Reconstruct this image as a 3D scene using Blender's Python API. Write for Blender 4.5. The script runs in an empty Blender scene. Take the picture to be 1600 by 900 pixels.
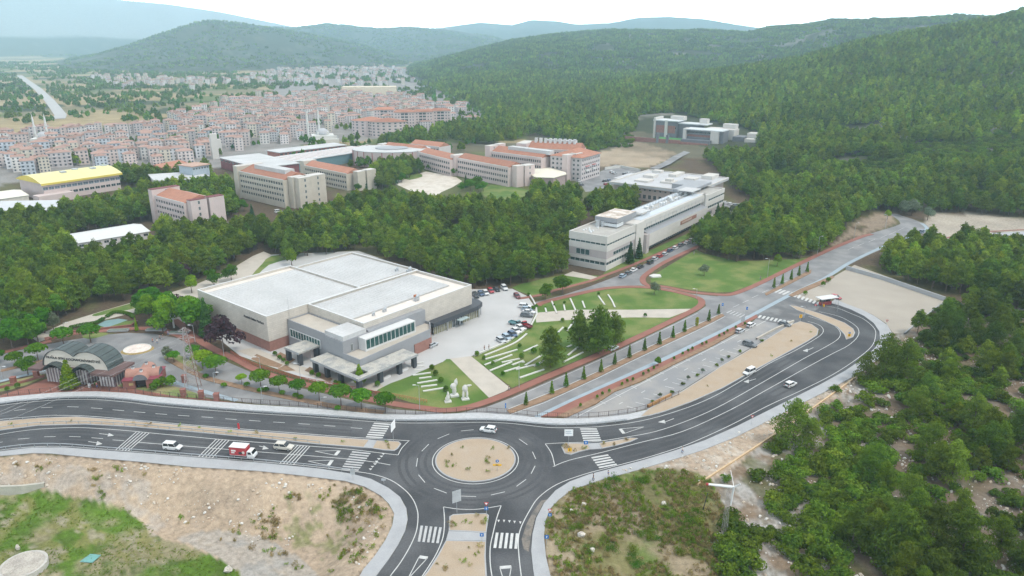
import bpy, bmesh, math, random
import numpy as np
from mathutils import Vector, Matrix
random.seed(7); np.random.seed(7)
SC = bpy.context.scene; COL = SC.collection
rad = math.radians

# ------------------------------------------------------------------ camera, sky, sun, exposure
CAM_H, PITCH, FPX = 90.0, rad(18.5), 1150.0        # drone height, downward pitch, focal length in photo pixels (1600 wide)
cd = bpy.data.cameras.new('drone_camera'); cam = bpy.data.objects.new('drone_camera', cd); COL.objects.link(cam)
cd.sensor_width = 36; cd.lens = 36*FPX/1600; cd.clip_start = 1; cd.clip_end = 40000
cam.location = (0, 0, CAM_H); cam.rotation_euler = (math.pi/2-PITCH, 0, 0); SC.camera = cam

SUN_EL, SUN_AZ = rad(58), rad(118)                  # azimuth clockwise from +Y (the view direction)
W = bpy.data.worlds.new('World'); SC.world = W; W.use_nodes = True
wn = W.node_tree.nodes; wl = W.node_tree.links; wn.clear()
sky = wn.new('ShaderNodeTexSky'); sky.sky_type = 'NISHITA'; sky.sun_disc = False
sky.sun_elevation = SUN_EL; sky.sun_rotation = SUN_AZ; sky.air_density = 1.0; sky.dust_density = 2.0; sky.altitude = 600
wtc = wn.new('ShaderNodeTexCoord'); wnz = wn.new('ShaderNodeTexNoise'); wnz.inputs['Scale'].default_value = 2.2; wnz.inputs['Detail'].default_value = 5
wrm = wn.new('ShaderNodeValToRGB'); wrm.color_ramp.elements[0].position = .34; wrm.color_ramp.elements[1].position = .62
wrm.color_ramp.elements[0].color = (.82,.82,.82,1); wrm.color_ramp.elements[1].color = (.97,.97,.97,1)
cloud = wn.new('ShaderNodeRGB'); cloud.outputs[0].default_value = (10.2, 10.5, 10.9, 1)      # thin bright overcast
wsx = wn.new('ShaderNodeSeparateXYZ'); wl.new(wtc.outputs['Generated'], wsx.inputs[0])           # hazy sky: milky and brighter all round the horizon
whr = wn.new('ShaderNodeMapRange'); whr.interpolation_type = 'SMOOTHSTEP'; whr.inputs['From Min'].default_value = 0; whr.inputs['From Max'].default_value = .30; whr.inputs['To Min'].default_value = 4.6; whr.inputs['To Max'].default_value = .8; wl.new(wsx.outputs['Z'], whr.inputs['Value'])
wvs = wn.new('ShaderNodeVectorMath'); wvs.operation = 'SCALE'; wl.new(cloud.outputs[0], wvs.inputs[0]); wl.new(whr.outputs[0], wvs.inputs['Scale'])
wmx = wn.new('ShaderNodeMixRGB'); wbg = wn.new('ShaderNodeBackground'); wbg.inputs['Strength'].default_value = 0.1
wo = wn.new('ShaderNodeOutputWorld')
wl.new(wtc.outputs['Generated'], wnz.inputs['Vector']); wl.new(wnz.outputs['Fac'], wrm.inputs[0]); wl.new(wrm.outputs[0], wmx.inputs[0])
wl.new(sky.outputs[0], wmx.inputs[1]); wl.new(wvs.outputs[0], wmx.inputs[2]); wl.new(wmx.outputs[0], wbg.inputs[0]); wl.new(wbg.outputs[0], wo.inputs[0])

sd = bpy.data.lights.new('sun', 'SUN'); sd.energy = 1.5; sd.angle = rad(10); sd.color = (1, .94, .84)
sun = bpy.data.objects.new('sun', sd); COL.objects.link(sun)
sv = Vector((math.sin(SUN_AZ)*math.cos(SUN_EL), math.cos(SUN_AZ)*math.cos(SUN_EL), math.sin(SUN_EL)))
sun.rotation_euler = sv.to_track_quat('Z', 'Y').to_euler(); sun.location = sv*300
SC.view_settings.view_transform = 'Standard'; SC.view_settings.look = 'None'; SC.view_settings.exposure = 0.78; SC.view_settings.gamma = 1
SC.cycles.max_bounces = 5; SC.cycles.diffuse_bounces = 3; SC.cycles.glossy_bounces = 2; SC.cycles.transmission_bounces = 2
SC.cycles.transparent_max_bounces = 4; SC.cycles.volume_bounces = 3

# ------------------------------------------------------------------ survey helpers: a photo pixel as a point on the ground
sP, cP = math.sin(PITCH), math.cos(PITCH)
def ray(u, v):
    x = (u-800)/FPX; y = (450-v)/FPX
    return x, cP+y*sP, -sP+y*cP
def P(u, v, z=0.0):
    d = ray(u, v); t = (z-CAM_H)/d[2]
    return Vector((d[0]*t, d[1]*t, z))
def proj(X, Y, Z):
    w = Y*cP-(Z-CAM_H)*sP; y = Y*sP+(Z-CAM_H)*cP
    w = np.where(w < 1, 1e-3, w) if isinstance(w, np.ndarray) else max(w, 1e-3)
    return 800+FPX*X/w, 450-FPX*y/w
def smooth_line(pts, n=6, closed=False):
    """Catmull-Rom through points (2-D)"""
    out = []; m = len(pts)
    rng = range(m) if closed else range(m-1)
    for i in rng:
        if closed: p0, p1, p2, p3 = pts[i-1], pts[i], pts[(i+1) % m], pts[(i+2) % m]
        else: p0, p1, p2, p3 = pts[max(i-1, 0)], pts[i], pts[i+1], pts[min(i+2, m-1)]
        for k in range(n):
            t = k/n
            out.append(tuple(.5*((2*b)+(-a+c)*t+(2*a-5*b+4*c-d)*t*t+(-a+3*b-3*c+d)*t**3) for a, b, c, d in zip(p0, p1, p2, p3)))
    if not closed: out.append(tuple(pts[-1]))
    return out
def inpoly(x, y, poly):
    x = np.asarray(x, float); y = np.asarray(y, float); r = np.zeros(x.shape, bool); n = len(poly)
    for i in range(n):
        x1, y1 = poly[i][:2]; x2, y2 = poly[i-1][:2]
        c = (y1 > y) != (y2 > y)
        r ^= c & (x < (x2-x1)*(y-y1)/((y2-y1) or 1e-9)+x1)
    return r
def vnoise(x, y, s=0):
    x = np.asarray(x, float); y = np.asarray(y, float); xi = np.floor(x); yi = np.floor(y); fx = x-xi; fy = y-yi
    fx = fx*fx*(3-2*fx); fy = fy*fy*(3-2*fy)
    def h(a, b):
        q = np.sin(a*127.1+b*311.7+s*74.7)*43758.5453; return q-np.floor(q)
    return (h(xi, yi)*(1-fx)+h(xi+1, yi)*fx)*(1-fy)+(h(xi, yi+1)*(1-fx)+h(xi+1, yi+1)*fx)*fy
def fbm(x, y, s=0, o=4):
    v = 0; a = .5
    for i in range(o): v = v+a*vnoise(x, y, s+i); x = x*2.03; y = y*2.03; a *= .5
    return v/(1-.5**o)

# ------------------------------------------------------------------ terrain height
def az_d(u, v, d):
    r = ray(u, v); hy = math.hypot(r[0], r[1]); return math.atan2(r[0], r[1]), d, CAM_H+d*r[2]/hy
def flat_d(u, v):
    p = P(u, v); return math.hypot(p.x, p.y)
RIDGES = []
def ridge(crest, base, sharp=1.25, trees=0.):
    c = sorted((a_, d_, z_-trees) for a_, d_, z_ in (az_d(*k) for k in crest))         # crest minus the height of the trees on it
    b = sorted((math.atan2(ray(u, v)[0], ray(u, v)[1]), flat_d(u, v)) for u, v in base)
    RIDGES.append(([k[0] for k in c], [k[1] for k in c], [k[2] for k in c], [k[0] for k in b], [k[1] for k in b], sharp))
ridge([(-700,-10,9500),(-300,-45,9300),(0,-28,9000),(100,-13,9000),(180,-1,9000),(260,6,9000),(340,18,9000),(400,30,9000),(470,44,9000),(560,64,9000)], [(-700,88),(0,90),(600,90)])
ridge([(40,106,3500),(100,100,3600),(150,87,3700),(200,72,3800),(260,50,3900),(300,36,3900),(325,32,3900),(360,35,3900),(420,43,3900),(480,53,3900),(560,70,3800),(630,92,3700),(680,108,3600)], [(40,112),(300,116),(600,109),(700,108)])
ridge([(280,75,5200),(330,58,5300),(400,42,5400),(460,43,5500),(510,37,5500),(550,40,5500),(590,44,5500),(640,42,5500),(700,46,5400),(760,56,5300),(860,75,5200)], [(280,100),(860,100)])
ridge([(600,70,8000),(690,43,8000),(750,35,8000),(800,39,8000),(830,31,8000),(870,33,8000),(900,38,8000),(950,36,7800),(1000,27,7600),(1040,26,7600),(1100,30,7600),(1150,38,7600),(1300,60,7600)], [(600,92),(1300,92)])
ridge([(600,122,2200),(640,108,2300),(700,88,2500),(760,71,2700),(800,61,2800),(870,51,2900),(960,44,3000),(1050,46,3000),(1100,45,3000),(1170,49,2950),(1200,40,2900),(1260,36,2850),(1300,29,2800),(1400,29,2600),(1500,21,2450),(1545,22,2400),(1700,25,2400),(2300,20,2400)], [(600,125),(700,145),(800,150),(1000,150),(1400,150),(2300,150)], 1.1, 8)
ridge([(640,196,860),(700,180,950),(760,163,1080),(850,143,1200),(950,130,1260),(1050,118,1310),(1150,106,1360),(1250,89,1420),(1340,64,1470),(1440,46,1530),(1540,29,1580),(1600,12,1620),(1760,-20,1700),(2400,-60,1700)], [(640,205),(700,203),(850,222),(1000,235),(1100,262),(1200,295),(1400,330),(1600,345),(2400,360)], 1.2, 10)
FIELD = [(-900,690),(0,714),(50,709),(150,717),(300,731),(400,737),(500,747),(560,758),(600,778),(616,800),(610,830),(590,865),(555,905),(500,980),(200,1500),(-900,1500)]
FIELD_W = [tuple(P(u, v)[:2]) for u, v in FIELD]
def seg_dist(X, Y, line):
    d = np.full(np.shape(X), 1e9)
    for (x1, y1), (x2, y2) in zip(line[:-1], line[1:]):
        ux, uy = x2-x1, y2-y1; L = ux*ux+uy*uy or 1e-9
        t = np.clip(((X-x1)*ux+(Y-y1)*uy)/L, 0, 1); d = np.minimum(d, np.hypot(X-x1-t*ux, Y-y1-t*uy))
    return d
BANK = FIELD_W[0:13]
def sstep(t): t = np.clip(t, 0, 1); return t*t*(3-2*t)
def height(X, Y):
    X = np.atleast_1d(np.asarray(X, float)); Y = np.atleast_1d(np.asarray(Y, float)); r = np.hypot(X, Y); a = np.arctan2(X, Y); z = np.zeros_like(r)
    for ca, cdist, cz, ba, bd, sh in RIDGES:
        d = np.interp(a, ca, cdist); h = np.interp(a, ca, cz); b = np.interp(a, ba, bd)
        if cz[0] > 0: h = np.where(a < ca[0], h*np.clip(1-(ca[0]-a)/.1, 0, 1), h)
        h = np.where(a > ca[-1], h*np.clip(1-(a-ca[-1])/.1, 0, 1), h); h = np.maximum(h, 0)
        t = np.clip((r-b)/np.maximum(d-b, 50), 0, 1); f = t**sh*(1-.12*np.sin(math.pi*2*t))
        back = 1-.75*sstep((r-d)/(.55*d))
        q = h*np.where(r > d, back, f)
        q = q*(1+(.46*(fbm(X/(.11*d)+7, Y/(.11*d), 3)-.5)+.30*(fbm(X/(.045*d)+3, Y/(.045*d), 13, 3)-.5))*np.sin(math.pi*np.clip(t, 0, 1))) + np.where(t > .05, 1, 0)*(fbm(X/60., Y/60., 5, 3)-.5)*.022*h*(1-t)
        z = np.maximum(z, q)
    near = (r < 400)
    if near.any():
        f = inpoly(X, Y, FIELD_W) & near
        if f.any():
            dd = seg_dist(X[f], Y[f], BANK)
            z[f] = -5.5*sstep((dd-1.0)/13.0)+(fbm(X[f]/4, Y[f]/4, 9, 3)-.5)*.9*sstep((dd-.8)/3)
    return z
def hz(x, y): return float(height([x], [y])[0])
def G(u, v):
    """the point of the terrain seen at a pixel"""
    d = np.array(ray(u, v)); hy = math.hypot(d[0], d[1]); R = 60*1.012**np.arange(420)
    t = R/hy; X = d[0]*t; Y = d[1]*t; Z = CAM_H+d[2]*t; hh = height(X, Y); i = np.argmax(Z < hh)
    if not (Z < hh).any(): return P(u, v)
    lo, hi = t[i-1], t[i]
    for _ in range(18):
        m = (lo+hi)/2
        if CAM_H+d[2]*m < hz(d[0]*m, d[1]*m): hi = m
        else: lo = m
    return Vector((d[0]*hi, d[1]*hi, CAM_H+d[2]*hi))

# ------------------------------------------------------------------ materials
MATS = {}
def M(name, col, rough=.85, var=.18, scale=.6, fine=None, bump=0., metal=0., spec=.3, obj_rand=0., col2=None, world=False):
    """procedural surface: two scales of noise on the colour, optional second colour, bump and per-object variation"""
    if name in MATS: return MATS[name]
    m = bpy.data.materials.new(name); m.use_nodes = True; n = m.node_tree.nodes; l = m.node_tree.links
    b = n['Principled BSDF']; b.inputs['Roughness'].default_value = rough; b.inputs['Metallic'].default_value = metal; b.inputs['Specular IOR Level'].default_value = spec
    tc = n.new('ShaderNodeNewGeometry' if world else 'ShaderNodeTexCoord'); vec = tc.outputs['Position' if world else 'Object']
    n1 = n.new('ShaderNodeTexNoise'); n1.inputs['Scale'].default_value = scale; n1.inputs['Detail'].default_value = 4; l.new(vec, n1.inputs['Vector'])
    n2 = n.new('ShaderNodeTexNoise'); n2.inputs['Scale'].default_value = fine or scale*9; n2.inputs['Detail'].default_value = 3; l.new(vec, n2.inputs['Vector'])
    ad = n.new('ShaderNodeMath'); ad.operation = 'ADD'; l.new(n1.outputs['Fac'], ad.inputs[0]); l.new(n2.outputs['Fac'], ad.inputs[1])
    mr = n.new('ShaderNodeMapRange'); mr.inputs['From Min'].default_value = .7; mr.inputs['From Max'].default_value = 1.3
    mr.inputs['To Min'].default_value = 1-var; mr.inputs['To Max'].default_value = 1+var; l.new(ad.outputs[0], mr.inputs['Value'])
    fac = mr.outputs[0]
    if obj_rand:
        oi = n.new('ShaderNodeObjectInfo'); m2 = n.new('ShaderNodeMapRange'); m2.inputs['To Min'].default_value = 1-obj_rand; m2.inputs['To Max'].default_value = 1+obj_rand
        l.new(oi.outputs['Random'], m2.inputs['Value']); mu = n.new('ShaderNodeMath'); mu.operation = 'MULTIPLY'; l.new(fac, mu.inputs[0]); l.new(m2.outputs[0], mu.inputs[1]); fac = mu.outputs[0]
    base = n.new('ShaderNodeRGB'); base.outputs[0].default_value = (*col, 1); src = base.outputs[0]
    if col2:
        mx = n.new('ShaderNodeMixRGB'); rp = n.new('ShaderNodeValToRGB'); rp.color_ramp.elements[0].position = .44; rp.color_ramp.elements[1].position = .60
        l.new(n1.outputs['Fac'], rp.inputs[0]); l.new(rp.outputs[0], mx.inputs[0]); l.new(src, mx.inputs[1]); mx.inputs[2].default_value = (*col2, 1); src = mx.outputs[0]
    vm = n.new('ShaderNodeVectorMath'); vm.operation = 'SCALE'; l.new(src, vm.inputs[0]); l.new(fac, vm.inputs['Scale']); l.new(vm.outputs[0], b.inputs['Base Color'])
    if bump:
        bp = n.new('ShaderNodeBump'); bp.inputs['Strength'].default_value = bump; bp.inputs['Distance'].default_value = .1; l.new(n2.outputs['Fac'], bp.inputs['Height']); l.new(bp.outputs[0], b.inputs['Normal'])
    MATS[name] = m; return m
def leafmat(name, dark, light, trans=.25, rnd=.22):
    if name in MATS: return MATS[name]
    m = bpy.data.materials.new(name); m.use_nodes = True; n = m.node_tree.nodes; l = m.node_tree.links
    b = n['Principled BSDF']; b.inputs['Roughness'].default_value = .8; b.inputs['Specular IOR Level'].default_value = .05
    at = n.new('ShaderNodeAttribute'); at.attribute_name = 'leaf'
    mx = n.new('ShaderNodeMixRGB'); mx.inputs[1].default_value = (*dark, 1); mx.inputs[2].default_value = (*light, 1); l.new(at.outputs['Fac'], mx.inputs[0])
    oi = n.new('ShaderNodeObjectInfo'); mr = n.new('ShaderNodeMapRange'); mr.inputs['To Min'].default_value = 1-rnd; mr.inputs['To Max'].default_value = 1+rnd; l.new(oi.outputs['Random'], mr.inputs['Value'])
    hs = n.new('ShaderNodeHueSaturation'); m3 = n.new('ShaderNodeMapRange'); m3.inputs['To Min'].default_value = .485; m3.inputs['To Max'].default_value = .52
    mm = n.new('ShaderNodeMath'); mm.operation = 'FRACT'; m5 = n.new('ShaderNodeMath'); m5.operation = 'MULTIPLY'; m5.inputs[1].default_value = 7.31
    l.new(oi.outputs['Random'], m5.inputs[0]); l.new(m5.outputs[0], mm.inputs[0]); l.new(mm.outputs[0], m3.inputs['Value']); l.new(m3.outputs[0], hs.inputs['Hue'])
    ns = n.new('ShaderNodeTexNoise'); ns.inputs['Scale'].default_value = .016; ns.inputs['Detail'].default_value = 3; l.new(oi.outputs['Location'], ns.inputs['Vector'])      # stands of different age
    m7 = n.new('ShaderNodeMapRange'); m7.inputs['From Min'].default_value = .36; m7.inputs['From Max'].default_value = .64; m7.inputs['To Min'].default_value = .76; m7.inputs['To Max'].default_value = 1.22; l.new(ns.outputs['Fac'], m7.inputs['Value'])
    m8 = n.new('ShaderNodeMath'); m8.operation = 'MULTIPLY'; l.new(mr.outputs[0], m8.inputs[0]); l.new(m7.outputs[0], m8.inputs[1])
    l.new(m8.outputs[0], hs.inputs['Value']); l.new(mx.outputs[0], hs.inputs['Color']); l.new(hs.outputs[0], b.inputs['Base Color'])
    tr = n.new('ShaderNodeBsdfTranslucent'); l.new(hs.outputs[0], tr.inputs['Color']); ms = n.new('ShaderNodeMixShader'); ms.inputs[0].default_value = trans
    l.new(b.outputs[0], ms.inputs[1]); l.new(tr.outputs[0], ms.inputs[2]); l.new(ms.outputs[0], n['Material Output'].inputs[0]); MATS[name] = m; return m
def glass(name='dark_glass', col=(.03,.045,.05), rough=.08):
    return M(name, col, rough, .25, .5, spec=.6)
asphalt_new = M('fresh_asphalt', (.050,.0515,.056), .8, .28, .07, 3., world=True, col2=(.076,.077,.081))
asphalt_old = M('worn_asphalt', (.185,.184,.188), .9, .14, .12, 4., world=True, col2=(.225,.222,.222))
concrete = M('pale_concrete', (.33,.335,.345), .9, .10, .3, 5., world=True)
court_m = M('court_paving', (.415,.41,.405), .9, .10, .1, 3., world=True)
redpave = M('red_paving', (.24,.105,.08), .9, .14, .3, 6., world=True)
bluelane = M('blue_lane_paint', (.27,.325,.365), .8, .12, .3, 4., world=True)
whitepaint = M('road_paint', (.47,.47,.46), .7, .18, .6, 5., world=True)
stonepave = M('pale_stone_paving', (.42,.38,.33), .9, .12, .3, 3., world=True)
lawn_m = M('lawn_grass', (.083,.15,.024), .95, .30, .10, 3.5, .3, world=True, col2=(.135,.16,.045))
dryl_m = M('dry_lawn', (.16,.20,.065), .95, .25, .15, 3., .3, world=True, col2=(.24,.21,.10))
soil_m = M('sandy_soil', (.37,.29,.21), .95, .18, .25, 5., .5, world=True, col2=(.335,.27,.205))
bed_m = M('planting_bed_soil', (.24,.155,.10), .95, .25, .6, 5., .5, world=True)
gravel_m = M('gravel_yard', (.335,.30,.255), .95, .10, .1, 4., .3, world=True)
floor_m = M('forest_floor', (.12,.085,.06), .95, .3, .4, 4., .4, world=True)
whitewall = M('white_render', (.50,.475,.445), .85, .06, .3)
stone_clad = M('beige_stone_cladding', (.52,.475,.42), .85, .10, .4, 3.)
roofwhite = M('white_roof_sheet', (.44,.438,.435), .6, .13, .10, 1.2)
def courses(m, per, amt):
    """faint level courses of cladding stones, staggered, on a wall material"""
    n = m.node_tree.nodes; l = m.node_tree.links; b = n['Principled BSDF']; src = b.inputs['Base Color'].links[0].from_socket
    tc = n.new('ShaderNodeTexCoord'); sx = n.new('ShaderNodeSeparateXYZ'); l.new(tc.outputs['Object'], sx.inputs[0]); ad = n.new('ShaderNodeMath'); ad.operation = 'ADD'; l.new(sx.outputs['X'], ad.inputs[0]); l.new(sx.outputs['Y'], ad.inputs[1])
    cb = n.new('ShaderNodeCombineXYZ'); l.new(ad.outputs[0], cb.inputs[0]); l.new(sx.outputs['Z'], cb.inputs[1]); br = n.new('ShaderNodeTexBrick'); br.inputs['Scale'].default_value = 1; br.inputs['Brick Width'].default_value = per*3.2; br.inputs['Row Height'].default_value = per; br.inputs['Mortar Size'].default_value = per*.07
    br.inputs['Color1'].default_value = (1, 1, 1, 1); br.inputs['Color2'].default_value = (1-amt, 1-amt, 1-amt, 1); br.inputs['Mortar'].default_value = (1-2*amt,)*3+(1,); l.new(cb.outputs[0], br.inputs['Vector'])
    mx = n.new('ShaderNodeMixRGB'); mx.blend_type = 'MULTIPLY'; mx.inputs[0].default_value = 1; l.new(src, mx.inputs[1]); l.new(br.outputs['Color'], mx.inputs[2]); l.new(mx.outputs[0], b.inputs['Base Color'])
courses(stone_clad, .6, .10)
trimwhite = M('white_trim', (.55,.55,.545), .6, .04)
greymetal = M('grey_metal_cladding', (.275,.28,.295), .5, .06, .4, metal=.1)
darkmetal = M('dark_metal', (.055,.06,.07), .5, .2, .6)
brick_m = M('red_brick', (.27,.14,.115), .9, .15, 1., 6.)
pink_m = M('pink_render', (.52,.43,.41), .85, .07, .25)
beige_m = M('beige_render', (.46,.415,.35), .85, .10, .3)
town_tile = M('haze_paled_roof_tiles', (.31,.20,.165), .85, .16, .5, 4., obj_rand=.18)  # terracotta for the far town, with distance haze put into its colour
tile_m = M('terracotta_tiles', (.32,.15,.10), .85, .16, .5, 4., obj_rand=.15)
green_glass = glass('green_glass', (.025,.075,.07), .1)
dark_glass = glass()
galv = M('galvanised_steel', (.42,.44,.46), .4, .08, metal=.5)
blackm = M('black_rubber', (.02,.02,.02), .8, .1)
trunk_m = M('pine_bark', (.12,.085,.065), .95, .25, 1.5)
timber_red = M('red_painted_timber', (.33,.09,.06), .8, .15)
white_stone = M('white_marble', (.54,.53,.50), .6, .06, 1.)

# ------------------------------------------------------------------ mesh builder and object helpers
class MB:
    def __init__(s): s.v = []; s.f = []; s.m = []; s.at = []
    def poly(s, pts, mi=0, a=0.):
        i = len(s.v); s.v += [tuple(p) for p in pts]; s.f.append(list(range(i, i+len(pts)))); s.m.append(mi); s.at.append(a)
    def box(s, x0, x1, y0, y1, z0, z1, mi=0, bottom=True):
        i = len(s.v); s.v += [(x0,y0,z0),(x1,y0,z0),(x1,y1,z0),(x0,y1,z0),(x0,y0,z1),(x1,y0,z1),(x1,y1,z1),(x0,y1,z1)]
        fs = [(4,5,6,7),(0,1,5,4),(1,2,6,5),(2,3,7,6),(3,0,4,7)]+([(3,2,1,0)] if bottom else [])
        for f in fs: s.f.append([i+k for k in f]); s.m.append(mi); s.at.append(0.)
    def obox(s, c, ax, L, Wd, z0, z1, mi=0):
        """box centred on c (x, y) along direction angle ax"""
        ca, sa = math.cos(ax), math.sin(ax); i = len(s.v)
        for z in (z0, z1):
            for a, b in ((-L/2,-Wd/2),(L/2,-Wd/2),(L/2,Wd/2),(-L/2,Wd/2)): s.v.append((c[0]+a*ca-b*sa, c[1]+a*sa+b*ca, z))
        for f in [(4,5,6,7),(0,1,5,4),(1,2,6,5),(2,3,7,6),(3,0,4,7),(3,2,1,0)]: s.f.append([i+k for k in f]); s.m.append(mi); s.at.append(0.)
    def prism(s, pts, z0, z1, mi=0, top=None):
        """extruded polygon (ccw or cw), pts (x, y)"""
        ar = sum(a[0]*b[1]-b[0]*a[1] for a, b in zip(pts, pts[1:]+pts[:1]))
        if ar < 0: pts = pts[::-1]
        i = len(s.v); n = len(pts); s.v += [(p[0], p[1], z0) for p in pts]+[(p[0], p[1], z1) for p in pts]
        s.f.append([i+n+k for k in range(n)]); s.m.append(mi if top is None else top); s.at.append(0.)
        for k in range(n): s.f.append([i+k, i+(k+1) % n, i+n+(k+1) % n, i+n+k]); s.m.append(mi); s.at.append(0.)
    def tube(s, p, q, r0, r1=None, n=6, mi=0, cap=True):
        r1 = r0 if r1 is None else r1; p = Vector(p); q = Vector(q); d = (q-p).normalized()
        a = d.orthogonal().normalized(); b = d.cross(a); i = len(s.v)
        for c, r in ((p, r0), (q, r1)):
            for k in range(n): t = 2*math.pi*k/n; s.v.append(tuple(c+a*(r*math.cos(t))+b*(r*math.sin(t))))
        for k in range(n): s.f.append([i+k, i+(k+1) % n, i+n+(k+1) % n, i+n+k]); s.m.append(mi); s.at.append(0.)
        if cap: s.f.append([i+n+k for k in range(n)]); s.m.append(mi); s.at.append(0.); s.f.append([i+n-1-k for k in range(n)]); s.m.append(mi); s.at.append(0.)
    def ball(s, c, rx, ry, rz, n=8, k=5, mi=0, jit=0.):
        i = len(s.v)
        for a in range(k+1):
            th = math.pi*a/k
            for b in range(n):
                ph = 2*math.pi*b/n; j = 1+random.uniform(-jit, jit)
                s.v.append((c[0]+rx*j*math.sin(th)*math.cos(ph), c[1]+ry*j*math.sin(th)*math.sin(ph), c[2]+rz*j*math.cos(th)))
        for a in range(k):
            for b in range(n):
                s.f.append([i+a*n+b, i+(a+1)*n+b, i+(a+1)*n+(b+1) % n, i+a*n+(b+1) % n]); s.m.append(mi); s.at.append(0.)
    def mesh(s, name, mats, leaf=False, smooth=False):
        me = bpy.data.meshes.new(name); me.from_pydata(s.v, [], s.f); mats = mats if isinstance(mats, (list, tuple)) else [mats]
        for m in mats: me.materials.append(m)
        me.polygons.foreach_set('material_index', s.m)
        if leaf: at = me.attributes.new('leaf', 'FLOAT', 'FACE'); at.data.foreach_set('value', s.at)
        if smooth: me.polygons.foreach_set('use_smooth', [True]*len(s.f))
        me.update(); return me
    def obj(s, name, mats, parent=None, loc=None, rz=0, leaf=False, smooth=False):
        return link(name, s.mesh(name, mats, leaf, smooth), parent, loc, rz)
def link(name, me, parent=None, loc=None, rz=0, sc=None):
    o = bpy.data.objects.new(name, me); COL.objects.link(o)
    if parent: o.parent = parent
    if loc is not None: o.location = loc
    if rz: o.rotation_euler = (0, 0, rz)
    if sc: o.scale = (sc,)*3 if isinstance(sc, (int, float)) else sc
    return o
def tag(o, label=None, cat=None, group=None, kind=None):
    if label: o['label'] = label
    if cat: o['category'] = cat
    if group: o['group'] = group
    if kind: o['kind'] = kind
    return o
def empty(name, loc, rz=0, label=None, cat=None, group=None):
    o = bpy.data.objects.new(name, None); COL.objects.link(o); o.location = loc; o.rotation_euler = (0, 0, rz); o.empty_display_size = .5
    return tag(o, label, cat, group)
def copy_tree(o, parent=None):
    c = o.copy(); COL.objects.link(c)
    if parent: c.parent = parent
    for ch in o.children: copy_tree(ch, c)
    return c
def structure(o): o['kind'] = 'structure'; return o
def wpts(px, z=0., n=0, closed=True):
    if n: px = smooth_line(px, n, closed)
    return [tuple(P(u, v, z)[:2]) for u, v in px]
def sheet(name, px, z, mat, n=0, kind='structure', parent=None):
    """flat ground sheet from its outline"""
    w = wpts(px, 0., n); me_ = MB(); me_.poly([(x, y, z) for x, y in (w if sum(a[0]*b[1]-b[0]*a[1] for a, b in zip(w, w[1:]+w[:1])) > 0 else w[::-1])])
    o = me_.obj(name, mat, parent)
    if kind and not parent: o['kind'] = kind
    return o
def slab(name, px, z0, z1, mat, n=0, kind='structure', parent=None):
    b = MB(); b.prism(wpts(px, 0., n), z0, z1); o = b.obj(name, mat, parent)
    if kind and not parent: o['kind'] = kind
    return o
def offset_line(w, d):
    out = []
    for i, p in enumerate(w):
        a = w[max(i-1, 0)]; b = w[min(i+1, len(w)-1)]; dx, dy = b[0]-a[0], b[1]-a[1]; L = math.hypot(dx, dy) or 1
        out.append((p[0]-dy/L*d, p[1]+dx/L*d))
    return out
def ribbon(b, w, width, z, z1=None, mi=0):
    """strip along a world polyline; flat at z or raised to z1"""
    A = offset_line(w, width/2); B = offset_line(w, -width/2)
    for i in range(len(w)-1):
        zt = z if z1 is None else z1
        b.poly([(*B[i], zt), (*B[i+1], zt), (*A[i+1], zt), (*A[i], zt)], mi)
        if z1 is not None:
            b.poly([(*A[i], zt), (*A[i+1], zt), (*A[i+1], z), (*A[i], z)], mi); b.poly([(*B[i+1], zt), (*B[i], zt), (*B[i], z), (*B[i+1], z)], mi)
def resample(w, step):
    out = [w[0]]; acc = 0
    for a, b in zip(w[:-1], w[1:]):
        L = math.hypot(b[0]-a[0], b[1]-a[1]); t = step-acc
        while t <= L: out.append((a[0]+(b[0]-a[0])*t/L, a[1]+(b[1]-a[1])*t/L)); t += step
        acc = (acc+L) % step
    return out
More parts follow.
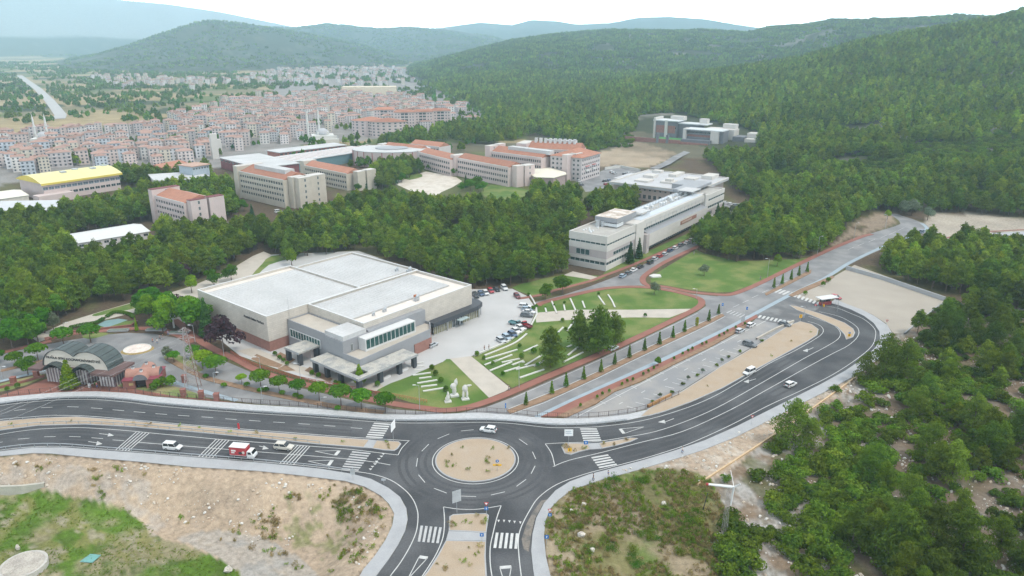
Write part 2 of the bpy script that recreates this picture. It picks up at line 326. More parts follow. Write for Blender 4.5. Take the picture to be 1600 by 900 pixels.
def scatter(name, pts, sc, protos, label, cat, seed=1, tilt=.06, parent=None):
    """countless small things as one object: instances of the given objects on points"""
    me = bpy.data.meshes.new(name); me.from_pydata([tuple(p) for p in pts], [], []); a = me.attributes.new('sc', 'FLOAT', 'POINT'); a.data.foreach_set('value', list(sc))
    o = link(name, me, parent); o['kind'] = 'stuff'
    if not parent: tag(o, label, cat)
    ng = bpy.data.node_groups.new(name, 'GeometryNodeTree'); ng.interface.new_socket('Geometry', in_out='INPUT', socket_type='NodeSocketGeometry'); ng.interface.new_socket('Geometry', in_out='OUTPUT', socket_type='NodeSocketGeometry')
    n = ng.nodes; l = ng.links; gi = n.new('NodeGroupInput'); go = n.new('NodeGroupOutput'); ip = n.new('GeometryNodeInstanceOnPoints'); jn = n.new('GeometryNodeJoinGeometry')
    for pr in protos:
        oi = n.new('GeometryNodeObjectInfo'); oi.transform_space = 'ORIGINAL'; oi.inputs['Object'].default_value = pr; oi.inputs['As Instance'].default_value = True; l.new(oi.outputs['Geometry'], jn.inputs[0])
    rv = n.new('FunctionNodeRandomValue'); rv.data_type = 'FLOAT_VECTOR'; rv.inputs[0].default_value = (-tilt, -tilt, 0); rv.inputs[1].default_value = (tilt, tilt, 6.283); rv.inputs['Seed'].default_value = seed
    ri = n.new('FunctionNodeRandomValue'); ri.data_type = 'INT'; ri.inputs[4].default_value = 0; ri.inputs[5].default_value = len(protos)-1; ri.inputs['Seed'].default_value = seed+5
    na = n.new('GeometryNodeInputNamedAttribute'); na.data_type = 'FLOAT'; na.inputs['Name'].default_value = 'sc'
    l.new(gi.outputs[0], ip.inputs['Points']); l.new(jn.outputs[0], ip.inputs['Instance']); ip.inputs['Pick Instance'].default_value = True
    l.new(ri.outputs[2], ip.inputs['Instance Index']); l.new(rv.outputs[0], ip.inputs['Rotation']); l.new(na.outputs['Attribute'], ip.inputs['Scale']); l.new(ip.outputs[0], go.inputs[0])
    md = o.modifiers.new('scatter', 'NODES'); md.node_group = ng
    return o
# ------------------------------------------------------------------ TERRAIN (one sheet to the horizon)
AZ = np.concatenate([np.linspace(-180, -60, 18)[:-1], np.arange(-60, -46, 2.), np.arange(-46, 46.01, .25), np.arange(48, 61, 2.), np.linspace(62, 180, 18)[1:]])*math.pi/180
RR = [30.]
while RR[-1] < 10300:
    q = RR[-1]; RR.append(q*(1.03 if q < 85 else 1.009 if q < 190 else 1.013 if q < 420 else 1.018 if q < 1600 else 1.024))
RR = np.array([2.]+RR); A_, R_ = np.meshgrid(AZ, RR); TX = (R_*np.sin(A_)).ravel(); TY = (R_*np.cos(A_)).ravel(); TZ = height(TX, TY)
TU, TV = proj(TX, TY, TZ)
def cover():
    n = len(TX); r = np.hypot(TX, TY); a = np.arctan2(TX, TY); front = np.abs(a) < 1.0
    C = np.empty((n, 3)); C[:] = (.15, .125, .075)
    def put(mask, col, k=1.):
        m = np.clip(np.asarray(mask, float)*k, 0, 1)[:, None]; C[:] = C*(1-m)+np.array(col)*m
    n1 = fbm(TX/18, TY/18, 1); n2 = fbm(TX/5, TY/5, 2); n3 = fbm(TX/120, TY/120, 4); n4 = fbm(TX/1.6, TY/1.6, 8, 3)
    def pin(px): return inpoly(TU, TV, px) & front
    # valley fields: patchwork of tan stubble, green crop and dark groves
    far = r > 420
    put(far, (.17, .155, .10))
    ca, sa = math.cos(.5), math.sin(.5); fx = np.floor((TX*ca-TY*sa)/95+1.2*n3); fy = np.floor((TX*sa+TY*ca)/150+1.2*n3)
    hsh = np.sin(fx*12.9898+fy*78.233)*43758.5453; hsh -= np.floor(hsh)
    val = (r > 700) & (a < .02)
    put(val & (hsh < .50), (.44, .345, .19)); put(val & (hsh >= .50) & (hsh < .64), (.17, .21, .075)); put(val & (hsh >= .62) & (hsh < .8), (.27, .235, .13)); put(val & (hsh >= .8), (.07, .09, .04))
    # town ground
    town = pin([(-150,235),(60,218),(290,190),(430,150),(430,125),(600,100),(690,120),(770,185),(770,194),(620,216),(480,225),(330,265),(190,268),(40,282),(-150,320)])
    put(town, (.34, .32, .30))
    # wooded hills
    hill = TZ > 2.5
    put(hill, (.060, .075, .036)); put(hill & (r < 1700), (.075, .085, .045))
    rk = fbm(TX/45, TY/45, 11); put(hill & (r > 300), (.38, .36, .32), 0); put(sstep((rk-.63)/.08)*hill*(r > 500)*(r < 3400)*(a > .05), (.36, .34, .30), .75)
    put(sstep((fbm(TX/40, TY/40, 12)-.60)/.1)*hill*(r > 2400)*(a < .1), (.22, .22, .16), .4)
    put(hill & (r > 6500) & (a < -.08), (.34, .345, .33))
    # near right slope: limestone and red-brown soil
    slope = pin([(1100,760),(1180,690),(1300,618),(1370,570),(1400,520),(1480,475),(1900,440),(2100,1100),(1060,1100),(1130,880)])
    put(slope, (.27, .20, .14)); put(sstep((n1*.35+n2*.35+n4*.3-.45)/.13)*slope, (.50, .485, .46), .88); put(sstep((n4-.62)/.1)*slope, (.16, .13, .08), .7)
    put(sstep((fbm(TX/9, TY/9, 21)-.58)/.1)*slope, (.15, .15, .07), .8)
    put(slope*pin([(1385,545),(1460,490),(1900,480),(2100,1100),(1380,1000),(1330,850),(1345,740),(1380,650)])*sstep((n2-.36)/.12), (.22, .165, .115), .8)
    bank = pin([(960,735),(1060,712),(1200,655),(1310,600),(1345,585),(1320,615),(1240,660),(1180,700),(1130,745),(1080,760),(1000,745)])
    put(bank, (.52, .41, .31)); put(sstep((n4-.5)/.15)*bank, (.62, .55, .47), .8)
    weeds = pin([(850,830),(852,805),(866,785),(893,765),(940,749),(1000,733),(1060,732),(1110,745),(1130,790),(1135,850),(1165,900),(1190,1000),(845,1000),(858,900)])
    put(weeds, (.24, .22, .10)); put(sstep((n2*.6+n4*.4-.47)/.10)*weeds, (.165, .225, .06), .9); put(sstep((n4-.62)/.07)*weeds, (.34, .27, .16), .6); put(sstep((n1-.56)/.09)*weeds, (.40, .32, .22), .9)
    put(pin([(858,800),(880,785),(905,830),(900,870),(930,960),(862,960),(852,850)])*sstep((n2-.38)/.1), (.46, .37, .27), .85)
    # lower left: sandy bank, grass field, gravel track
    f = inpoly(TX, TY, FIELD_W) & (r < 400) & front
    put(f, (.54, .42, .305)); put(f*sstep((n2-.52)/.12), (.49, .385, .29), .6)
    rub = pin([(-150,735),(0,728),(120,728),(240,750),(225,790),(260,815),(240,840),(140,780),(60,765),(0,762),(-150,770)]) & f
    put(rub*sstep((n4-.36)/.2), (.50, .44, .38), .8)
    gr = pin([(-300,770),(0,762),(60,764),(110,776),(150,782),(195,790),(200,800),(222,815),(232,832),(262,846),(292,852),(330,868),(372,890),(400,960),(420,1100),(-400,1200)]) & f
    put(gr*np.clip(.25+sstep((n2*.6+n1*.4-.33)/.12), 0, 1), (.12, .215, .028)); put(gr*sstep((n1-.60)/.08), (.40, .33, .22), .8); put(gr*sstep((n2-.58)/.07), (.26, .25, .09), .8); put(gr*sstep((n4-.58)/.07), (.10, .155, .03), .7); put(gr*sstep((n4*.5+n2*.5-.62)/.05), (.42, .37, .27), .8)
    tr = pin([(275,842),(335,826),(410,838),(470,872),(505,905),(560,1000),(420,1000),(372,892),(330,866)]) & f
    put(tr, (.50, .44, .375)); put(tr*sstep((n2-.56)/.1), (.42, .40, .37), .8)
    sd_ = pin([(430,790),(450,775),(560,765),(590,800),(560,850),(520,880),(460,860),(420,830)]) & f
    put(sd_*sstep((n4*.6+n2*.4-.57)/.06), (.22, .25, .08), .75)
    put(f*sstep((n4-.68)/.06)*(1-gr), (.54, .44, .33), .35)
    # campus floor: needle litter under trees, dry grass elsewhere
    camp = (r < 620) & (TZ > -.5) & (TZ < 2.5) & ~slope & ~bank & ~weeds & ~f & ~town
    put(camp, (.145, .105, .07)); put(camp*sstep((n1-.50)/.1), (.155, .15, .065), .8)
    put(pin([(560,300),(640,255),(760,235),(960,270),(1000,300),(900,330),(760,320),(640,310)]), (.15, .175, .06), .8)
    put(pin([(928,262),(930,238),(960,233),(1000,238),(1042,238),(1046,250),(1010,263),(960,258)]), (.50, .40, .29), .9)
    put(pin([(960,215),(985,205),(1000,222),(1060,240),(1040,250),(1000,240),(960,232)]), (.34, .27, .19), .8)
    put(pin([(1270,402),(1310,376),(1338,345),(1375,332),(1396,338),(1398,350),(1350,366),(1300,386)])*sstep((n2-.33)/.1), (.40, .31, .23), .9)
    put(pin([(1436,352),(1462,334),(1490,333),(1560,339),(1750,352),(1750,385),(1560,362),(1480,374),(1462,380),(1425,384),(1452,365)]), (.52, .46, .38), .95)
    return C*.66
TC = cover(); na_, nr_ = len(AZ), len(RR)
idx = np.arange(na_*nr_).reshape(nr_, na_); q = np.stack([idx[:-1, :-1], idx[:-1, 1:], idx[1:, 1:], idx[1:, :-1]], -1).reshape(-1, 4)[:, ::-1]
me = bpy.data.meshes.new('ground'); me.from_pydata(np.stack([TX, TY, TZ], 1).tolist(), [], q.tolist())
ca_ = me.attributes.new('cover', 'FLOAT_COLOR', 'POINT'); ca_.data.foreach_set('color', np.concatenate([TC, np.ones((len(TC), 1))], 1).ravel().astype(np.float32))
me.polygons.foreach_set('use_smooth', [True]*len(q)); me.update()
gm = bpy.data.materials.new('terrain'); gm.use_nodes = True; n = gm.node_tree.nodes; l = gm.node_tree.links; b = n['Principled BSDF']; b.inputs['Roughness'].default_value = .95; b.inputs['Specular IOR Level'].default_value = .1
at = n.new('ShaderNodeAttribute'); at.attribute_name = 'cover'; ge = n.new('ShaderNodeNewGeometry')
def tnoise(s, d=4):
    t = n.new('ShaderNodeTexNoise'); t.inputs['Scale'].default_value = s; t.inputs['Detail'].default_value = d; l.new(ge.outputs['Position'], t.inputs['Vector']); return t
def tmath(op, a, c):
    t = n.new('ShaderNodeMath'); t.operation = op
    for i, x in enumerate((a, c)):
        if isinstance(x, (int, float)): t.inputs[i].default_value = x
        else: l.new(x, t.inputs[i])
    return t.outputs[0]
f1, f2, f3 = tnoise(.05, 5), tnoise(.9, 4), tnoise(5., 3)
su = tmath('ADD', tmath('ADD', tmath('MULTIPLY', f1.outputs['Fac'], 1.0), tmath('MULTIPLY', f2.outputs['Fac'], 1.1)), tmath('MULTIPLY', f3.outputs['Fac'], .9))
mr = n.new('ShaderNodeMapRange'); mr.inputs['From Min'].default_value = 1.1; mr.inputs['From Max'].default_value = 1.9; mr.inputs['To Min'].default_value = .62; mr.inputs['To Max'].default_value = 1.36; l.new(su, mr.inputs['Value'])
vm = n.new('ShaderNodeVectorMath'); vm.operation = 'SCALE'; l.new(at.outputs['Color'], vm.inputs[0]); l.new(mr.outputs[0], vm.inputs['Scale']); l.new(vm.outputs[0], b.inputs['Base Color'])
bp = n.new('ShaderNodeBump'); bp.inputs['Strength'].default_value = .6; bp.inputs['Distance'].default_value = .35; l.new(f2.outputs['Fac'], bp.inputs['Height']); l.new(bp.outputs[0], b.inputs['Normal'])
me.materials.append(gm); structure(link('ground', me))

# haze: one closed box of thin even air
hb = MB(); hb.box(-10700, 10700, -10700, 10700, -8, 1000); hm = bpy.data.materials.new('haze'); hm.use_nodes = True; n = hm.node_tree.nodes; n.remove(n['Principled BSDF'])
pv = n.new('ShaderNodeVolumePrincipled'); pv.inputs['Color'].default_value = (.60, .86, 1, 1); pv.inputs['Density'].default_value = 1.48e-4; pv.inputs['Anisotropy'].default_value = 0
hm.node_tree.links.new(pv.outputs[0], n['Material Output'].inputs['Volume']); hz_o = hb.obj('haze', hm); hz_o['kind'] = 'stuff'; hz_o.display_type = 'WIRE'

# ------------------------------------------------------------------ ROADS
OUT = [(-250,690),(-120,655),(-50,640),(0,630.5),(50,625),(100,621.5),(150,621),(200,624.5),(240,629.5),(300,635),(400,643),(480,648),(540,652),(600,656.5),(650,657.5),(700,657),(760,656.5),(800,658.5),(840,662.5),(880,664.5),(930,663),(980,657),(1030,646),(1080,629),(1130,606),(1180,578),(1230,551),(1262,534),(1279,523),(1280,515),(1270,508),(1254,503),
 (1249,499),(1262,490),(1278,483),(1282,477),(1290,473),(1310,477),(1330,484),(1350,494),(1365,505),(1374,518),(1375,530),(1368,543),(1350,560),(1320,580),(1280,602),(1240,622),(1200,642),(1150,667),(1100,689),(1050,706),(1000,721),(960,731.5),(920,742),(890,753),(868,767),(850,787),(838,810),(832,835),(830,860),(833,890),(840,930),(850,1000),
 (555,1000),(573,930),(588,900),(607,875),(622,852),(633,830),(637,812),(635,795),(625,777),(607,763),(580,749),(550,741),(500,733),(450,728),(400,723),(350,719),(300,715),(240,710),(150,703.5),(100,699.5),(50,700),(0,706),(-60,716),(-150,738),(-250,770)]
NE = OUT[3:23]
ring = sheet('ring_road', OUT, .008, asphalt_new, 3)
slab('pavement_north', [(-250,680),(-120,645),(-50,631),(0,622),(50,617),(100,613),(150,612),(200,614.5),(240,620),(300,625),(400,633),(480,638),(540,643),(600,648),(650,649),(700,647),(750,645.5),(800,649),(850,653.5),(900,655),(940,653),(980,648),(1010,641),(1030,635),(1040,641)]+OUT[22:0:-1]+[(-250,690)], -.2, .13, M('pavement_stone', (.41,.415,.425), .9, .14, 1.2, 4., world=True))
slab('pavement_south', OUT[66:][::-1]+[(-250,790),(-150,748),(-60,724),(0,713),(50,708.5),(80,709),(150,716),(220,722),(300,730),(400,736),(450,741),(500,747),(540,752),(570,761),(595,775),(608,788),(616,803),(613,822),(602,845),(585,870),(568,890),(545,930),(520,1000)][::1]+[(555,1000)] if False else
     [(-250,770),(-150,738),(-60,716),(0,706),(50,700),(100,699.5),(150,703.5),(240,710),(300,715),(350,719),(400,723),(450,728),(500,733),(550,741),(580,749),(607,763),(625,777),(635,795),(637,812),(633,830),(622,852),(607,875),(588,900),(573,930),(555,1000),
      (520,1000),(545,930),(568,890),(585,870),(602,845),(613,822),(616,803),(608,788),(595,775),(570,761),(540,752),(500,747),(450,741),(400,736),(300,730),(220,722),(150,716),(80,709),(50,708.5),(0,713),(-60,724),(-150,748),(-250,790)], -.8, .13, concrete)
slab('pavement_east', [(850,1000),(840,930),(833,890),(830,860),(832,835),(838,810),(850,787),(868,767),(890,753),(920,742),(960,731.5),(1000,721),(1050,706),(1100,689),(1150,667),(1200,642),(1240,622),(1280,602),(1320,580),(1350,560),(1368,543),(1375,530),(1374,518),(1365,505),(1350,494),(1330,484),(1310,477),(1296,473.5),
      (1305,468),(1322,475),(1346,484),(1366,494),(1386,508),(1395,522),(1391,540),(1371,562),(1340,585),(1300,607),(1250,632),(1200,658),(1150,683),(1100,703),(1060,716),(1000,734),(940,750),(893,766),(873,781),(859,796),(852,815),(850,840),(853,870),(860,900),(868,930),(880,1000)], -.4, .13, concrete)
def island(px, name='traffic_island', soil=soil_m, n=3, z=.16):
    """sandy island inside a raised kerb"""
    w = wpts(px, 0., n); o = structure(MB_prism(name, w, -.1, z, concrete)); ar = sum(a[0]*b[1]-b[0]*a[1] for a, b in zip(w, w[1:]+w[:1]))
    ins = offset_closed(w, .28 if ar > 0 else -.28); bb = MB(); bb.poly([(*p, z+.012) for p in (ins if ar > 0 else ins[::-1])]); bb.obj('island_soil', soil, o); return o
def MB_prism(name, w, z0, z1, m):
    b = MB(); b.prism(w, z0, z1); return b.obj(name, m)
def offset_closed(w, d):
    out = []; n_ = len(w)
    for i, p in enumerate(w):
        a = w[i-1]; b = w[(i+1) % n_]; dx, dy = b[0]-a[0], b[1]-a[1]; L = math.hypot(dx, dy) or 1; out.append((p[0]-dy/L*d, p[1]+dx/L*d))
    return out
c0 = P(743, 718); circ = [(c0.x+9.15*math.cos(k*math.pi/24), c0.y+9.15*math.sin(k*math.pi/24)) for k in range(48)]
ri = structure(MB_prism('roundabout_island', circ, -.1, .2, concrete)); bb = MB(); bb.prism([(c0.x+8.85*math.cos(k*math.pi/24), c0.y+8.85*math.sin(k*math.pi/24)) for k in range(48)], .19, .24); bb.obj('island_soil', soil_m, ri)
island([(-250,735),(-120,690),(-50,667),(0,658.5),(60,653.5),(120,651.5),(200,657.5),(300,666),(400,674.5),(500,682),(577,687.5),(568,700),(500,695),(400,685),(300,675.5),(200,667),(130,663.5),(60,665.5),(0,673),(-50,683),(-120,703),(-250,753)], n=0)
island([(588,688.8),(610,689.5),(623,690.5),(627,694),(622,701),(616,705),(600,704),(581,701)], n=0)
slab('island_walkway', [(577.2,687.6),(587.8,688.7),(580.8,700.8),(568.2,699.8)], -.1, .15, concrete)
island([(702,808),(708,804.5),(735,803),(760,803),(764,806),(762,820),(760,833),(730,831.5),(701,830)], n=0)
slab('island_walkway', [(701,830.4),(730,831.9),(760,833.4),(759.5,846),(697,844.5)], -.1, .15, concrete)
island([(697,845),(759.5,846.5),(759,870),(761,905),(768,1000),(630,1000),(650,915),(668,893),(684,868)], n=0)
island([(877,699),(881,694),(890,693),(918,693.5),(923,702.5),(905,706.5),(892,711),(882,709)], n=0)
slab('island_walkway', [(918.4,693.6),(935,692.6),(940,701.6),(923.3,702.8)], -.1, .15, concrete)
island([(935.4,692.8),(960,689),(985,684.5),(997,685.5),(985,691),(960,697.5),(940.4,701.5)], n=0)
island([(1000,651),(1012,640),(1040,624),(1065,612),(1100,590),(1130,570),(1160,553),(1200,529),(1232,509),(1250,502.5),(1268,507),(1279,515),(1277,524),(1262,534),(1230,551.5),(1180,578.5),(1130,606.5),(1080,628.5),(1040,643),(1015,650)], n=0)
island([(1233,477.5),(1245,479),(1262,484.5),(1280,490),(1300,497),(1320,505),(1333,514),(1336,520),(1333,527),(1322,531),(1319,523),(1308,511.5),(1290,503),(1268,493.5),(1245,485)], n=0)
sheet('junction_asphalt', [(1170,497),(1205,479),(1232,461),(1286,473.5),(1282,478),(1278,483),(1262,490),(1249,499),(1254,503.5),(1232,509),(1195,502)], .013, M('patched_asphalt', (.12,.12,.123), .9, .15, .15, 4., world=True, col2=(.17,.17,.17)))
blvd = sheet('boulevard', [(690,650),(720,645),(760,636),(800,621),(850,599),(900,577),(945,557),(1000,531),(1050,507),(1090,487),(1102,479),(1130,468),(1180,445),(1220,425),(1260,405),(1300,387),(1340,371),(1370,362),(1397,354),(1407,350),(1405,345),(1397,339),(1388,334),(1400,334),(1425,342),(1446,350),(1453,357),(1448,364),(1420,374),(1390,384),(1360,397),(1330,412),(1310,425),(1290,436),(1260,452),(1232,463),(1205,478),(1180,492),(1150,509),(1100,534),(1050,559),(1000,581),(950,603),(900,625),(850,651),(820,650),(780,648)], .012, asphalt_old)
sheet('parking_lot', [(880,654),(930,633),(960,613),(1000,598),(1060,567),(1110,543),(1150,521),(1182,498),(1240,503),(1235,508),(1200,528),(1160,551),(1100,588),(1062,612),(1015,638),(980,647),(940,652.5),(905,655)], .010, M('parking_asphalt', (.235,.235,.24), .9, .1, .12, 4., world=True, col2=(.27,.26,.25)))
fst = sheet('faculty_street', [(833,482),(836,472),(880,461),(920,448),(960,433),(1000,416),(1085,375),(1090,384),(1040,407),(1010,425),(1002,436),(1008,446),(1040,450),(1080,459),(1120,463),(1165,453),(1135,468),(1104,480),(1100,470),(1075,461),(1040,452.5),(1000,447),(960,449),(930,452),(880,465)], .018, asphalt_old)
sheet('campus_road', [(-250,655),(-150,620),(0,596),(60,584),(95,583),(110,597),(60,606),(60,612),(180,611),(240,608),(300,618),(400,631),(480,637),(540,642),(620,648),(692,648),(692,645),(620,640),(560,628),(500,613.5),(440,599.5),(400,585),(350,563.5),(325,552.5),(300,540),(275,528),(240,521.5),(200,520),(165,523),(100,533),(50,543),(0,554),(-150,580),(-250,600)], .010, asphalt_old)
sheet('gate_paving', [(0,618),(40,605),(72,592),(190,597),(205,602),(240,608),(330,624),(372,630),(300,623.5),(240,618.5),(180,613),(100,612.5),(40,617),(0,622)], .016, redpave)
court = sheet('paved_court', [(375,556),(330,520),(300,470),(300,452),(420,398),(560,392),(735,452),(800,451),(824,463),(834,477),(836,490),(828,508),(792,534),(738,556),(690,566),(640,588),(592,609),(560,611),(480,592),(420,572)], .006, court_m)
sheet('stone_walk', [(370,548),(395,543),(430,556),(470,572),(500,580),(530,594),(560,601),(590,597),(600,604),(588,611),(555,609),(500,593),(450,578),(410,565)], .013, stonepave)
sheet('garden_path', [(250,462),(300,447),(335,432),(365,418),(395,400),(412,393),(424,398),(412,412),(398,428),(370,440),(340,450),(318,462),(300,480),(290,505),(270,500),(262,478),(215,487),(150,503),(112,512),(60,535),(50,528),(105,503),(160,486),(215,470)], .0095, stonepave)
for px in ([(146,491),(190,478),(216,472),(219,480),(175,489),(150,494)], [(120,517),(150,510),(168,500),(200,502),(212,500),(207,508),(180,513),(150,518),(112,522)], [(128,525),(150,520),(165,520),(168,523),(140,530)], [(392,432),(410,412),(424,400),(470,395),(452,404),(420,414),(402,430)], [(0,600),(50,588),(62,584),(66,590),(40,602),(0,612)], [(172,600),(252,600),(300,612),(322,622),(280,620),(240,613),(205,607)], [(255,558),(275,553),(300,565),(318,578),(300,580),(270,568)]):
    sheet('lawn', px, .0205, dryl_m if px[0][0] in (172, 255, 0) else lawn_m, 2)
sheet('lawn', [(590,609),(640,588),(690,567),(703,561),(735,588),(763,621),(748,630),(720,637),(700,639),(660,633),(620,622)], .022, lawn_m, 2)
sheet('lawn', [(736,557),(792,535),(828,509),(836,491),(834,478),(850,471),(880,463),(930,451),(960,447.5),(1000,446),(1040,451),(1070,458),(1090,466),(1094,473),(1082,482),(1045,499),(1000,521),(945,545),(900,564),(850,584),(800,606)], .022, lawn_m, 0)
sheet('lawn', [(800,449),(835,439),(870,431),(905,430),(940,431),(945,434),(920,442),(870,455),(838,463),(826,460)], .022, lawn_m, 2)
sheet('lawn', [(1016,437),(1024,428),(1050,412),(1088,390),(1100,396),(1150,408),(1220,406),(1262,403),(1230,420),(1180,443),(1145,456),(1120,457),(1080,453),(1040,446),(1018,442)], .022, lawn_m, 0)
sheet('lawn', [(942,428),(955,418),(985,406),(1010,394),(1040,380),(1090,358),(1096,364),(1050,384),(1000,407),(975,420),(950,430)], .022, lawn_m, 0)
sheet('lawn', [(880,430),(895,424),(930,432),(940,434),(925,437)], .026, stonepave)
sheet('lawn', [(752,300),(770,288),(825,297),(815,312),(770,310)], .02, lawn_m, 2)
sheet('lawn', [(628,277),(640,268),(655,270),(660,276),(640,281)], .02, lawn_m, 2)
for px in ([(392,561),(401,553),(442,570),(436,575),(412,570)], [(432,577),(446,570),(462,579),(448,580)], [(430,556),(438,550),(462,562),(452,568)], [(476,579),(484,573),(520,592),(515,598)], [(520,600),(530,594),(545,601),(538,605)]): sheet('planting_bed', px, .021, bed_m)
stair = [(703,560.5),(736,556.5),(797,606),(790,611),(764,621.5)]
sheet('stair_ramp', stair, .03, stonepave)
sheet('stone_walk', [(836,489),(870,486),(900,484),(985,484),(1083,482.5),(1046,496.5),(985,496),(900,499),(838,504)], .03, stonepave)
sheet('campus_square', [(610,284),(640,275),(665,268),(685,271),(713,277),(722,283),(708,292),(690,300),(680,307),(650,302)], .012, M('square_paving', (.56,.51,.45), .9, .14, .12, .5, world=True, col2=(.44,.39,.33)))
sheet('north_parking', [(938,268),(962,257),(1000,267),(1010,272),(985,290),(955,294),(915,300),(905,284)], .012, asphalt_old)
sheet('side_parking', [(1120,316),(1188,319),(1192,330),(1150,337),(1112,330)], .012, asphalt_old)
sheet('gravel_yard', [(1237,465),(1275,448),(1310,428),(1335,414),(1400,437),(1462,461),(1476,471),(1462,480),(1413,521),(1396,521),(1384,505),(1364,492),(1342,482),(1318,473),(1302,467),(1270,470)], .006, gravel_m)
sheet('hill_path', [(1480,377),(1520,366),(1600,361.5),(1750,360),(1750,378),(1600,372.5),(1530,379),(1492,386)], .02, concrete)
rd = MB(); ribbon(rd, wpts(smooth_line([(1022,266),(1040,258),(1058,247),(1072,240),(1079,234)], 4), closed=False), 7, 1.2); structure(rd.obj('school_road', asphalt_old))
for px, wd in (([(1478,372),(1520,363),(1600,359),(1750,357)], 1.2), ([(1488,389),(1530,381.5),(1600,375),(1750,381)], 1.2)):
    rb = MB(); ribbon(rb, wpts(px, closed=False), wd, 0, .14); structure(rb.obj('red_pavement', redpave))
for px, wd in (([(272,500),(283,508),(305,528),(335,546),(370,562),(400,578),(440,592),(500,606.5),(560,621),(620,632),(670,639),(695,641.5),(730,637),(770,624.5),(810,608.5),(850,591),(900,570),(945,550.5),(1000,525.5),(1050,501.5),(1085,484),(1096,475),(1093,467),(1072,460),(1040,453),(1000,448.5),(960,449.5),(930,453.5),(890,462.5),(850,472.5),(840,478)], 2.5),
              ([(808,467),(840,462),(870,453),(920,440),(945,430.5),(980,417.5),(1020,400.5),(1083,373)], 1.9), ([(1092,384.5),(1040,409),(1012,427),(1004,437),(1012,446),(1040,448.5),(1080,456.5),(1120,460.5),(1145,459.5),(1180,446),(1220,426.5),(1260,407),(1300,388.5),(1345,370.5),(1362,366)], 2.3),
              ([(70,530),(110,522),(150,518),(200,514),(240,514),(268,520),(288,528),(300,536)], 2.6), ([(-100,575),(0,552),(40,542),(80,533)], 2.)):
    rb = MB(); ribbon(rb, wpts(smooth_line(px, 4), closed=False), wd, -.05, .14); o = structure(rb.obj('red_pavement', redpave))
slab('red_pavement', [(845,651.5),(900,625),(950,603),(1000,581),(1050,559),(1100,534),(1150,509),(1182,491.5),(1184,496),(1150,514),(1100,541),(1050,566),(1000,590),(950,612),(900,636),(868,652)], -.05, .14, redpave)
slab('planting_strip', [(868,652.2),(900,636.3),(950,612.3),(1000,590.3),(1050,566.3),(1100,541.3),(1150,514.3),(1172,504),(1174,507),(1150,520),(1110,542.5),(1060,566.5),(1000,597),(960,612.5),(930,632),(885,653)], -.05, .2, bed_m)
slab('planting_strip', [(1232,461.5),(1250,452),(1300,431),(1304,433),(1290,442),(1262,454),(1238,464)], -.05, .16, bed_m)
slab('median_strip', [(792,641.5),(850,618.5),(880,606.5),(940,579),(980,559),(1040,531),(1080,512.5),(1110,499),(1128,490.5),(1132,493.5),(1110,505),(1080,519.5),(1040,538),(980,566.5),(940,586.5),(880,614.5),(850,627.5),(797,647)], -.05, .16, bed_m)
slab('median_strip', [(1195,459),(1215,448.5),(1262,424),(1268,421.5),(1267,427),(1240,441),(1215,453.5),(1197,462)], -.05, .16, bed_m)
rb = MB(); ribbon(rb, wpts(smooth_line([(262,560),(290,576),(320,590),(350,598.5),(390,608),(430,617),(480,627),(540,638),(600,645)], 4), closed=False), 2.0, -.05, .16); structure(rb.obj('median_strip', bed_m))
rb = MB(); ribbon(rb, wpts(smooth_line([(-60,592),(0,580),(50,568),(100,556),(122,549)], 4), closed=False), 1.8, -.05, .16); structure(rb.obj('median_strip', bed_m))
rb = MB(); ribbon(rb, wpts(smooth_line([(838,652),(900,623),(950,600.5),(1000,578),(1050,555),(1100,531),(1150,506),(1200,479),(1240,458),(1290,434),(1330,409),(1390,381),(1420,371),(1443,362),(1448,356),(1440,349)], 4), closed=False), 1.7, .017)
ribbon(rb, wpts([(258,592),(300,606),(340,617.5),(370,626)], closed=False), 1.5, .017); ribbon(rb, wpts([(-40,605),(0,596),(40,586),(75,577)], closed=False), 1.4, .017); rb.obj('cycle_lane', bluelane, blvd)

# ------------------------------------------------------------------ painted markings (parts of the ring road)
mk = MB()
U_ = [(0,634,645,656),(100,624.5,636,649),(150,624.5,638,651),(250,634.5,647,660),(400,646,658,671.5),(550,656.5,668.5,683.5)]; L_3 = [(0,679,688.5,703.5),(100,668.5,682,697.5),(150,669,684.7,701),(250,678,694,708.7),(400,691,706,721),(550,702.5,718,736.5)]
R_1 = [(930,667,690),(1000,658,679),(1062,641,662),(1110,622,642),(1155,597,618),(1200,569,592.5),(1240,549,569)]; R_2 = [(930,709,736.5),(1000,691.5,718),(1062,675.5,699.5),(1110,655,679),(1155,633,657.5),(1200,608,634),(1240,585,615)]
for tb_ in (U_, L_3, R_1, R_2):
    for i in range(len(tb_[0])-2):
        for f in (.3, .68): ribbon(mk, wpts(smooth_line([(r_[0], r_[i+1]+(r_[i+2]-r_[i+1])*f) for r_ in tb_], 4), closed=False), .75, .0125)
for R0 in (11.4, 13., 15.6, 17.2): ribbon(mk, [(c0.x+R0*math.cos(k*math.pi/30), c0.y+R0*math.sin(k*math.pi/30)) for k in range(61)], .7, .0125+.0004*R0/11)
mk.obj('tyre_track', M('tyre_worn_asphalt', (.062,.063,.067), .75, .30, .10, 2., world=True, col2=(.052,.053,.058)), ring)
mk = MB(); mk.poly([tuple(P(u, v, .0145)) for u, v in ((826,862),(830,835),(836,810),(848,788),(858,780),(846,782),(832,800),(822,820),(815,842),(818,858))][::-1]); mk.obj('dust_patch', M('dusty_asphalt', (.20,.175,.15), .9, .3, .4, 3., world=True, col2=(.10,.095,.09)), ring)
mk = MB()
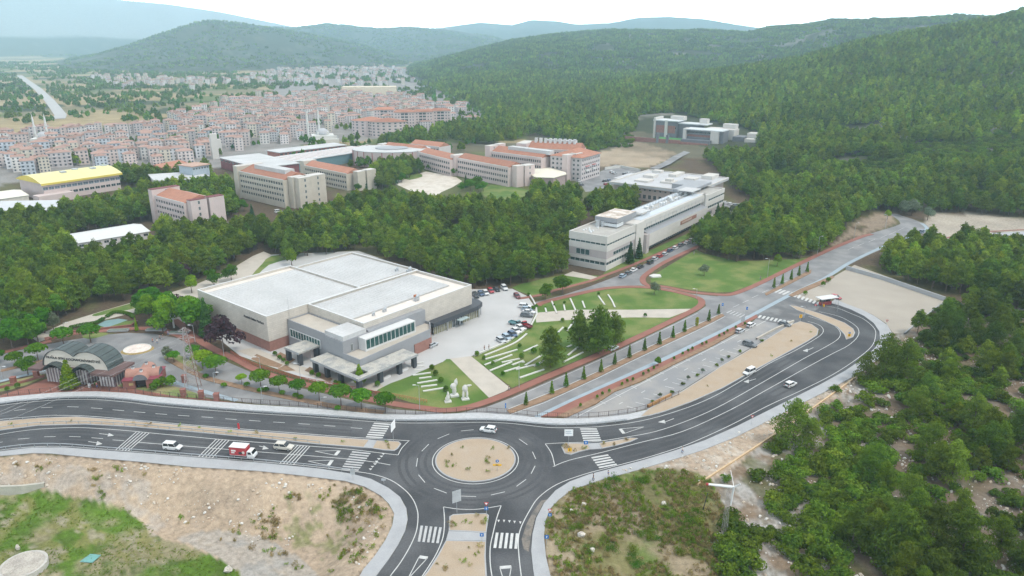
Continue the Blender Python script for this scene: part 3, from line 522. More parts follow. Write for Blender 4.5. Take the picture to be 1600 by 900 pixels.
for px in ([(-50,644),(0,634),(50,628),(100,624.5),(150,624.5),(200,628.5),(240,633.5),(300,639),(360,643.5),(420,647.5),(480,651),(540,655.5),(585,659),(640,661),(700,660.5),(760,659.8),(800,661.8),(840,666.3),(870,668.3),(930,667),(1000,658),(1062,641),(1110,622),(1155,597),(1200,569),(1240,549),(1270,532),(1284,522),(1286,514),(1278,507),(1262,502)],
    [(-50,668),(0,656),(50,651),(100,649),(150,651),(200,655.5),(240,658.8),(300,664),(375,670),(480,678),(540,682.5),(600,686.3),(640,688.7)], [(-50,692),(0,679),(50,671.5),(100,668.5),(140,668.7),(200,673),(240,677),(300,682.5),(360,688),(440,693.7),(480,696.8),(540,701.5),(580,706),(622,711)], [(622,711),(628,700),(639,688.7)],
    [(-50,712),(0,703.5),(50,698.3),(100,697.5),(150,701),(240,708),(300,713),(400,721),(480,728),(540,735),(580,740.5),(610,750),(632,765),(645,780),(652,797),(653,812),(650,832),(640,855),(625,880),(608,903),(590,935)], [(215,691),(290,697),(410,706.5),(500,713.5),(570,720),(610,726.5)],
    [(640,935),(658,903),(668,888),(682,865),(692,840),(694.5,815),(693,792)], [(693,792),(715,795.3),(740,796),(760,794),(783,790)], [(783,790),(776,810),(770,835),(766,855),(766,880),(769,903),(774,940)],
    [(818,940),(815,905),(811,870),(810,842),(815,822),(828,797),(842,777),(870,757),(910,742),(950,731),(1000,718),(1040,706),(1080,692),(1140,665),(1200,634),(1250,611),(1300,586),(1340,560),(1362,541),(1368,525),(1366,513),(1350,499),(1330,490),(1310,482),(1290,478)],
    [(852,693.5),(880,692),(930,690),(975,683.5),(1025,674),(1080,655),(1130,632),(1200,592.5),(1232,574),(1260,558),(1290,542),(1309,530),(1313,520),(1305,510),(1290,503),(1263,494)], [(864,729),(890,719),(940,707),(1000,691.5),(1067,674),(1140,641),(1200,608),(1260,574.5),(1300,553),(1325,540),(1340,526),(1341,514),(1330,504),(1310,494),(1280,487)], [(852,693.5),(862,709),(867,729)]):
    ribbon(mk, wpts(smooth_line(px, 4), closed=False), .19, .016)
ci = [(c0.x+9.75*math.cos(k*math.pi/30), c0.y+9.75*math.sin(k*math.pi/30)) for k in range(61)]; ribbon(mk, ci, .19, .016)
mk.obj('edge_line', whitepaint, ring)
mk = MB()
for u, v, s in [(-10,647,-.18),(31,640.5,-.12),(73,636.7,-.05),(114,635.7,.03),(151,638,.08),(185,641,.08),(218,644,.08),(252,647,.07),(287,649.5,.07),(324,652,.07),(361,655,.07),(398,657.5,.07),(436,660,.06),(475,662.5,.06),(515,665.5,.06),(557,669,.07),(-5,692,-.16),(37,685.5,-.08),(78,682.3,-.03),(117,682.3,.03),(152,684.7,.08),(185,688,.07)]:
    ribbon(mk, wpts([(u-9, v-9*s), (u+9, v+9*s)], closed=False), .18, .016)
for a, c in [((684,685.5),(702,678)),((720,673.5),(740,671.5)),((659,705),(670,694)),((650.5,729),(652.5,716)),((654,742),(664,754)),((678,763),(698,770.5)),((767,773.5),(789,768.5)),((718,775),(744,776)),((811,686),(824,695)),((832,706),(837,717)),((830,740),(836,728)),((807,760),(822,749))]:
    ribbon(mk, wpts([a, c], closed=False), .17, .016)
mk.obj('lane_dash', whitepaint, ring)
mk = MB()
for t0, t1, b0, b1 in (((213,675),(233,676.7),(181,703),(200.5,704.5)), ((338,686.3),(358,688),(310,714),(331,716)), ((465,696),(484,697.5),(437,724.5),(458,726.5))):
    for k in range(5): f = k/4; ribbon(mk, wpts([(t0[0]+(t1[0]-t0[0])*f, t0[1]+(t1[1]-t0[1])*f), (b0[0]+(b1[0]-b0[0])*f, b0[1]+(b1[1]-b0[1])*f)], closed=False), .24, .017)
mk.obj('rumble_stripe', whitepaint, ring)
def zebra(tl, tr, bl, br, k, parent=ring, fill=.55, z=.018, mat=None):
    o = MB()
    for i in range(k):
        f0 = (i+(1-fill)/2)/k; f1 = (i+(1+fill)/2)/k; L = lambda a, c, f: (a[0]+(c[0]-a[0])*f, a[1]+(c[1]-a[1])*f)
        o.poly([tuple(P(*p, z)) for p in (L(tl, bl, f1), L(tr, br, f1), L(tr, br, f0), L(tl, bl, f0))])
    o.obj('zebra_crossing', mat or whitepaint, parent)
wornp = M('worn_road_paint', (.38,.38,.38), .8, .2, .8, 5., world=True)
zebra((585,659.5),(611,661.5),(571,684),(597,685.5), 7); zebra((551,704),(580,707),(532,734),(559,736.5), 8, mat=wornp); zebra((906,668.5),(932,668.5),(912,690),(940,689), 6); zebra((923,713.5),(949,709),(937,732.5),(965,727), 5)
zebra((651,846),(655.5,821),(687,849),(692,824), 5, mat=wornp); zebra((769,856),(773,832),(810,857.5),(812,833.5), 5)
zebra((1232,461),(1236,456),(1279,477),(1283,473), 8, z=.024); zebra((1182,496),(1186,492),(1238,508),(1242,503), 9, z=.024); zebra((1133,488),(1141,484),(1163,498.5),(1171,494), 6, z=.024, fill=.35, mat=wornp); zebra((1208,456),(1218,451),(1226,461),(1236,456), 3, z=.024)
mk = MB()
for u, v in [(779,814),(787.5,814),(796,814.7),(804,815.6),(813,816.6)]: mk.poly([tuple(P(*p, .018)) for p in ((u, v+2.2), (u+2, v-1.9), (u-2, v-1.9))])
for u, v in [(599,709),(596,713),(592,717),(588.5,721),(586,725),(582,729),(579,733)]: mk.poly([tuple(P(*p, .018)) for p in ((u-3, v-1), (u, v+1.6), (u+3, v-1))])
for a, b_, c in (((492,705),(530,704),(524,711.5)), ((481,720.5),(519,719),(513,727.5)), ((1006,667),(969,670),(975,677.5)), ((792,925),(781,887),(799,885.5)), ((637,905),(668,872),(655,870))):
    for p, q_, w_ in ((a, b_, .16), (a, c, .16), (b_, c, .8)): ribbon(mk, wpts([p, q_], closed=False), w_, .018)
for s, e, hd in (((155,677.5),(172,679.5),((170,676.5),(178,680.5),(168,682))), ((138,690),(155,692.5),((152,689),(160,693.5),(150,696))), ((405,697),(414,699),((412,696),(420,701),(410,702.5))), ((1053,654),(1036,660.5),((1038,656),(1028,659.5),(1040,661.5))), ((1271,543),(1258,549),((1262,545),(1254,548),(1262,550))), ((1181,592),(1168,596),((1170,593),(1162,596.5),(1170,598.5)))):
    ribbon(mk, wpts([s, e], closed=False), .2, .018); mk.poly([tuple(P(*p, .018)) for p in hd])
mk.obj('road_arrow', whitepaint, ring)
mk = MB()
ribbon(mk, wpts([(900,652),(960,621),(1050,575),(1140,530),(1197,501)], closed=False), .2, .015)
for x, y in [(565,715),(660,670),(760,620),(850,573),(930,528),(1015,490),(1095,447),(1170,407),(1240,370),(1310,335)]: u, v = 800+x/4, 450+y/4; ribbon(mk, wpts([(u-4, v-2.2), (u+5, v+2.6)], closed=False), .18, .015)
for x, y in [(745,745),(800,720),(850,693),(910,668),(985,620),(1030,597),(1060,573),(1150,530),(1190,508),(1220,487),(1260,463),(1300,442),(1330,423),(1375,403),(1410,383),(1440,365),(1560,310),(1590,295)]: u, v = 800+x/4, 450+y/4; ribbon(mk, wpts([(u-7, v-1.5), (u+7, v+2)], closed=False), .18, .015)
for u, v in [(970,630),(1005,612),(1040,593),(1072,577),(1100,562),(1128,547),(1155,533)]: ribbon(mk, wpts([(u-3, v+1.6), (u+3, v-1.6)], closed=False), .2, .015)
structure(mk.obj('parking_markings', whitepaint))
mk = MB()
for u, v in [(1150,478),(1165,471),(1180,463),(1196,455),(1212,447),(1230,438),(1330,388),(1345,382),(1362,376),(1380,370),(1395,364),(1408,358)]: ribbon(mk, wpts([(u-5, v+2.3), (u+5, v-2.3)], closed=False), .16, .019)
ribbon(mk, wpts([(800,623),(850,601),(900,579),(945,559),(1000,533),(1050,509),(1090,489.5)], closed=False), .14, .019)
for px in ([(797,648),(850,629.5),(880,616),(940,588),(980,568),(1040,539.5),(1080,521),(1110,506.5),(1133,494.5)], [(792,640),(850,616.8),(880,605),(940,577.5),(980,557.6),(1040,529.6),(1080,511),(1110,497.5),(1129,489)]): ribbon(mk, wpts(px, closed=False), .2, .019)
mk.obj('lane_dash', whitepaint, blvd)
# ------------------------------------------------------------------ BUILDINGS
FOOT = []                                           # footprints (world polygons) where no tree may stand
def frame(pl, pr, z=0.):
    a = P(*pl, z); b = P(*pr, z); return Vector((a.x, a.y, 0)), math.atan2(b.y-a.y, b.x-a.x), math.hypot(b.x-a.x, b.y-a.y)
def foot(o, x0, x1, y0, y1, m=2.5):
    c, s = math.cos(o.rotation_euler.z), math.sin(o.rotation_euler.z)
    FOOT.append([(o.location.x+x*c-y*s, o.location.y+x*s+y*c) for x, y in ((x0-m, y0-m), (x1+m, y0-m), (x1+m, y1+m), (x0-m, y1+m))])
WIN = {}
def win_mesh(w, h, gl=None, mull=1, fr=None):
    k = (round(w, 2), round(h, 2), gl.name if gl else 0, mull)
    if k not in WIN:
        b = MB(); b.box(-w/2, w/2, 0, .06, -h/2, h/2, 0)
        f = .07
        b.box(-w/2, w/2, -.05, 0, h/2-f, h/2, 1); b.box(-w/2, w/2, -.05, 0, -h/2, -h/2+f, 1)
        for i in range(mull+2): x = -w/2+f/2+(w-f)*i/(mull+1); b.box(x-f/2, x+f/2, -.05, 0, -h/2+f, h/2-f, 1)
        WIN[k] = b.mesh('window', [gl or dark_glass, fr or trimwhite])
    return WIN[k]
def banded(root, x0, L, y0, D, H, strips, nwin, ww, wall, back=True, name='wall', gl=None, ends=.5):
    """block with rows of set-back windows: strips = [(z, height)], front faces -y"""
    b = MB(); z = 0; r = .35
    b.box(x0+.4, x0+L-.4, y0+r, y0+D-r, 0, H-.05)
    for zs, hs in strips:
        if zs > z: b.box(x0, x0+L, y0, y0+D, z, zs)
        pitch = (L-2*ends)/nwin; gap = pitch-ww
        for yy in ((y0, y0+r),)+(((y0+D-r, y0+D),) if back else ()):
            for i in range(nwin+1):
                xc = x0+ends+pitch*i; a = max(x0, xc-gap/2) if i else x0; e = min(x0+L, xc+gap/2) if i < nwin else x0+L
                b.box(a, e, yy[0], yy[1], zs, zs+hs)
        b.box(x0, x0+.4, y0+r, y0+D-r, zs, zs+hs); b.box(x0+L-.4, x0+L, y0+r, y0+D-r, zs, zs+hs)
        wm = win_mesh(ww-.04, hs-.04, gl)
        for i in range(nwin):
            link('window', wm, root, (x0+ends+pitch*(i+.5), y0+r-.07, zs+hs/2))
            if back: link('window', wm, root, (x0+ends+pitch*(i+.5), y0+D-r+.07, zs+hs/2), math.pi)
        z = zs+hs
    b.box(x0, x0+L, y0, y0+D, z, H)
    return b.obj(name, wall, root)
def gable(root, x0, x1, y0, y1, z, h, mat, ov=.4, name='roof', hip=0.):
    b = MB(); ym = (y0+y1)/2; A = [(x0-ov, y0-ov, z), (x1+ov, y0-ov, z), (x1+ov, y1+ov, z), (x0-ov, y1+ov, z)]; R = [(x0-ov+hip, ym, z+h), (x1+ov-hip, ym, z+h)]
    b.poly([A[0], A[1], R[1], R[0]]); b.poly([A[2], A[3], R[0], R[1]]); b.poly([A[1], A[2], R[1]]); b.poly([A[3], A[0], R[0]]); b.poly(A[::-1])
    return b.obj(name, mat, root)
def parapet(b, x0, x1, y0, y1, z0, z1, t=.35, mi=0):
    b.box(x0, x1, y0, y0+t, z0, z1, mi); b.box(x0, x1, y1-t, y1, z0, z1, mi); b.box(x0, x0+t, y0+t, y1-t, z0, z1, mi); b.box(x1-t, x1, y0+t, y1-t, z0, z1, mi)
def text(body, size, parent, loc, rot, mat, name='lettering', depth=.05):
    cu = bpy.data.curves.new(name, 'FONT'); cu.body = body; cu.size = size; cu.extrude = depth; cu.align_x = 'CENTER'; cu.align_y = 'CENTER'; cu.resolution_u = 2
    t = bpy.data.objects.new(name, cu); COL.objects.link(t); dg = bpy.context.evaluated_depsgraph_get(); me = bpy.data.meshes.new_from_object(t.evaluated_get(dg)); bpy.data.objects.remove(t)
    me.materials.clear(); me.materials.append(mat); o = link(name, me, parent, loc); o.rotation_euler = rot; return o
def simple(name, pl, pr, z, D, H, wall, label, cat='building'):
    loc, ang, L = frame(pl, pr, z); r = empty(name, loc, ang, label, cat); foot(r, 0, L, 0, D); return r, L

# --- the culture hall
o = P(416, 494.75, 11.56); hall = empty('culture_hall', (o.x, o.y, 0), rad(50.7), 'large beige stone culture hall with flat white roofs beside the paved court', 'hall'); foot(hall, -2, 64, -44, 42)
b = MB(); b.box(.18, 36.3, .18, 40, 0, 3.4); b.obj('brick_base', brick_m, hall)
b = MB(); b.box(0, 36.3, 0, 40.2, 3.4, 10.7); b.box(36.3, 63, .0, 37.6, 0, 10.5); b.box(14.9, 62, -27, 0, 0, 10.55); b.obj('stone_wall', stone_clad, hall)
b = MB(); parapet(b, 0, 36.3, 0, 40.2, 10.7, 11.5); parapet(b, 36.3, 63, .3, 37.6, 10.5, 11.3, .3); parapet(b, 14.9, 62, -27, -.02, 10.55, 11.45, .3); b.obj('parapet', stone_clad, hall)
b = MB(); parapet(b, -.06, 36.36, -.06, 40.26, 11.5, 11.62, .5); parapet(b, 36.4, 63.06, .26, 37.66, 11.3, 11.4, .42); parapet(b, 14.84, 62.06, -27.06, -.08, 11.45, 11.56, .45); b.obj('parapet_cap', trimwhite, hall)
for x0, x1, y0, y1, z in ((1.0, 35.6, 1.0, 36.3, 10.95), (37, 62.4, 3.2, 36.9, 10.75), (15.8, 58, -20.2, -1.0, 11.0)):
    b = MB(); b.box(x0, x1, y0, y1, z-.4, z); rf = b.obj('roof', roofwhite, hall); s_ = MB()
    k = x0+1.2
    while k < x1: s_.box(k-.025, k+.025, y0+.02, y1-.02, z, z+.05); k += 1.2
    so = s_.obj('roof_seam', roofwhite, rf); so['kind'] = 'stuff'
for q_ in ((.6, 35.7, 37.2, 39.6, 10.7, 10.78), (16, 61.6, -26.6, -20.6, 10.55, 10.62), (58.4, 61.6, -20.59, -.4, 10.55, 10.62)): b = MB(); b.box(*q_); b.obj('roof_walkway', M('roof_gravel', (.60,.55,.50), .9, .08, .4), hall)
b = MB(); b.box(6.9, 14.9, -21, -.1, 0, 8.3); b.box(5.4, 14.9, -29, -21, 0, 9.2); b.box(14.9, 38, -29, -27.02, 0, 9.8); b.prism([(5, -36.8), (33.9, -35.4), (38, -31), (38, -29.02), (5, -29.02)], 0, 5.2); b.obj('grey_wall', greymetal, hall)
b = MB(); parapet(b, 6.9, 14.9, -20.9, -.12, 8.3, 8.75, .3); w_ = [(5, -36.8), (33.9, -35.4), (38, -31), (38, -29.1)]
for p_, q_ in zip(w_[:-1], w_[1:]): b.obox(((p_[0]+q_[0])/2, (p_[1]+q_[1])/2+.15), math.atan2(q_[1]-p_[1], q_[0]-p_[0]), math.hypot(q_[0]-p_[0], q_[1]-p_[1]), .3, 5.2, 6.05)
b.box(5, 5.3, -36.6, -29.05, 5.2, 6.05); b.obj('grey_parapet', greymetal, hall)
b = MB(); b.box(7.2, 14.6, -20.6, -.42, 8.3, 8.36); b.prism([(5.4, -36.4), (33.7, -35), (37.6, -31), (37.6, -29.1), (5.4, -29.1)], 5.2, 5.27); b.obj('terrace_floor', stonepave, hall)
b = MB(); b.prism([(26.4, -36.0), (33.95, -35.62), (38.15, -31.05), (38.15, -29.3), (26.4, -29.3)], 0, 3.3); b.obj('brick_base', brick_m, hall)
b = MB(); b.box(5.9, 14.4, -28.6, -20.3, 9.2, 10.5); b.obj('white_roof_box', roofwhite, hall)
gm_ = win_mesh(1.28, 2.3, green_glass, 0)
b = MB(); b.box(6.72, 6.9, -16.4, -1.2, 3.2, 3.4); b.box(6.72, 6.9, -16.4, -1.2, 5.9, 6.05); b.box(6.72, 6.9, -16.5, -16.3, 3.4, 5.9); b.box(6.72, 6.9, -1.3, -1.1, 3.4, 5.9); b.obj('window_frame', trimwhite, hall)
for k in range(11): link('window', win_mesh(1.28, 2.4, green_glass, 0), hall, (6.83, -1.95-1.36*k, 4.65), -math.pi/2)
b = MB(); b.box(11, 30.6, -32.2, -29.02, 8.75, 9.05); b.box(11, 11.25, -32.2, -29.02, 5.27, 8.75); b.box(30.35, 30.6, -32.2, -29.02, 5.27, 8.75); b.box(11.25, 30.35, -32.2, -31.9, 5.27, 5.75); b.obj('window_box', trimwhite, hall)
for k in range(12): link('window', win_mesh(1.56, 2.95, green_glass, 0), hall, (12.05+1.59*k, -32.1, 7.25))
for x, z in ((8.5, 2.6), (8.5, 6.6)): link('window', win_mesh(.8, 2.2), hall, (x, -29.06 if z > 5 else -29.06, z))
def canopy(boxes, z0=3.75, z1=4.25):
    b = MB()
    for q_ in boxes: b.box(*q_, z0, z1)
    return b.obj('canopy', M('canopy_concrete', (.42,.40,.36), .9, .28, .35, 3., col2=(.25,.25,.24)), hall)
canopy([(-.6, 6.88, -16, -9)]); canopy([(-1, .4, -43.2, -22), (.4, 3.8, -38, -22), (.4, 3.8, -43.2, -41.6), (3.8, 5, -43.2, -22), (5, 20.9, -43.2, -37)])
b = MB(); b.box(-1.1, 21, -43.3, -43.21, 3.6, 4.3); b.box(-1.1, -1.01, -43.2, -22, 3.6, 4.3); b.box(-.7, -.61, -16, -9, 3.6, 4.3); b.obj('canopy_edge', concrete, hall)
for x, y in ((.2, -9.6), (.2, -15.2), (.2, -22.6), (.2, -28), (.2, -34), (-.2, -42.4), (7.4, -42.2), (14.5, -42.2), (20.2, -42.2), (6., -15.2)):
    b = MB(); b.box(x-.6, x+.6, y-.6, y+.6, 0, 3.75); b.obj('pillar', darkmetal, hall)
for q_ in ((4.4, 4.98, -36.5, -22.3, 0, 3.7), (6, 20.4, -38.2, -37.4, 0, 3.7), (4.5, 6.85, -14.6, -9.2, 0, 3.7)): b = MB(); b.box(*q_); b.obj('porch_wall', M('porch_render', (.46,.40,.39), .9, .08, .4), hall)
for x, y in ((9.5, -41.5), (16.2, -41.5)): b = MB(); b.box(x-2, x+2, y-.4, y+.4, 0, .6); b.obj('planter_bench', trimwhite, hall)
b = MB(); b.box(40.5, 62, -30, -27.03, 3.1, 4.5); b.prism([(62, -30), (65.6, -28.6), (67, -25.5), (66.4, -22), (62.02, -21.5)], 3.1, 4.5); b.obj('cafe_fascia', darkmetal, hall)
for k in range(13): link('window', win_mesh(1.6, 2.9, dark_glass if k in (5, 6, 7) else M('cafe_glass', (.16,.15,.09), .15, .5, .5), 1), hall, (42+1.72*k, -29.2, 1.55))
for x, y in ((65.2, -28.2), (66.4, -25.4), (62.6, -29.6), (53, -29.8), (47, -29.8)):
    b = MB(); b.box(x-.12, x+.12, y-.12, y+.12, 0, 3.1); b.obj('cafe_post', galv, hall)
b = MB(); b.box(51, 55.5, -31.8, -30, 2.55, 2.75); b.obj('entrance_canopy', M('clear_canopy', (.35,.42,.42), .2, .1), hall)
for x, y, z, s in ((40.4, -22.7, 11.1, .8), (27, -22.4, 10.9, .6), (22.6, -22.4, 10.9, .45), (58.2, 6.4, 11, .6), (59.8, 1.6, 10.9, .9)):
    b = MB(); b.box(x-s, x+s, y-s*.6, y+s*.6, z-.4, z+s); b.tube((x, y, z+s), (x+s*1.2, y, z+s*1.8), s*.5, s*.55, 8); b.obj('roof_fan', galv, hall)
b = MB(); b.box(40.2, 41.2, -22.2, -21.5, 11.6, 12.4); b.obj('roof_fan_cover', M('orange_rust', (.42,.15,.06), .8, .2), hall)
text('Atatürk Kültür Merkezi', 1.15, hall, (-.08, 7.2, 8.9), (math.pi/2, 0, -math.pi/2), darkmetal)
b = MB(); b.tube((7.6, -.4, 8.3), (7.6, -.4, 16), .06, .03, 5); b.obj('mast', galv, hall)

# --- the faculty building at right
loc, ang, L = frame((949, 370), (1105, 303), 14.7); fac = empty('faculty_building', loc, ang, 'long white faculty building with ribbon windows and rooftop plant beside the street of parked cars', 'building'); foot(fac, -1, 136, -2, 19)
greyst = M('grey_stone_band', (.38,.34,.33), .85, .06, .5)
b = MB(); b.box(.5, 25.5, .5, 17.6, 0, 14.0)
for z0, z1 in ((0, 2.2), (3.6, 5.0), (8.2, 10.6), (11.5, 14.7)): b.box(0, 25.8, 0, 18.1, z0, z1) if z1 < 14 else parapet(b, 0, 25.8, 0, 18.1, z0, z1, .45)
b.box(25.8, 33.5, -.5, 15.5, 0, 14.9); b.box(33.5, 109, 1.4, 15.2, 0, 13.9); b.box(33.5, 109, .2, 1.4, 11.2, 14.8); b.box(36.6, 107, -1.6, 1.4, 2.6, 8.4); b.box(105.6, 109.4, -.8, 15.4, 0, 14.8)
b.box(109.9, 135, .4, 17, 0, 13)
for z0, z1 in ((0, 1.8), (5.4, 6.2), (7.6, 10.2), (11.3, 13.8)): b.box(109.4, 135.4, 0, 17.4, z0, z1) if z1 < 13 else parapet(b, 109.4, 135.4, 0, 17.4, z0, z1, .45)
b.obj('wall', whitewall, fac)
for q_ in ((.1, 25.7, .1, 18, 5.02, 8.18), (33.6, 36.58, -1.9, 1.4, 0, 8.6), (109.6, 135.2, .1, 17.3, 1.85, 5.38)): b = MB(); b.box(*q_); b.obj('stone_band', greyst, fac)
gs = M('ribbon_glass', (.05,.085,.085), .12, .4, .4)
def ribbonwin(x0, x1, y, z, h, n_, axis='x'):
    w = (x1-x0)/n_; m_ = win_mesh(w-.05, h, gs, 0)
    for k in range(n_):
        if axis == 'x': link('window', m_, fac, (x0+w*(k+.5), y, z))
        else: link('window', m_, fac, (y, x0+w*(k+.5), z), -math.pi/2)
ribbonwin(.6, 25.4, .3, 2.9, 1.36, 11); ribbonwin(.6, 25.4, .3, 11.05, .86, 11); ribbonwin(6, 24, .02, 6.3, 1.5, 8); ribbonwin(.8, 17.4, .3, 2.9, 1.36, 7, 'y'); ribbonwin(.8, 17.4, .3, 11.05, .86, 7, 'y'); ribbonwin(8, 14.5, .02, 6.7, 2.4, 3, 'y')
ribbonwin(36.8, 106.8, .75, 1.4, 2.1, 32); ribbonwin(37, 104, 1.3, 10.3, 1.5, 28); ribbonwin(110, 135, .3, 6.9, 1.36, 10); ribbonwin(110, 135, .3, 10.75, 1.0, 10); ribbonwin(112, 118, .02, 3.6, 2, 3)
b = MB(); b.poly([(36.6, -1.6, 8.4), (107, -1.6, 8.4), (107, 1.2, 9.5), (36.6, 1.2, 9.5)]); b.poly([(36.6, -1.6, 8.38), (36.6, 1.2, 9.48), (36.6, 1.2, 8.38)]); b.obj('sloped_ledge', greymetal, fac)
b = MB()
for k in range(15): x = 37+k*4.7; b.box(x-.05, x+.05, -.1, 0, 11.6, 13.2)
b.box(36.5, 106, -.12, -.04, 13.15, 13.25); b.obj('facade_rail', galv, fac)
sp = MB(); sp.box(72, 92, -1.78, -1.62, 5.6, 7.4); sg = sp.obj('sign_panel', M('brown_sign', (.27,.13,.09), .8, .2, 2., 8.), fac); sp = MB(); sp.box(73, 85.5, -1.84, -1.79, 6.0, 7.0); sp.obj('sign_letters', M('sign_strip', (.40,.30,.25), .8, .5, 4., 9.), sg)
b = MB(); b.box(.6, 25.2, .6, 17.5, 14.0, 14.06); b.box(110, 134.8, .6, 16.8, 13, 13.06); b.box(34, 105.5, 6, 12.5, 13.9, 13.96); b.obj('roof', M('roof_grey_felt', (.36,.345,.32), .9, .15, .3, 2.), fac)
b = MB(); b.box(34, 105.5, 1.5, 5.6, 13.9, 14.9); b.box(34, 105.5, 12.6, 15.1, 13.9, 14.4); b.obj('roof_sheet', M('blue_grey_sheet', (.46,.50,.54), .5, .05, .3), fac)
b = MB(); b.box(17, 35.5, 4.6, 15.4, 16.2, 18.2); b.box(23, 33, 5, 15, 14.06, 16.2); b.obj('plant_room', greymetal, fac)
b = MB(); b.box(17.1, 35.4, 4.7, 15.3, 18.2, 18.28); b.obj('plant_room_roof', M('rusty_felt', (.40,.33,.27), .9, .25, .3, 2., col2=(.55,.50,.46)), fac)
b = MB()
for x in (17.6, 20, 22.4):
    for y in (5, 8.5, 12): b.box(x-.12, x+.12, y-.12, y+.12, 14.06, 16.2)
b.obj('plant_leg', galv, fac)
b = MB(); b.tube((15.4, 13, 14.06), (15.4, 13, 16.9), .9, n=10); b.tube((16.2, 11.2, 14.06), (16.2, 11.2, 16.4), .7, n=10); b.obj('water_tank', galv, fac)
b = MB(); b.box(16.4, 22.4, 4.3, 4.5, 14.6, 16.1); b.box(16.3, 16.5, 4.5, 14, 14.7, 16.0); b.obj('louvre_screen', M('pale_louvre', (.52,.54,.55), .6, .12, 6.), fac)
b = MB(); b.box(40, 48.5, 4, 9.5, 16.4, 16.6); b.box(40.2, 40.4, 4.2, 4.4, 13.9, 16.4); b.box(48.1, 48.3, 4.2, 4.4, 13.9, 16.4); b.box(40.2, 40.4, 9.1, 9.3, 13.9, 16.4); b.box(98, 109, 3.5, 12, 16.9, 17.1); b.box(98.2, 98.5, 3.7, 4, 13.9, 16.9); b.box(98.2, 98.5, 11.5, 11.8, 13.9, 16.9); b.box(108.6, 108.9, 3.7, 4, 13.9, 16.9); b.obj('roof_canopy', roofwhite, fac)
b = MB()
for k in range(15):
    x = 50+k*3.3
    for y in (6, 12.4): b.box(x-.06, x+.06, y-.06, y+.06, 13.9, 15.9)
for y in (6, 12.4): b.box(50, 97, y-.06, y+.06, 15.9, 16.02); b.box(50, 97, y-.05, y+.05, 14.9, 15)
b.obj('pipe_frame', galv, fac)
random.seed(3); b = MB()
for k in range(26): x = random.uniform(50, 104); y = random.uniform(7, 11.5); b.box(x, x+random.uniform(.8, 2), y, y+random.uniform(.6, 1.2), 13.9, 14.9+random.random()*.8)
for k in range(9): x = random.uniform(3, 14); y = random.uniform(7, 16); b.box(x, x+.8, y, y+.5, 14.06, 14.5+random.random()*.3)
b.obj('air_unit', M('hvac_white', (.6,.61,.62), .5, .1), fac)
b = MB(); b.box(109.4, 135, 17.42, 19, 0, 9); b.box(104, 136, 8.0, 17, 14.85, 16.2); b.obj('upper_block', greymetal, fac)
# low block behind it
loc, ang, L = frame((992, 289), (1048, 297), 9); bk = empty('faculty_annex', (fac.location.x, fac.location.y, 0), fac.rotation_euler.z, 'low wide annex with pale grey roof and roof lights behind the faculty building', 'building'); foot(bk, 137, 196, 18, 76)
b = MB(); b.box(139, 190, 20, 70, 0, 8); b.box(150, 172, 69.9, 78, 0, 7.5); b.obj('wall', M('pinkish_stone', (.50,.41,.37), .85, .1, .5), bk)
b = MB(); b.box(136.6, 192, 17.6, 72, 8, 9.1); b.box(155, 178, 69, 79, 7.5, 8.4); b.obj('roof', M('pale_grey_roof', (.42,.42,.43), .8, .10, .1, 1.), bk)
b = MB(); b.box(136.5, 192.1, 17.5, 18.2, 9.1, 9.7); b.box(136.5, 137.1, 18.2, 72.1, 9.1, 9.7); b.box(191.4, 192.1, 18.2, 72.1, 9.1, 9.7); b.box(137.1, 191.4, 71.4, 72.1, 9.1, 9.7); b.obj('roof_edge', whitewall, bk)
for x, y, w, d, h in ((148, 52, 9, 9, 1.1), (152, 38, 9, 8, 1.1), (154, 39.5, 4, 4, 2.6), (164, 56, 8, 7, 1.6), (176, 46, 14, 5, 1.6), (172, 32, 7, 7, 1.), (180, 24, 12, 7, 2.2), (184, 60, 5, 6, 1.6)):
    b = MB(); b.box(x, x+w, y, y+d, 9.1, 9.1+h); b.obj('roof_light', whitewall, bk)
for k in range(14): link('window', win_mesh(1.2, 1.0), bk, (138.93, 23+3.3*k, 6.6), -math.pi/2); link('window', win_mesh(1.8, 2.4), bk, (138.93, 23+3.3*k, 2.6), -math.pi/2)
b = MB(); b.box(140, 156, 20.5, 33, 9.1, 12); b.obj('upper_block', greymetal, bk)

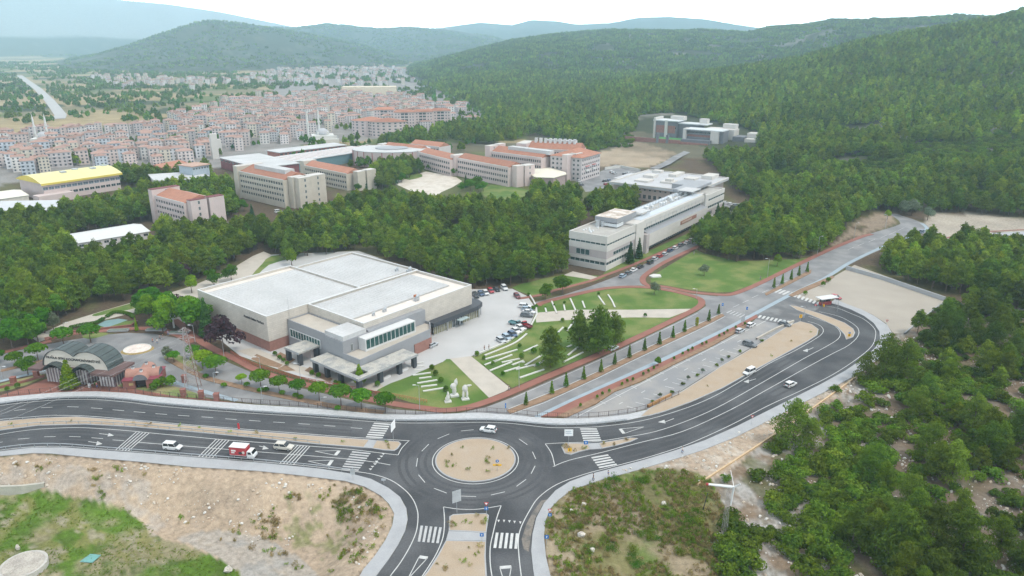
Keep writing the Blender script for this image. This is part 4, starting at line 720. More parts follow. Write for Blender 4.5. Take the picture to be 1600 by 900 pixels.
# --- the pink and beige campus blocks
def campus_block(name, label, pl, pr, z, D, floors, fh, nwin, wall, fins, ridge, lo=1.0, roof=True, mono=None, whf=.5):
    loc, ang, L = frame(pl, pr, z); r = empty(name, loc, ang, label, 'building'); foot(r, -4, L+5, -11 if roof and floors > 3 else -6, D+2)
    strips = [(z-.9-fh*(floors-k)+fh*.32, fh*whf) for k in range(floors)]; strips = [s_ for s_ in strips if s_[0] > .3]
    banded(r, 0, L, 0, D, z, strips, nwin, (L-1)/nwin*.74, wall)
    if roof:
        b = MB(); ym = D*.5
        b.poly([(.1, .3, z), (L-.1, .3, z), (L-.1, ym, z+ridge), (.1, ym, z+ridge)]); b.poly([(L-.1, D-.3, z), (.1, D-.3, z), (.1, ym, z+ridge), (L-.1, ym, z+ridge)]); b.poly([(L-.1, .3, z), (L-.1, D-.3, z), (L-.1, ym, z+ridge)]); b.poly([(.1, D-.3, z), (.1, .3, z), (.1, ym, z+ridge)]); b.obj('roof', tile_m, r)
        b = MB(); b.box(0, L, 0, .28, z, z+.35); b.obj('eaves_trim', trimwhite, r)
    for f in fins:
        b = MB(); b.box(*f[:4], 0, f[4]); b.box(f[0]-.06, f[1]+.06, f[2]-.06, f[3]+.06, f[4], f[4]+.22, 1)
        o_ = b.obj('end_tower', [wall, M('maroon_cap', (.16,.05,.05), .8, .15) if len(f) > 5 else whitewall], r)
        for k in range(int(f[4]//fh)):
            zz = f[4]-1.4-k*fh
            if zz > 1 and f[3]-f[2] > 8: link('window', win_mesh(1.1, 1.7), o_, (f[1]+.01, (f[2]+f[3])/2, zz), math.pi/2)
    if mono: b = MB(); x0, x1, h = mono; b.box(x0, x1, D*.3, D*.62, z+ridge*.5, z+ridge+h); b.obj('roof_lantern', roofwhite, r)
    return r, L
campus_block('dormitory_block', 'small pink block with orange tiled roof standing alone among pines at left', (241,306), (287,318), 14.5, 17, 5, 2.95, 11, pink_m, [(-4, -.02, -1, 14, 17.6, 1), (30.2, 34, 1.5, 10, 16, 1), (30.2, 34.5, 11, 19, 16.2, 1)], 3)
campus_block('lecture_block', 'tall beige block with long white lantern on its tiled roof', (373,268), (442,282), 16, 20, 5, 3.2, 18, beige_m, [(-4.5, -.02, -1, 17, 19), (46.6, 51, 3, 11, 17.6), (51.02, 55, 4.5, 13, 17.3), (46.6, 53, 13.5, 24, 17.2)], 3.4, mono=(8, 40, .9))
campus_block('lecture_block', 'lower beige block with red roof right behind the tall beige block', (475,259), (541,272), 10.6, 13, 3, 3.2, 19, beige_m, [(-5, -.02, 0, 10, 13.4), (50, 55, 4, 10, 12), (50.5, 56, 10.5, 17.5, 12.4)], 3)
campus_block('pink_faculty', 'long pink block with red roof facing the square', (714,247), (794,262), 12.6, 14, 3, 3.6, 24, pink_m, [(-5, -.02, -2, 8, 14.4), (55.2, 60, 3, 9, 13.6), (55.4, 61, 9.5, 18, 13.4)], 3)
campus_block('pink_faculty', 'pink block left of the long one behind the row of trees', (654,238), (703,250), 11.5, 14, 3, 3.6, 15, pink_m, [(-3, -.02, 0, 10, 12.4)], 3)
campus_block('pink_faculty', 'upper pink block with white roof lantern and tall end towers', (767,237), (846,247), 14.5, 17, 3, 3.8, 24, pink_m, [(-5, -.02, -1, 8, 18.4), (-4.4, 0, 8.5, 16, 18.8), (61.6, 66, 4, 11, 17.6), (63, 68, 11.4, 19, 18)], 3.6, mono=(12, 50, .8))
campus_block('pink_annex', 'grey pink wing with red roof beyond the drum building', (640,225), (686,230), 11, 14, 3, 3.3, 10, M('greyish_pink', (.52,.48,.48), .85, .07), [], 3)
campus_block('pink_annex', 'red roofed wing running between drum building and pink faculty', (598,230), (655,236), 10, 13, 2, 3.6, 12, pink_m, [(-6, -.02, 0, 9, 12)], 3.5)
r, L = campus_block('pink_faculty', 'rear pink wing with a row of white roof chimneys', (824,232), (905,236), 15, 20, 3, 3.8, 16, pink_m, [(-8, -.02, -2, 16, 18.6)], 4.5)
for k in range(9): x = 3+k*(L-6)/9; b = MB(); b.box(x, x+1.8, 8, 10, 17, 21.4+.3*(k % 2)); b.box(x-.1, x+1.9, 7.9, 10.1, 21.7, 22); b.obj('chimney', trimwhite, r)
b = MB(); b.box(10, L-6, 11, 17, 15.2, 20.4); b.obj('roof_lantern', roofwhite, r)
# grey five-storey block with hip roof
loc, ang, L = frame((909, 247), (938, 239), 16); r = empty('residence_block', loc, ang, 'grey pink five storey block with hipped red roof and red awnings', 'building'); foot(r, 0, 29, 0, 26)
gp = M('grey_pink_render', (.50,.455,.45), .85, .07, .3)
st = [(1.2+3.0*k, 1.5) for k in range(5)]; banded(r, 0, 28.5, 0, 24, 16, st, 9, 1.7, gp)
for k in range(5):
    for j in range(7): link('window', win_mesh(1.5, 1.5), r, (-.05, 2.6+3.2*j, 1.95+3*k), -math.pi/2)
b = MB(); b.poly([(-.9,-.9,16),(29.4,-.9,16),(20,12,20),(9,12,20)]); b.poly([(29.4,24.9,16),(-.9,24.9,16),(9,12,20),(20,12,20)]); b.poly([(29.4,-.9,16),(29.4,24.9,16),(20,12,20)]); b.poly([(-.9,24.9,16),(-.9,-.9,16),(9,12,20)]); b.poly([(-.9,24.9,15.97),(29.4,24.9,15.97),(29.4,-.9,15.97),(-.9,-.9,15.97)]); b.obj('roof', tile_m, r)
for x in (8, 18): b = MB(); b.box(x-2.5, x+2.5, -1.2, -.02, 9.5, 9.7); b.obj('awning', M('red_awning', (.42,.09,.08), .8), r); b = MB(); b.box(x-2.2, x+2.2, -1, -.02, 6.2, 7.2); b.obj('balcony', trimwhite, r)
# cream polygon roof hall
o = P(846, 287); r = empty('lecture_hall', (o.x, o.y, 0), 0, 'low polygonal hall with cream metal roof in front of the pink towers', 'building')
pts = [P(u, v, 7) for u, v in ((828,272),(836,276.5),(865,277.5),(885,272),(884,269),(858,261),(832,264))]; lp = [(p.x-o.x, p.y-o.y) for p in pts]; FOOT.append([(p.x, p.y) for p in pts])
cx = sum(p[0] for p in lp)/7; cy = sum(p[1] for p in lp)/7; b = MB(); b.prism([(cx+(x-cx)*.95, cy+(y-cy)*.95) for x, y in lp], 0, 6.6); b.obj('wall', M('mauve_brick', (.36,.28,.27), .9, .12), r); b = MB()
for p_, q_ in zip(lp, lp[1:]+lp[:1]): b.poly([(*p_, 7), (*q_, 7), (cx, cy+2, 8.8)])
b.prism(lp, 6.6, 6.98); b.obj('roof', M('cream_sheet', (.62,.58,.48), .7, .08), r)
# round drum with white roof
o = P(606, 262); r = empty('drum_building', (o.x, o.y+22, 0), 0, 'round pink drum building with white ring roof and dark ribs', 'building'); a, c_ = 30, 22; FOOT.append([(o.x+(a+3)*math.cos(t*.4), o.y+22+(c_+3)*math.sin(t*.4)) for t in range(16)])
ell = lambda k, f=1.: (a*f*math.cos(k*math.pi/24), c_*f*math.sin(k*math.pi/24))
b = MB(); b.prism([ell(k) for k in range(48)], 0, 11); b.obj('wall', pink_m, r); b = MB(); b.prism([ell(k, 1.01) for k in range(48)], 11, 11.5); b.obj('roof', roofwhite, r); b = MB(); b.prism([ell(k, .42) for k in range(48)], 11.5, 12.2); b.obj('roof_well', greymetal, r)
for k in range(25, 48, 2): x, y = ell(k, 1.01); b = MB(); b.obox((x, y), math.atan2(y, x), .3, .5, 0, 11); b.obj('rib', M('maroon_rib', (.30,.10,.10), .8), r)

# --- long and low roofs at left
def shed(name, label, pl, pr, z, D, H, wall, roof, rh, cat='building', nw=0, thick=.0):
    loc, ang, L = frame(pl, pr, z); r = empty(name, loc, ang, label, cat); foot(r, 0, L, -22 if name == 'warehouse' else 0, D); b = MB(); b.box(0, L, 0, D, 0, H); b.obj('wall', wall, r)
    if rh > .5: gable(r, 0, L, 0, D, H+.01, rh, roof, .5)
    else: b = MB(); b.box(-.8, L+.8, -.8, D+.8, H, H+.5); b.obj('roof', roof, r)
    for k in range(nw): link('window', win_mesh(L/nw*.6, 1.2), r, (L*(k+.5)/nw, -.05, H-1.4))
    return r, L
r, L = shed('warehouse', 'long white warehouse with pale metal roof among pines', (120,380), (233,361), 4.6, 21, 4.5, M('warehouse_wall', (.58,.55,.55), .85, .06), M('white_sheet', (.55,.55,.54), .6, .05), 1.6, nw=9)
sec = [(k/8, math.sin(math.pi*k/8)) for k in range(9)]
loc, ang, L = frame((65, 286), (187, 269), 11); r = empty('sports_hall', loc, ang, 'big sports hall with bright yellow barrel roof', 'sports hall'); foot(r, -2, L+2, -8, 34)
b = MB(); b.box(.5, L-.5, .5, 31, 0, 10.6); b.box(-6, L*.3, -7, .48, 0, 4.6); b.obj('wall', pink_m, r); b = MB()
for i in range(8):
    y0_, z0_ = -1+33*sec[i][0], 10.6+3.4*sec[i][1]; y1_, z1_ = -1+33*sec[i+1][0], 10.6+3.4*sec[i+1][1]; b.poly([(-1, y0_, z0_), (L+1, y0_, z0_), (L+1, y1_, z1_), (-1, y1_, z1_)])
b.box(-1.02, L+1.02, -1.05, -.98, 9.4, 10.6, 1); b.poly([(-1.0, -1+33*t, 10.55+3.4*s_) for t, s_ in sec][::-1], 1); b.poly([(L+1, -1+33*t, 10.55+3.4*s_) for t, s_ in sec], 1); b.obj('roof', [M('pale_yellow_sheet', (.62,.56,.27), .6, .05, .05), M('yellow_fascia', (.58,.46,.09), .6, .05)], r)
for k in range(14): link('window', win_mesh(L/16, 1.8, M('sky_glass', (.14,.17,.2), .2)), r, (L*(k+.5)/14, .44, 7.2)); link('window', win_mesh(L/17, 1.6), r, (L*(k+.5)/14, .44, 3.6))
for k in range(4): b = MB(); b.box(L*.35+k*9, L*.35+k*9+3, 10+4*(k % 2), 13+4*(k % 2), 13, 14.5); b.obj('roof_vent', galv, r)
loc, ang, L = frame((243, 282), (312, 276), 8); r = empty('canteen', loc, ang, 'white curved building with sweeping white roof at left of the beige block', 'building'); foot(r, 0, L+20, 0, 30)
arc = [(L*1.25*k/10, -5*math.sin(math.pi*k/10)) for k in range(11)]; pl_ = arc+[(L*1.25-4, 22), (0, 26)]; b = MB(); b.prism(pl_, 0, 7.4); b.obj('wall', whitewall, r); b = MB(); b.prism([(x*1.02-1, y*1.05-.4) for x, y in pl_], 7.4, 8.1); b.obj('roof', roofwhite, r)
for k in range(10): a_, c2 = arc[k], arc[k+1]; link('window', win_mesh(5.2, 2.2), r, ((a_[0]+c2[0])/2, (a_[1]+c2[1])/2-.06, 2.4), math.atan2(c2[1]-a_[1], c2[0]-a_[0])); link('window', win_mesh(3., .8), r, ((a_[0]+c2[0])/2, (a_[1]+c2[1])/2-.06, 5.8), math.atan2(c2[1]-a_[1], c2[0]-a_[0]))
r, L = shed('market_hall', 'very long flat white roof with teal edge beyond the beige blocks', (440,254), (588,232), 8, 30, 7, M('teal_cladding', (.12,.21,.235), .6, .1), roofwhite, 0)
for k in range(24):
    b = MB(); b.box(4+k*4.3, 5.6+k*4.3, 4, 26, 7.5, 7.75); b.obj('roof_light', M('roof_pinkish', (.60,.52,.50), .7), r)
r, L = shed('shopping_block', 'white roofed block with red and dark front beside the long teal edged roof', (344,246), (404,262), 8, 30, 7.6, M('dark_red_front', (.20,.07,.075), .7, .3, .2), roofwhite, 0, nw=10)
r, L = shed('school_block', 'brick red block with white roof and courtyard behind the long white roof', (436,238), (540,226), 8, 18, 7.5, M('brick_orange', (.36,.15,.12), .8, .15), roofwhite, 0, nw=16)
r, L = shed('depot', 'flat grey roofed depot at the left edge beyond the pines', (-40,330), (62,328), 6, 26, 5.4, M('depot_wall', (.42,.42,.43), .8), M('depot_roof', (.47,.48,.50), .8, .1), 0)
r, L = shed('depot', 'grey sheet roof just right of the depot among pines', (52,330), (92,326), 6, 14, 5.6, M('depot_wall', (.42,.42,.43)), M('depot_roof', (.47,.48,.50)), 0)
r, L = shed('greenhouse', 'cream vaulted greenhouse roofs at the left edge', (-30,314), (44,304), 5, 26, 4.6, M('cream_wall', (.55,.52,.45), .8), M('cream_roof', (.64,.62,.54), .7, .08), 1.6)
r, L = shed('blue_office', 'blue grey office block near the shopping block', (300,260), (326,256), 14, 14, 13.5, M('blue_grey', (.33,.38,.43), .6, .1), M('office_roof', (.40,.26,.2), .8), 0, nw=6)
r, L = shed('tiled_hall', 'low hall with broad brown tiled roof behind the canteen', (262,264), (300,256), 7, 22, 6.2, beige_m, tile_m, 3.2, nw=6)
for u, v in ((337, 248), (342, 240)): o = P(u, v); b = MB(); b.box(-2.5, 2.5, -2.5, 2.5, 0, 20 if u == 337 else 12); tag(b.obj('concrete_tower', whitewall, None, (o.x, o.y, 0), .6), 'slim white tower in front of the shopping block' if u == 337 else 'shorter white tower just behind the slim one', 'tower')
# domed mosque with two minarets
def mosque(u, v, s, minarets, label):
    o = P(u, v); r = empty('mosque', (o.x, o.y, 0), .3, label, 'mosque'); FOOT.append([(o.x-14*s, o.y-14*s), (o.x+14*s, o.y-14*s), (o.x+14*s, o.y+14*s), (o.x-14*s, o.y+14*s)])
    b = MB(); b.box(-10*s, 10*s, -10*s, 10*s, 0, 7*s); b.box(-14*s, 14*s, -13*s, -10.02*s, 0, 4*s); b.box(-14*s, 14*s, 10.02*s, 13*s, 0, 4*s); b.box(-5*s, 5*s, -5*s, 5*s, 7*s, 10*s); b.obj('wall', white_stone, r, smooth=False)
    d = MB()
    for i in range(5):
        for j in range(16):
            t0, t1 = i*math.pi/10, (i+1)*math.pi/10; p0, p1 = j*math.pi/8, (j+1)*math.pi/8; f = lambda t, p: (6.4*s*math.cos(t)*math.cos(p), 6.4*s*math.cos(t)*math.sin(p), 8*s+5*s*math.sin(t)); d.poly([f(t0, p0), f(t0, p1), f(t1, p1), f(t1, p0)])
    d.obj('dome', M('dome_lead', (.36,.36,.375), .6, .06), r, smooth=True)
    for x, y in minarets:
        b = MB(); b.tube((x*s, y*s, 0), (x*s, y*s, 24*s), 1.1*s, .9*s, 8); b.tube((x*s, y*s, 17*s), (x*s, y*s, 18*s), 1.6*s, 1.6*s, 8); b.tube((x*s, y*s, 24*s), (x*s, y*s, 30*s), 1.*s, .05, 8); b.obj('minaret', white_stone, r)
mosque(505, 222, 1.0, [(-13, -4), (-2, 14)], 'white mosque with grey dome and two minarets beyond the long white roof'); mosque(70, 226, .9, [(-9, 9), (0, 16)], 'white domed mosque with two thin minarets at the left edge of town')
# round apartment pair and four towers
for i, (u, v, n_, rr_) in enumerate(((578, 213, 9, 20), (605, 215, 10, 19))):
    o = P(u, v); r = empty('round_apartments', (o.x, o.y+rr_*.6, 0), 0, ('left' if i == 0 else 'right')+' of the pair of curved apartment blocks with red roofs at the town edge', 'building'); pts = [(rr_*math.cos(math.pi+k*math.pi/n_), rr_*.6*math.sin(math.pi+k*math.pi/n_)) for k in range(n_+1)]; FOOT.append([(o.x+x*1.1, o.y+rr_*.6+y*1.1) for x, y in pts]); b = MB(); b.prism(pts, 0, 15); b.obj('wall', pink_m, r); b = MB()
    for p_, q_ in zip(pts[:-1], pts[1:]): b.poly([(p_[0]*1.06, p_[1]*1.06, 15.02), (q_[0]*1.06, q_[1]*1.06, 15.02), (0, 0, 18.5)])
    b.poly([(pts[0][0]*1.06, 0, 15.02), (0, 0, 18.5), (0, .1, 15.02)]); b.obj('roof', tile_m, r)
    for k in range(n_):
        x, y = (pts[k][0]+pts[k+1][0])/2, (pts[k][1]+pts[k+1][1])/2; a_ = math.atan2(pts[k+1][1]-pts[k][1], pts[k+1][0]-pts[k][0])
        for z in (2, 5, 8, 11, 13.6): link('window', win_mesh(2.2, 1.4), r, (x*1.005, y*1.005-.03, z), a_)
for i, (u, v) in enumerate(((601, 199), (633, 204), (661, 203), (689, 201))):
    o = P(u, v); r = empty('tower_apartments', (o.x, o.y, 0), .12, ['first', 'second', 'third', 'last'][i]+' from the left of four tall pink apartment towers at the town edge', 'building', 'four apartment towers'); FOOT.append([(o.x-14, o.y-3), (o.x+14, o.y-3), (o.x+14, o.y+18), (o.x-14, o.y+18)]); b = MB(); b.box(-11, 11, .5, 14, 0, 19); b.box(-11, -4, 0, .5, 0, 19); b.box(4, 11, 0, .5, 0, 19); b.obj('wall', pink_m, r); gable(r, -11, 11, 0, 14, 19.02, 2.5, tile_m, .6, hip=5)
    for z in range(6):
        for x in (-9, -6, 6, 9): link('window', win_mesh(1.3, 1.4), r, (x, -.04, 2+3*z))
        for x in (-2, 2): link('window', win_mesh(3.2, 1.9), r, (x, .44, 2+3*z))
# the school on the hillside
p0 = G(1010, 222); p1 = G(1090, 226); sch = empty('hillside_school', p0, math.atan2(p1.y-p0.y, p1.x-p0.x), 'modern school of white frames brick and grey cubes with a green pitch on the hillside', 'school'); SL = math.hypot(p1.x-p0.x, p1.y-p0.y); FOOT.append([tuple(G(u, v)[:2]) for u, v in ((985,212),(1000,188),(1060,184),(1100,196),(1175,214),(1172,232),(1090,236),(1040,232),(995,226))])
k_ = SL/80.*1.2; sb, kw, gw, rw = [], [], [], []
def q(mb, x0, x1, y0, y1, z0, z1): mb.append((x0*k_, x1*k_, y0*k_, y1*k_, z0, z1))
q(gw, -8, 22, 40, 62, -6, 17); q(rw, -6, 20, 39.6, 40, 6, 13); q(kw, -9, -6.5, 38, 62, -6, 20); q(kw, 6, 10, 38.5, 42, -6, 18); q(kw, 6, 24, 56, 66, 17, 21); q(gw, 22.1, 50, 44, 62, -6, 15)
q(sb, -10, 24, 38.4, 63, 17, 17.8); q(sb, 22.2, 60, 43, 63, 15, 15.8); q(kw, 46, 56, 54, 62, 15.8, 20); q(kw, 60.1, 96, 40, 58, -6, 13); q(kw, 78, 94, 50, 60, 13, 17)
q(kw, 43, 47, 10, 22, -6, 14); q(rw, 47.1, 76, 14, 30, -6, 9); q(gw, 47.1, 78, 13.4, 14, 4, 7); q(sb, 44, 92, 9.5, 31, 13, 13.8); q(gw, 47, 84, 12.5, 32, 9, 13); q(kw, 78.1, 88, 9, 24, -6, 12.9); q(gw, 88.1, 93, 12, 30, -6, 12.9)
q(rw, -30, 44, 0, 1.5, -8, 4); q(rw, 44.1, 80, -3, -1.5, -8, 3); q(gw, 13, 16, -1, 2, -8, 9); q(gw, 26, 29, -1, 2, -8, 8); q(gw, 44, 80, 2, 12, -8, 5)
for x, y, w, d, h in ((98, 30, 14, 20, 8), (114, 26, 16, 12, 7), (112, 40, 12, 16, 11), (132, 28, 20, 14, 7), (154, 30, 18, 16, 8), (126, 48, 30, 10, 6)): q(gw if w % 4 else kw, x, x+w, y, y+d, -6, h)
for nm, lst, m_ in (('white_wall', kw, whitewall), ('grey_block', gw, M('slate_grey', (.15,.155,.17), .7, .15)), ('brick_wall', rw, M('school_brick', (.26,.13,.11), .85, .2)), ('roof', sb, M('school_roof', (.50,.52,.53), .7, .1))):
    for q_ in lst: b = MB(); b.box(*q_); b.obj(nm, m_, sch)
b = MB(); b.box(2*k_, 42*k_, 3*k_, 34*k_, -6, 2.6); b.obj('play_pitch', M('pitch_green', (.06,.20,.06), .9, .1), sch)
for x in range(6): link('window', win_mesh(5*k_, 1.8), sch, ((50+x*5)*k_, 12.3*k_, 11)); link('window', win_mesh(3.4*k_, 2), sch, ((12+x*1.6)*k_, 39.8*k_, 9+2*(x % 2)))

# --- apartment houses of the town
TOWN = [[(-200,318),(-60,300),(0,302),(36,300),(42,278),(100,272),(150,262),(188,266),(255,262),(296,250),(338,244),(400,232),(470,226),(500,205),(545,204),(560,196),(640,207),(700,199),(770,192),(768,182),(735,172),(700,166),(640,158),(590,150),(520,146),(440,150),(360,165),(320,176),(282,190),(255,198),(200,206),(120,210),(60,216),(0,222),(-200,236)]]
SUB = [[(330,146),(420,143),(560,143),(640,150),(700,152),(790,160),(700,146),(650,132),(660,120),(610,104),(480,103),(420,112),(380,122),(330,126),(260,124),(200,130)], [(120,118),(330,126),(300,134),(200,140)], [(700,122),(745,114),(742,120),(704,125)]]
wcols = [(.56,.515,.505), (.60,.575,.55), (.54,.475,.455), (.55,.55,.565), (.55,.50,.42), (.48,.44,.44), (.45,.485,.53), (.54,.45,.42)]
cnames = ['pinkish white', 'cream white', 'dusty pink', 'pale grey', 'yellowish', 'greyish pink', 'light blue', 'salmon']
HV = []
random.seed(21)
for i in range(16):
    L_ = random.choice([9, 10, 12, 14, 18]); D_ = random.choice([9, 10, 11]); fl = random.choice([4, 4, 5, 5, 3]); H_ = fl*2.9+.6; wm = M('house_wall_'+cnames[i % 8].replace(' ', '_'), wcols[i % 8], .85, .06, .3, obj_rand=.12)
    b = MB(); b.box(0, L_, 0, D_, 0, H_); wl_ = b.mesh('wall', wm)
    b = MB(); h = 1.9; hp = D_*.5 if i % 3 else .2; A = [(-.4,-.4,H_+.02),(L_+.4,-.4,H_+.02),(L_+.4,D_+.4,H_+.02),(-.4,D_+.4,H_+.02)]; R = [(hp, D_/2, H_+h), (L_-hp, D_/2, H_+h)]
    b.poly([A[0], A[1], R[1], R[0]]); b.poly([A[2], A[3], R[0], R[1]]); b.poly([A[1], A[2], R[1]]); b.poly([A[3], A[0], R[0]]); b.poly(A[::-1])
    if i % 2: b.box(L_*.3, L_*.3+2, D_*.3, D_*.3+2, H_, H_+h+.8)
    rf = b.mesh('roof', town_tile); b = MB(); nn = int(L_//3.2)
    for k in range(fl):
        z = 1.2+2.9*k
        for j in range(nn):
            x = L_*(j+.5)/nn; w = 1.5
            b.poly([(x-w/2, -.04, z), (x+w/2, -.04, z), (x+w/2, -.04, z+1.5), (x-w/2, -.04, z+1.5)]); b.poly([(x-w/2, D_+.04, z), (x+w/2, D_+.04, z), (x+w/2, D_+.04, z+1.5), (x-w/2, D_+.04, z+1.5)][::-1])
            if (j+i) % 3 == 0 and k: b.box(x-1.5, x+1.5, -1.15, -.04, z-1.05, z-.05, 1)
        for j in range(3): y = D_*(j+.5)/3; b.poly([(-.04, y+.7, z), (-.04, y-.7, z), (-.04, y-.7, z+1.5), (-.04, y+.7, z+1.5)]); b.poly([(L_+.04, y-.7, z), (L_+.04, y+.7, z), (L_+.04, y+.7, z+1.5), (L_+.04, y-.7, z+1.5)])
    wd = b.mesh('windows', [M('house_window', (.09,.10,.115), .3, .3), wm]); HV.append((L_, D_, wl_, rf, wd, i % 8, fl))
cand = []
def grid_pts(x0, x1, y0, y1, s, jit, ang=0.):
    gx, gy = np.meshgrid(np.arange(x0, x1, s), np.arange(y0, y1, s)); gx = gx.ravel(); gy = gy.ravel(); gx = gx+np.random.uniform(-jit, jit, gx.shape)*s; gy = gy+np.random.uniform(-jit, jit, gy.shape)*s
    return gx, gy
gx, gy = grid_pts(-720, 60, 520, 1500, 15.5, .2); gu, gv = proj(gx, gy, np.zeros_like(gx)); inT = inpoly(gu+(fbm(gx/40, gy/40, 33)-.5)*70, gv+(fbm(gx/40, gy/40, 34)-.5)*14, TOWN[0])
for f in FOOT: inT &= ~inpoly(gx, gy, f)
inT &= (vnoise(gx/55, gy/55, 31) > .20+np.clip((gu-600)/300, 0, .5)) & (np.random.random(len(gx)) < .88)
HP = [(x, y, 1.) for x, y in zip(gx[inT], gy[inT])]
gx, gy = grid_pts(-1700, 60, 1350, 3300, 38, .4); gu, gv = proj(gx, gy, np.zeros_like(gx)); inS = np.zeros(gx.shape, bool)
for s_ in SUB: inS |= inpoly(gu, gv, s_)
inS &= (fbm(gx/160, gy/160, 17) > .44); HP2 = [(x, y, .95) for x, y in zip(gx[inS], gy[inS])]
HP.sort(key=lambda p: p[0]**2+p[1]**2)
def house_ang(x, y): return .35+.9*(round(float(vnoise(np.array([x/140.]), np.array([y/140.]), 41)[0])*3)/3-.4)
for i, (x, y, s_) in enumerate(HP[:300]):
    k_ = random.randrange(16); v = HV[k_]; hu_, hv_ = proj(x, y, 0); d_ = math.hypot(x, y); r = empty('apartment_house', (x, y, 0), house_ang(x, y)+random.choice([0, math.pi/2]), '%s %s-storey house, %s red roof, %s town %s' % (cnames[v[5]], {3: 'three', 4: 'four', 5: 'five'}[int(v[6])], 'hipped' if k_ % 3 else 'gabled', 'front of' if d_ < 640 else 'middle of' if d_ < 740 else 'back of', 'at the left edge' if hu_ < 90 else 'above the yellow roof' if hu_ < 200 else 'above the canteen' if hu_ < 330 else 'above the long white roof' if hu_ < 500 else 'by the four towers'), 'house', 'apartment houses of the town'); r.scale = (random.uniform(.70, .92),)*3
    link('wall', v[2], r); link('roof', v[3], r); w = link('window', v[4], r); w['kind'] = 'stuff'
# the rest of the town: too many to count, one object of instances
protoH = []
for j in (0, 5, 9, 12):
    L_, D_, wl_, rf, wd, _, _f = HV[j]; bm = bmesh.new(); mats_ = []
    for m_ in (wl_, rf, wd):
        base = len(mats_); mats_ += list(m_.materials); n0 = len(bm.faces); bm.from_mesh(m_); bm.faces.ensure_lookup_table()
        for f_ in bm.faces[n0:]: f_.material_index += base
    me_ = bpy.data.meshes.new('apartment_house'); bm.to_mesh(me_); bm.free()
    for m_ in mats_: me_.materials.append(m_)
    x, y, s_ = HP[300+j]; o_ = link('apartment_house', me_, None, (x, y, 0), house_ang(x, y)); tag(o_, '%s apartment house with red tiled roof in the crowded town' % cnames[HV[j][5]], 'house', 'apartment houses of the town'); protoH.append(o_)
rest = [p for i, p in enumerate(HP[300:]) if i not in (0, 5, 9, 12)]+HP2
scatter('town_houses', [(x, y, 0) for x, y, s_ in rest], [s_*random.uniform(.62, .9) for x, y, s_ in rest], protoH, 'far part of the town, pale houses with red roofs', 'houses', 4, 0.)
b = MB(); o = P(578, 152); b.box(-45, 45, -14, 14, 0, 18); tag(b.obj('stadium_block', M('yellowish_render', (.58,.50,.38), .85), None, (o.x, o.y, 0), .1), 'long plain yellowish block standing out in the far town', 'building')
rb = MB(); ribbon(rb, wpts([(30,118),(60,140),(78,158),(95,180),(92,186)], closed=False), 14, .5); structure(rb.obj('valley_road', M('valley_road', (.36,.355,.35), .9, .05, .02)))
# ------------------------------------------------------------------ VEHICLES
carglass = glass('car_glass', (.02,.025,.03), .05); tyre_m = blackm; rim_m = M('wheel_rim', (.45,.46,.47), .35, .1, metal=.6); lampw = M('headlamp', (.75,.77,.78), .15, .05); lampr = M('tail_lamp', (.35,.02,.02), .25, .05); plastic = M('dark_plastic', (.03,.03,.033), .6, .1)
def paint(name, c): return M('paint_'+name, c, .28, .04, .8, spec=.6)
PAINT = dict(white=paint('white', (.62,.62,.62)), silver=paint('silver', (.42,.44,.46)), grey=paint('grey', (.11,.12,.13)), black=paint('black', (.022,.024,.028)), red=paint('red', (.36,.025,.035)), darkred=paint('darkred', (.16,.03,.04)), blue=paint('blue', (.05,.09,.17)), paleblue=paint('paleblue', (.30,.38,.46)), teal=paint('teal', (.10,.22,.24)), beige=paint('beige', (.50,.47,.42)))
def loft(b, secs, mi=0):
    """body through cross-sections (x, half width, z0, z1) with chamfered shoulders"""
    rings = []
    for x, w, z0, z1 in secs:
        c = min(.14, (z1-z0)*.3); i = len(b.v); b.v += [(x,-w*.93,z0),(x,-w,z0+c),(x,-w,z1-c),(x,-w*.86,z1),(x,w*.86,z1),(x,w,z1-c),(x,w,z0+c),(x,w*.93,z0)]; rings.append(i)
    for p_, q_ in zip(rings[:-1], rings[1:]):
        for k in range(8): b.f.append([p_+k, p_+(k+1) % 8, q_+(k+1) % 8, q_+k][::-1]); b.m.append(mi); b.at.append(0.)
    b.f.append([rings[0]+k for k in range(8)][::1]); b.m.append(mi); b.at.append(0.); b.f.append([rings[-1]+k for k in range(8)][::-1]); b.m.append(mi); b.at.append(0.)
def cabin(b, xb0, xt0, xt1, xb1, wb, wt, zb, zt, mi=0):
    i = len(b.v); b.v += [(xb0,-wb,zb),(xb1,-wb,zb),(xb1,wb,zb),(xb0,wb,zb),(xt0,-wt,zt),(xt1,-wt,zt),(xt1,wt,zt),(xt0,wt,zt)]
    for f in [(4,5,6,7),(0,1,5,4),(1,2,6,5),(2,3,7,6),(3,0,4,7)]: b.f.append([i+k for k in f]); b.m.append(mi); b.at.append(0.)
CARS = {}
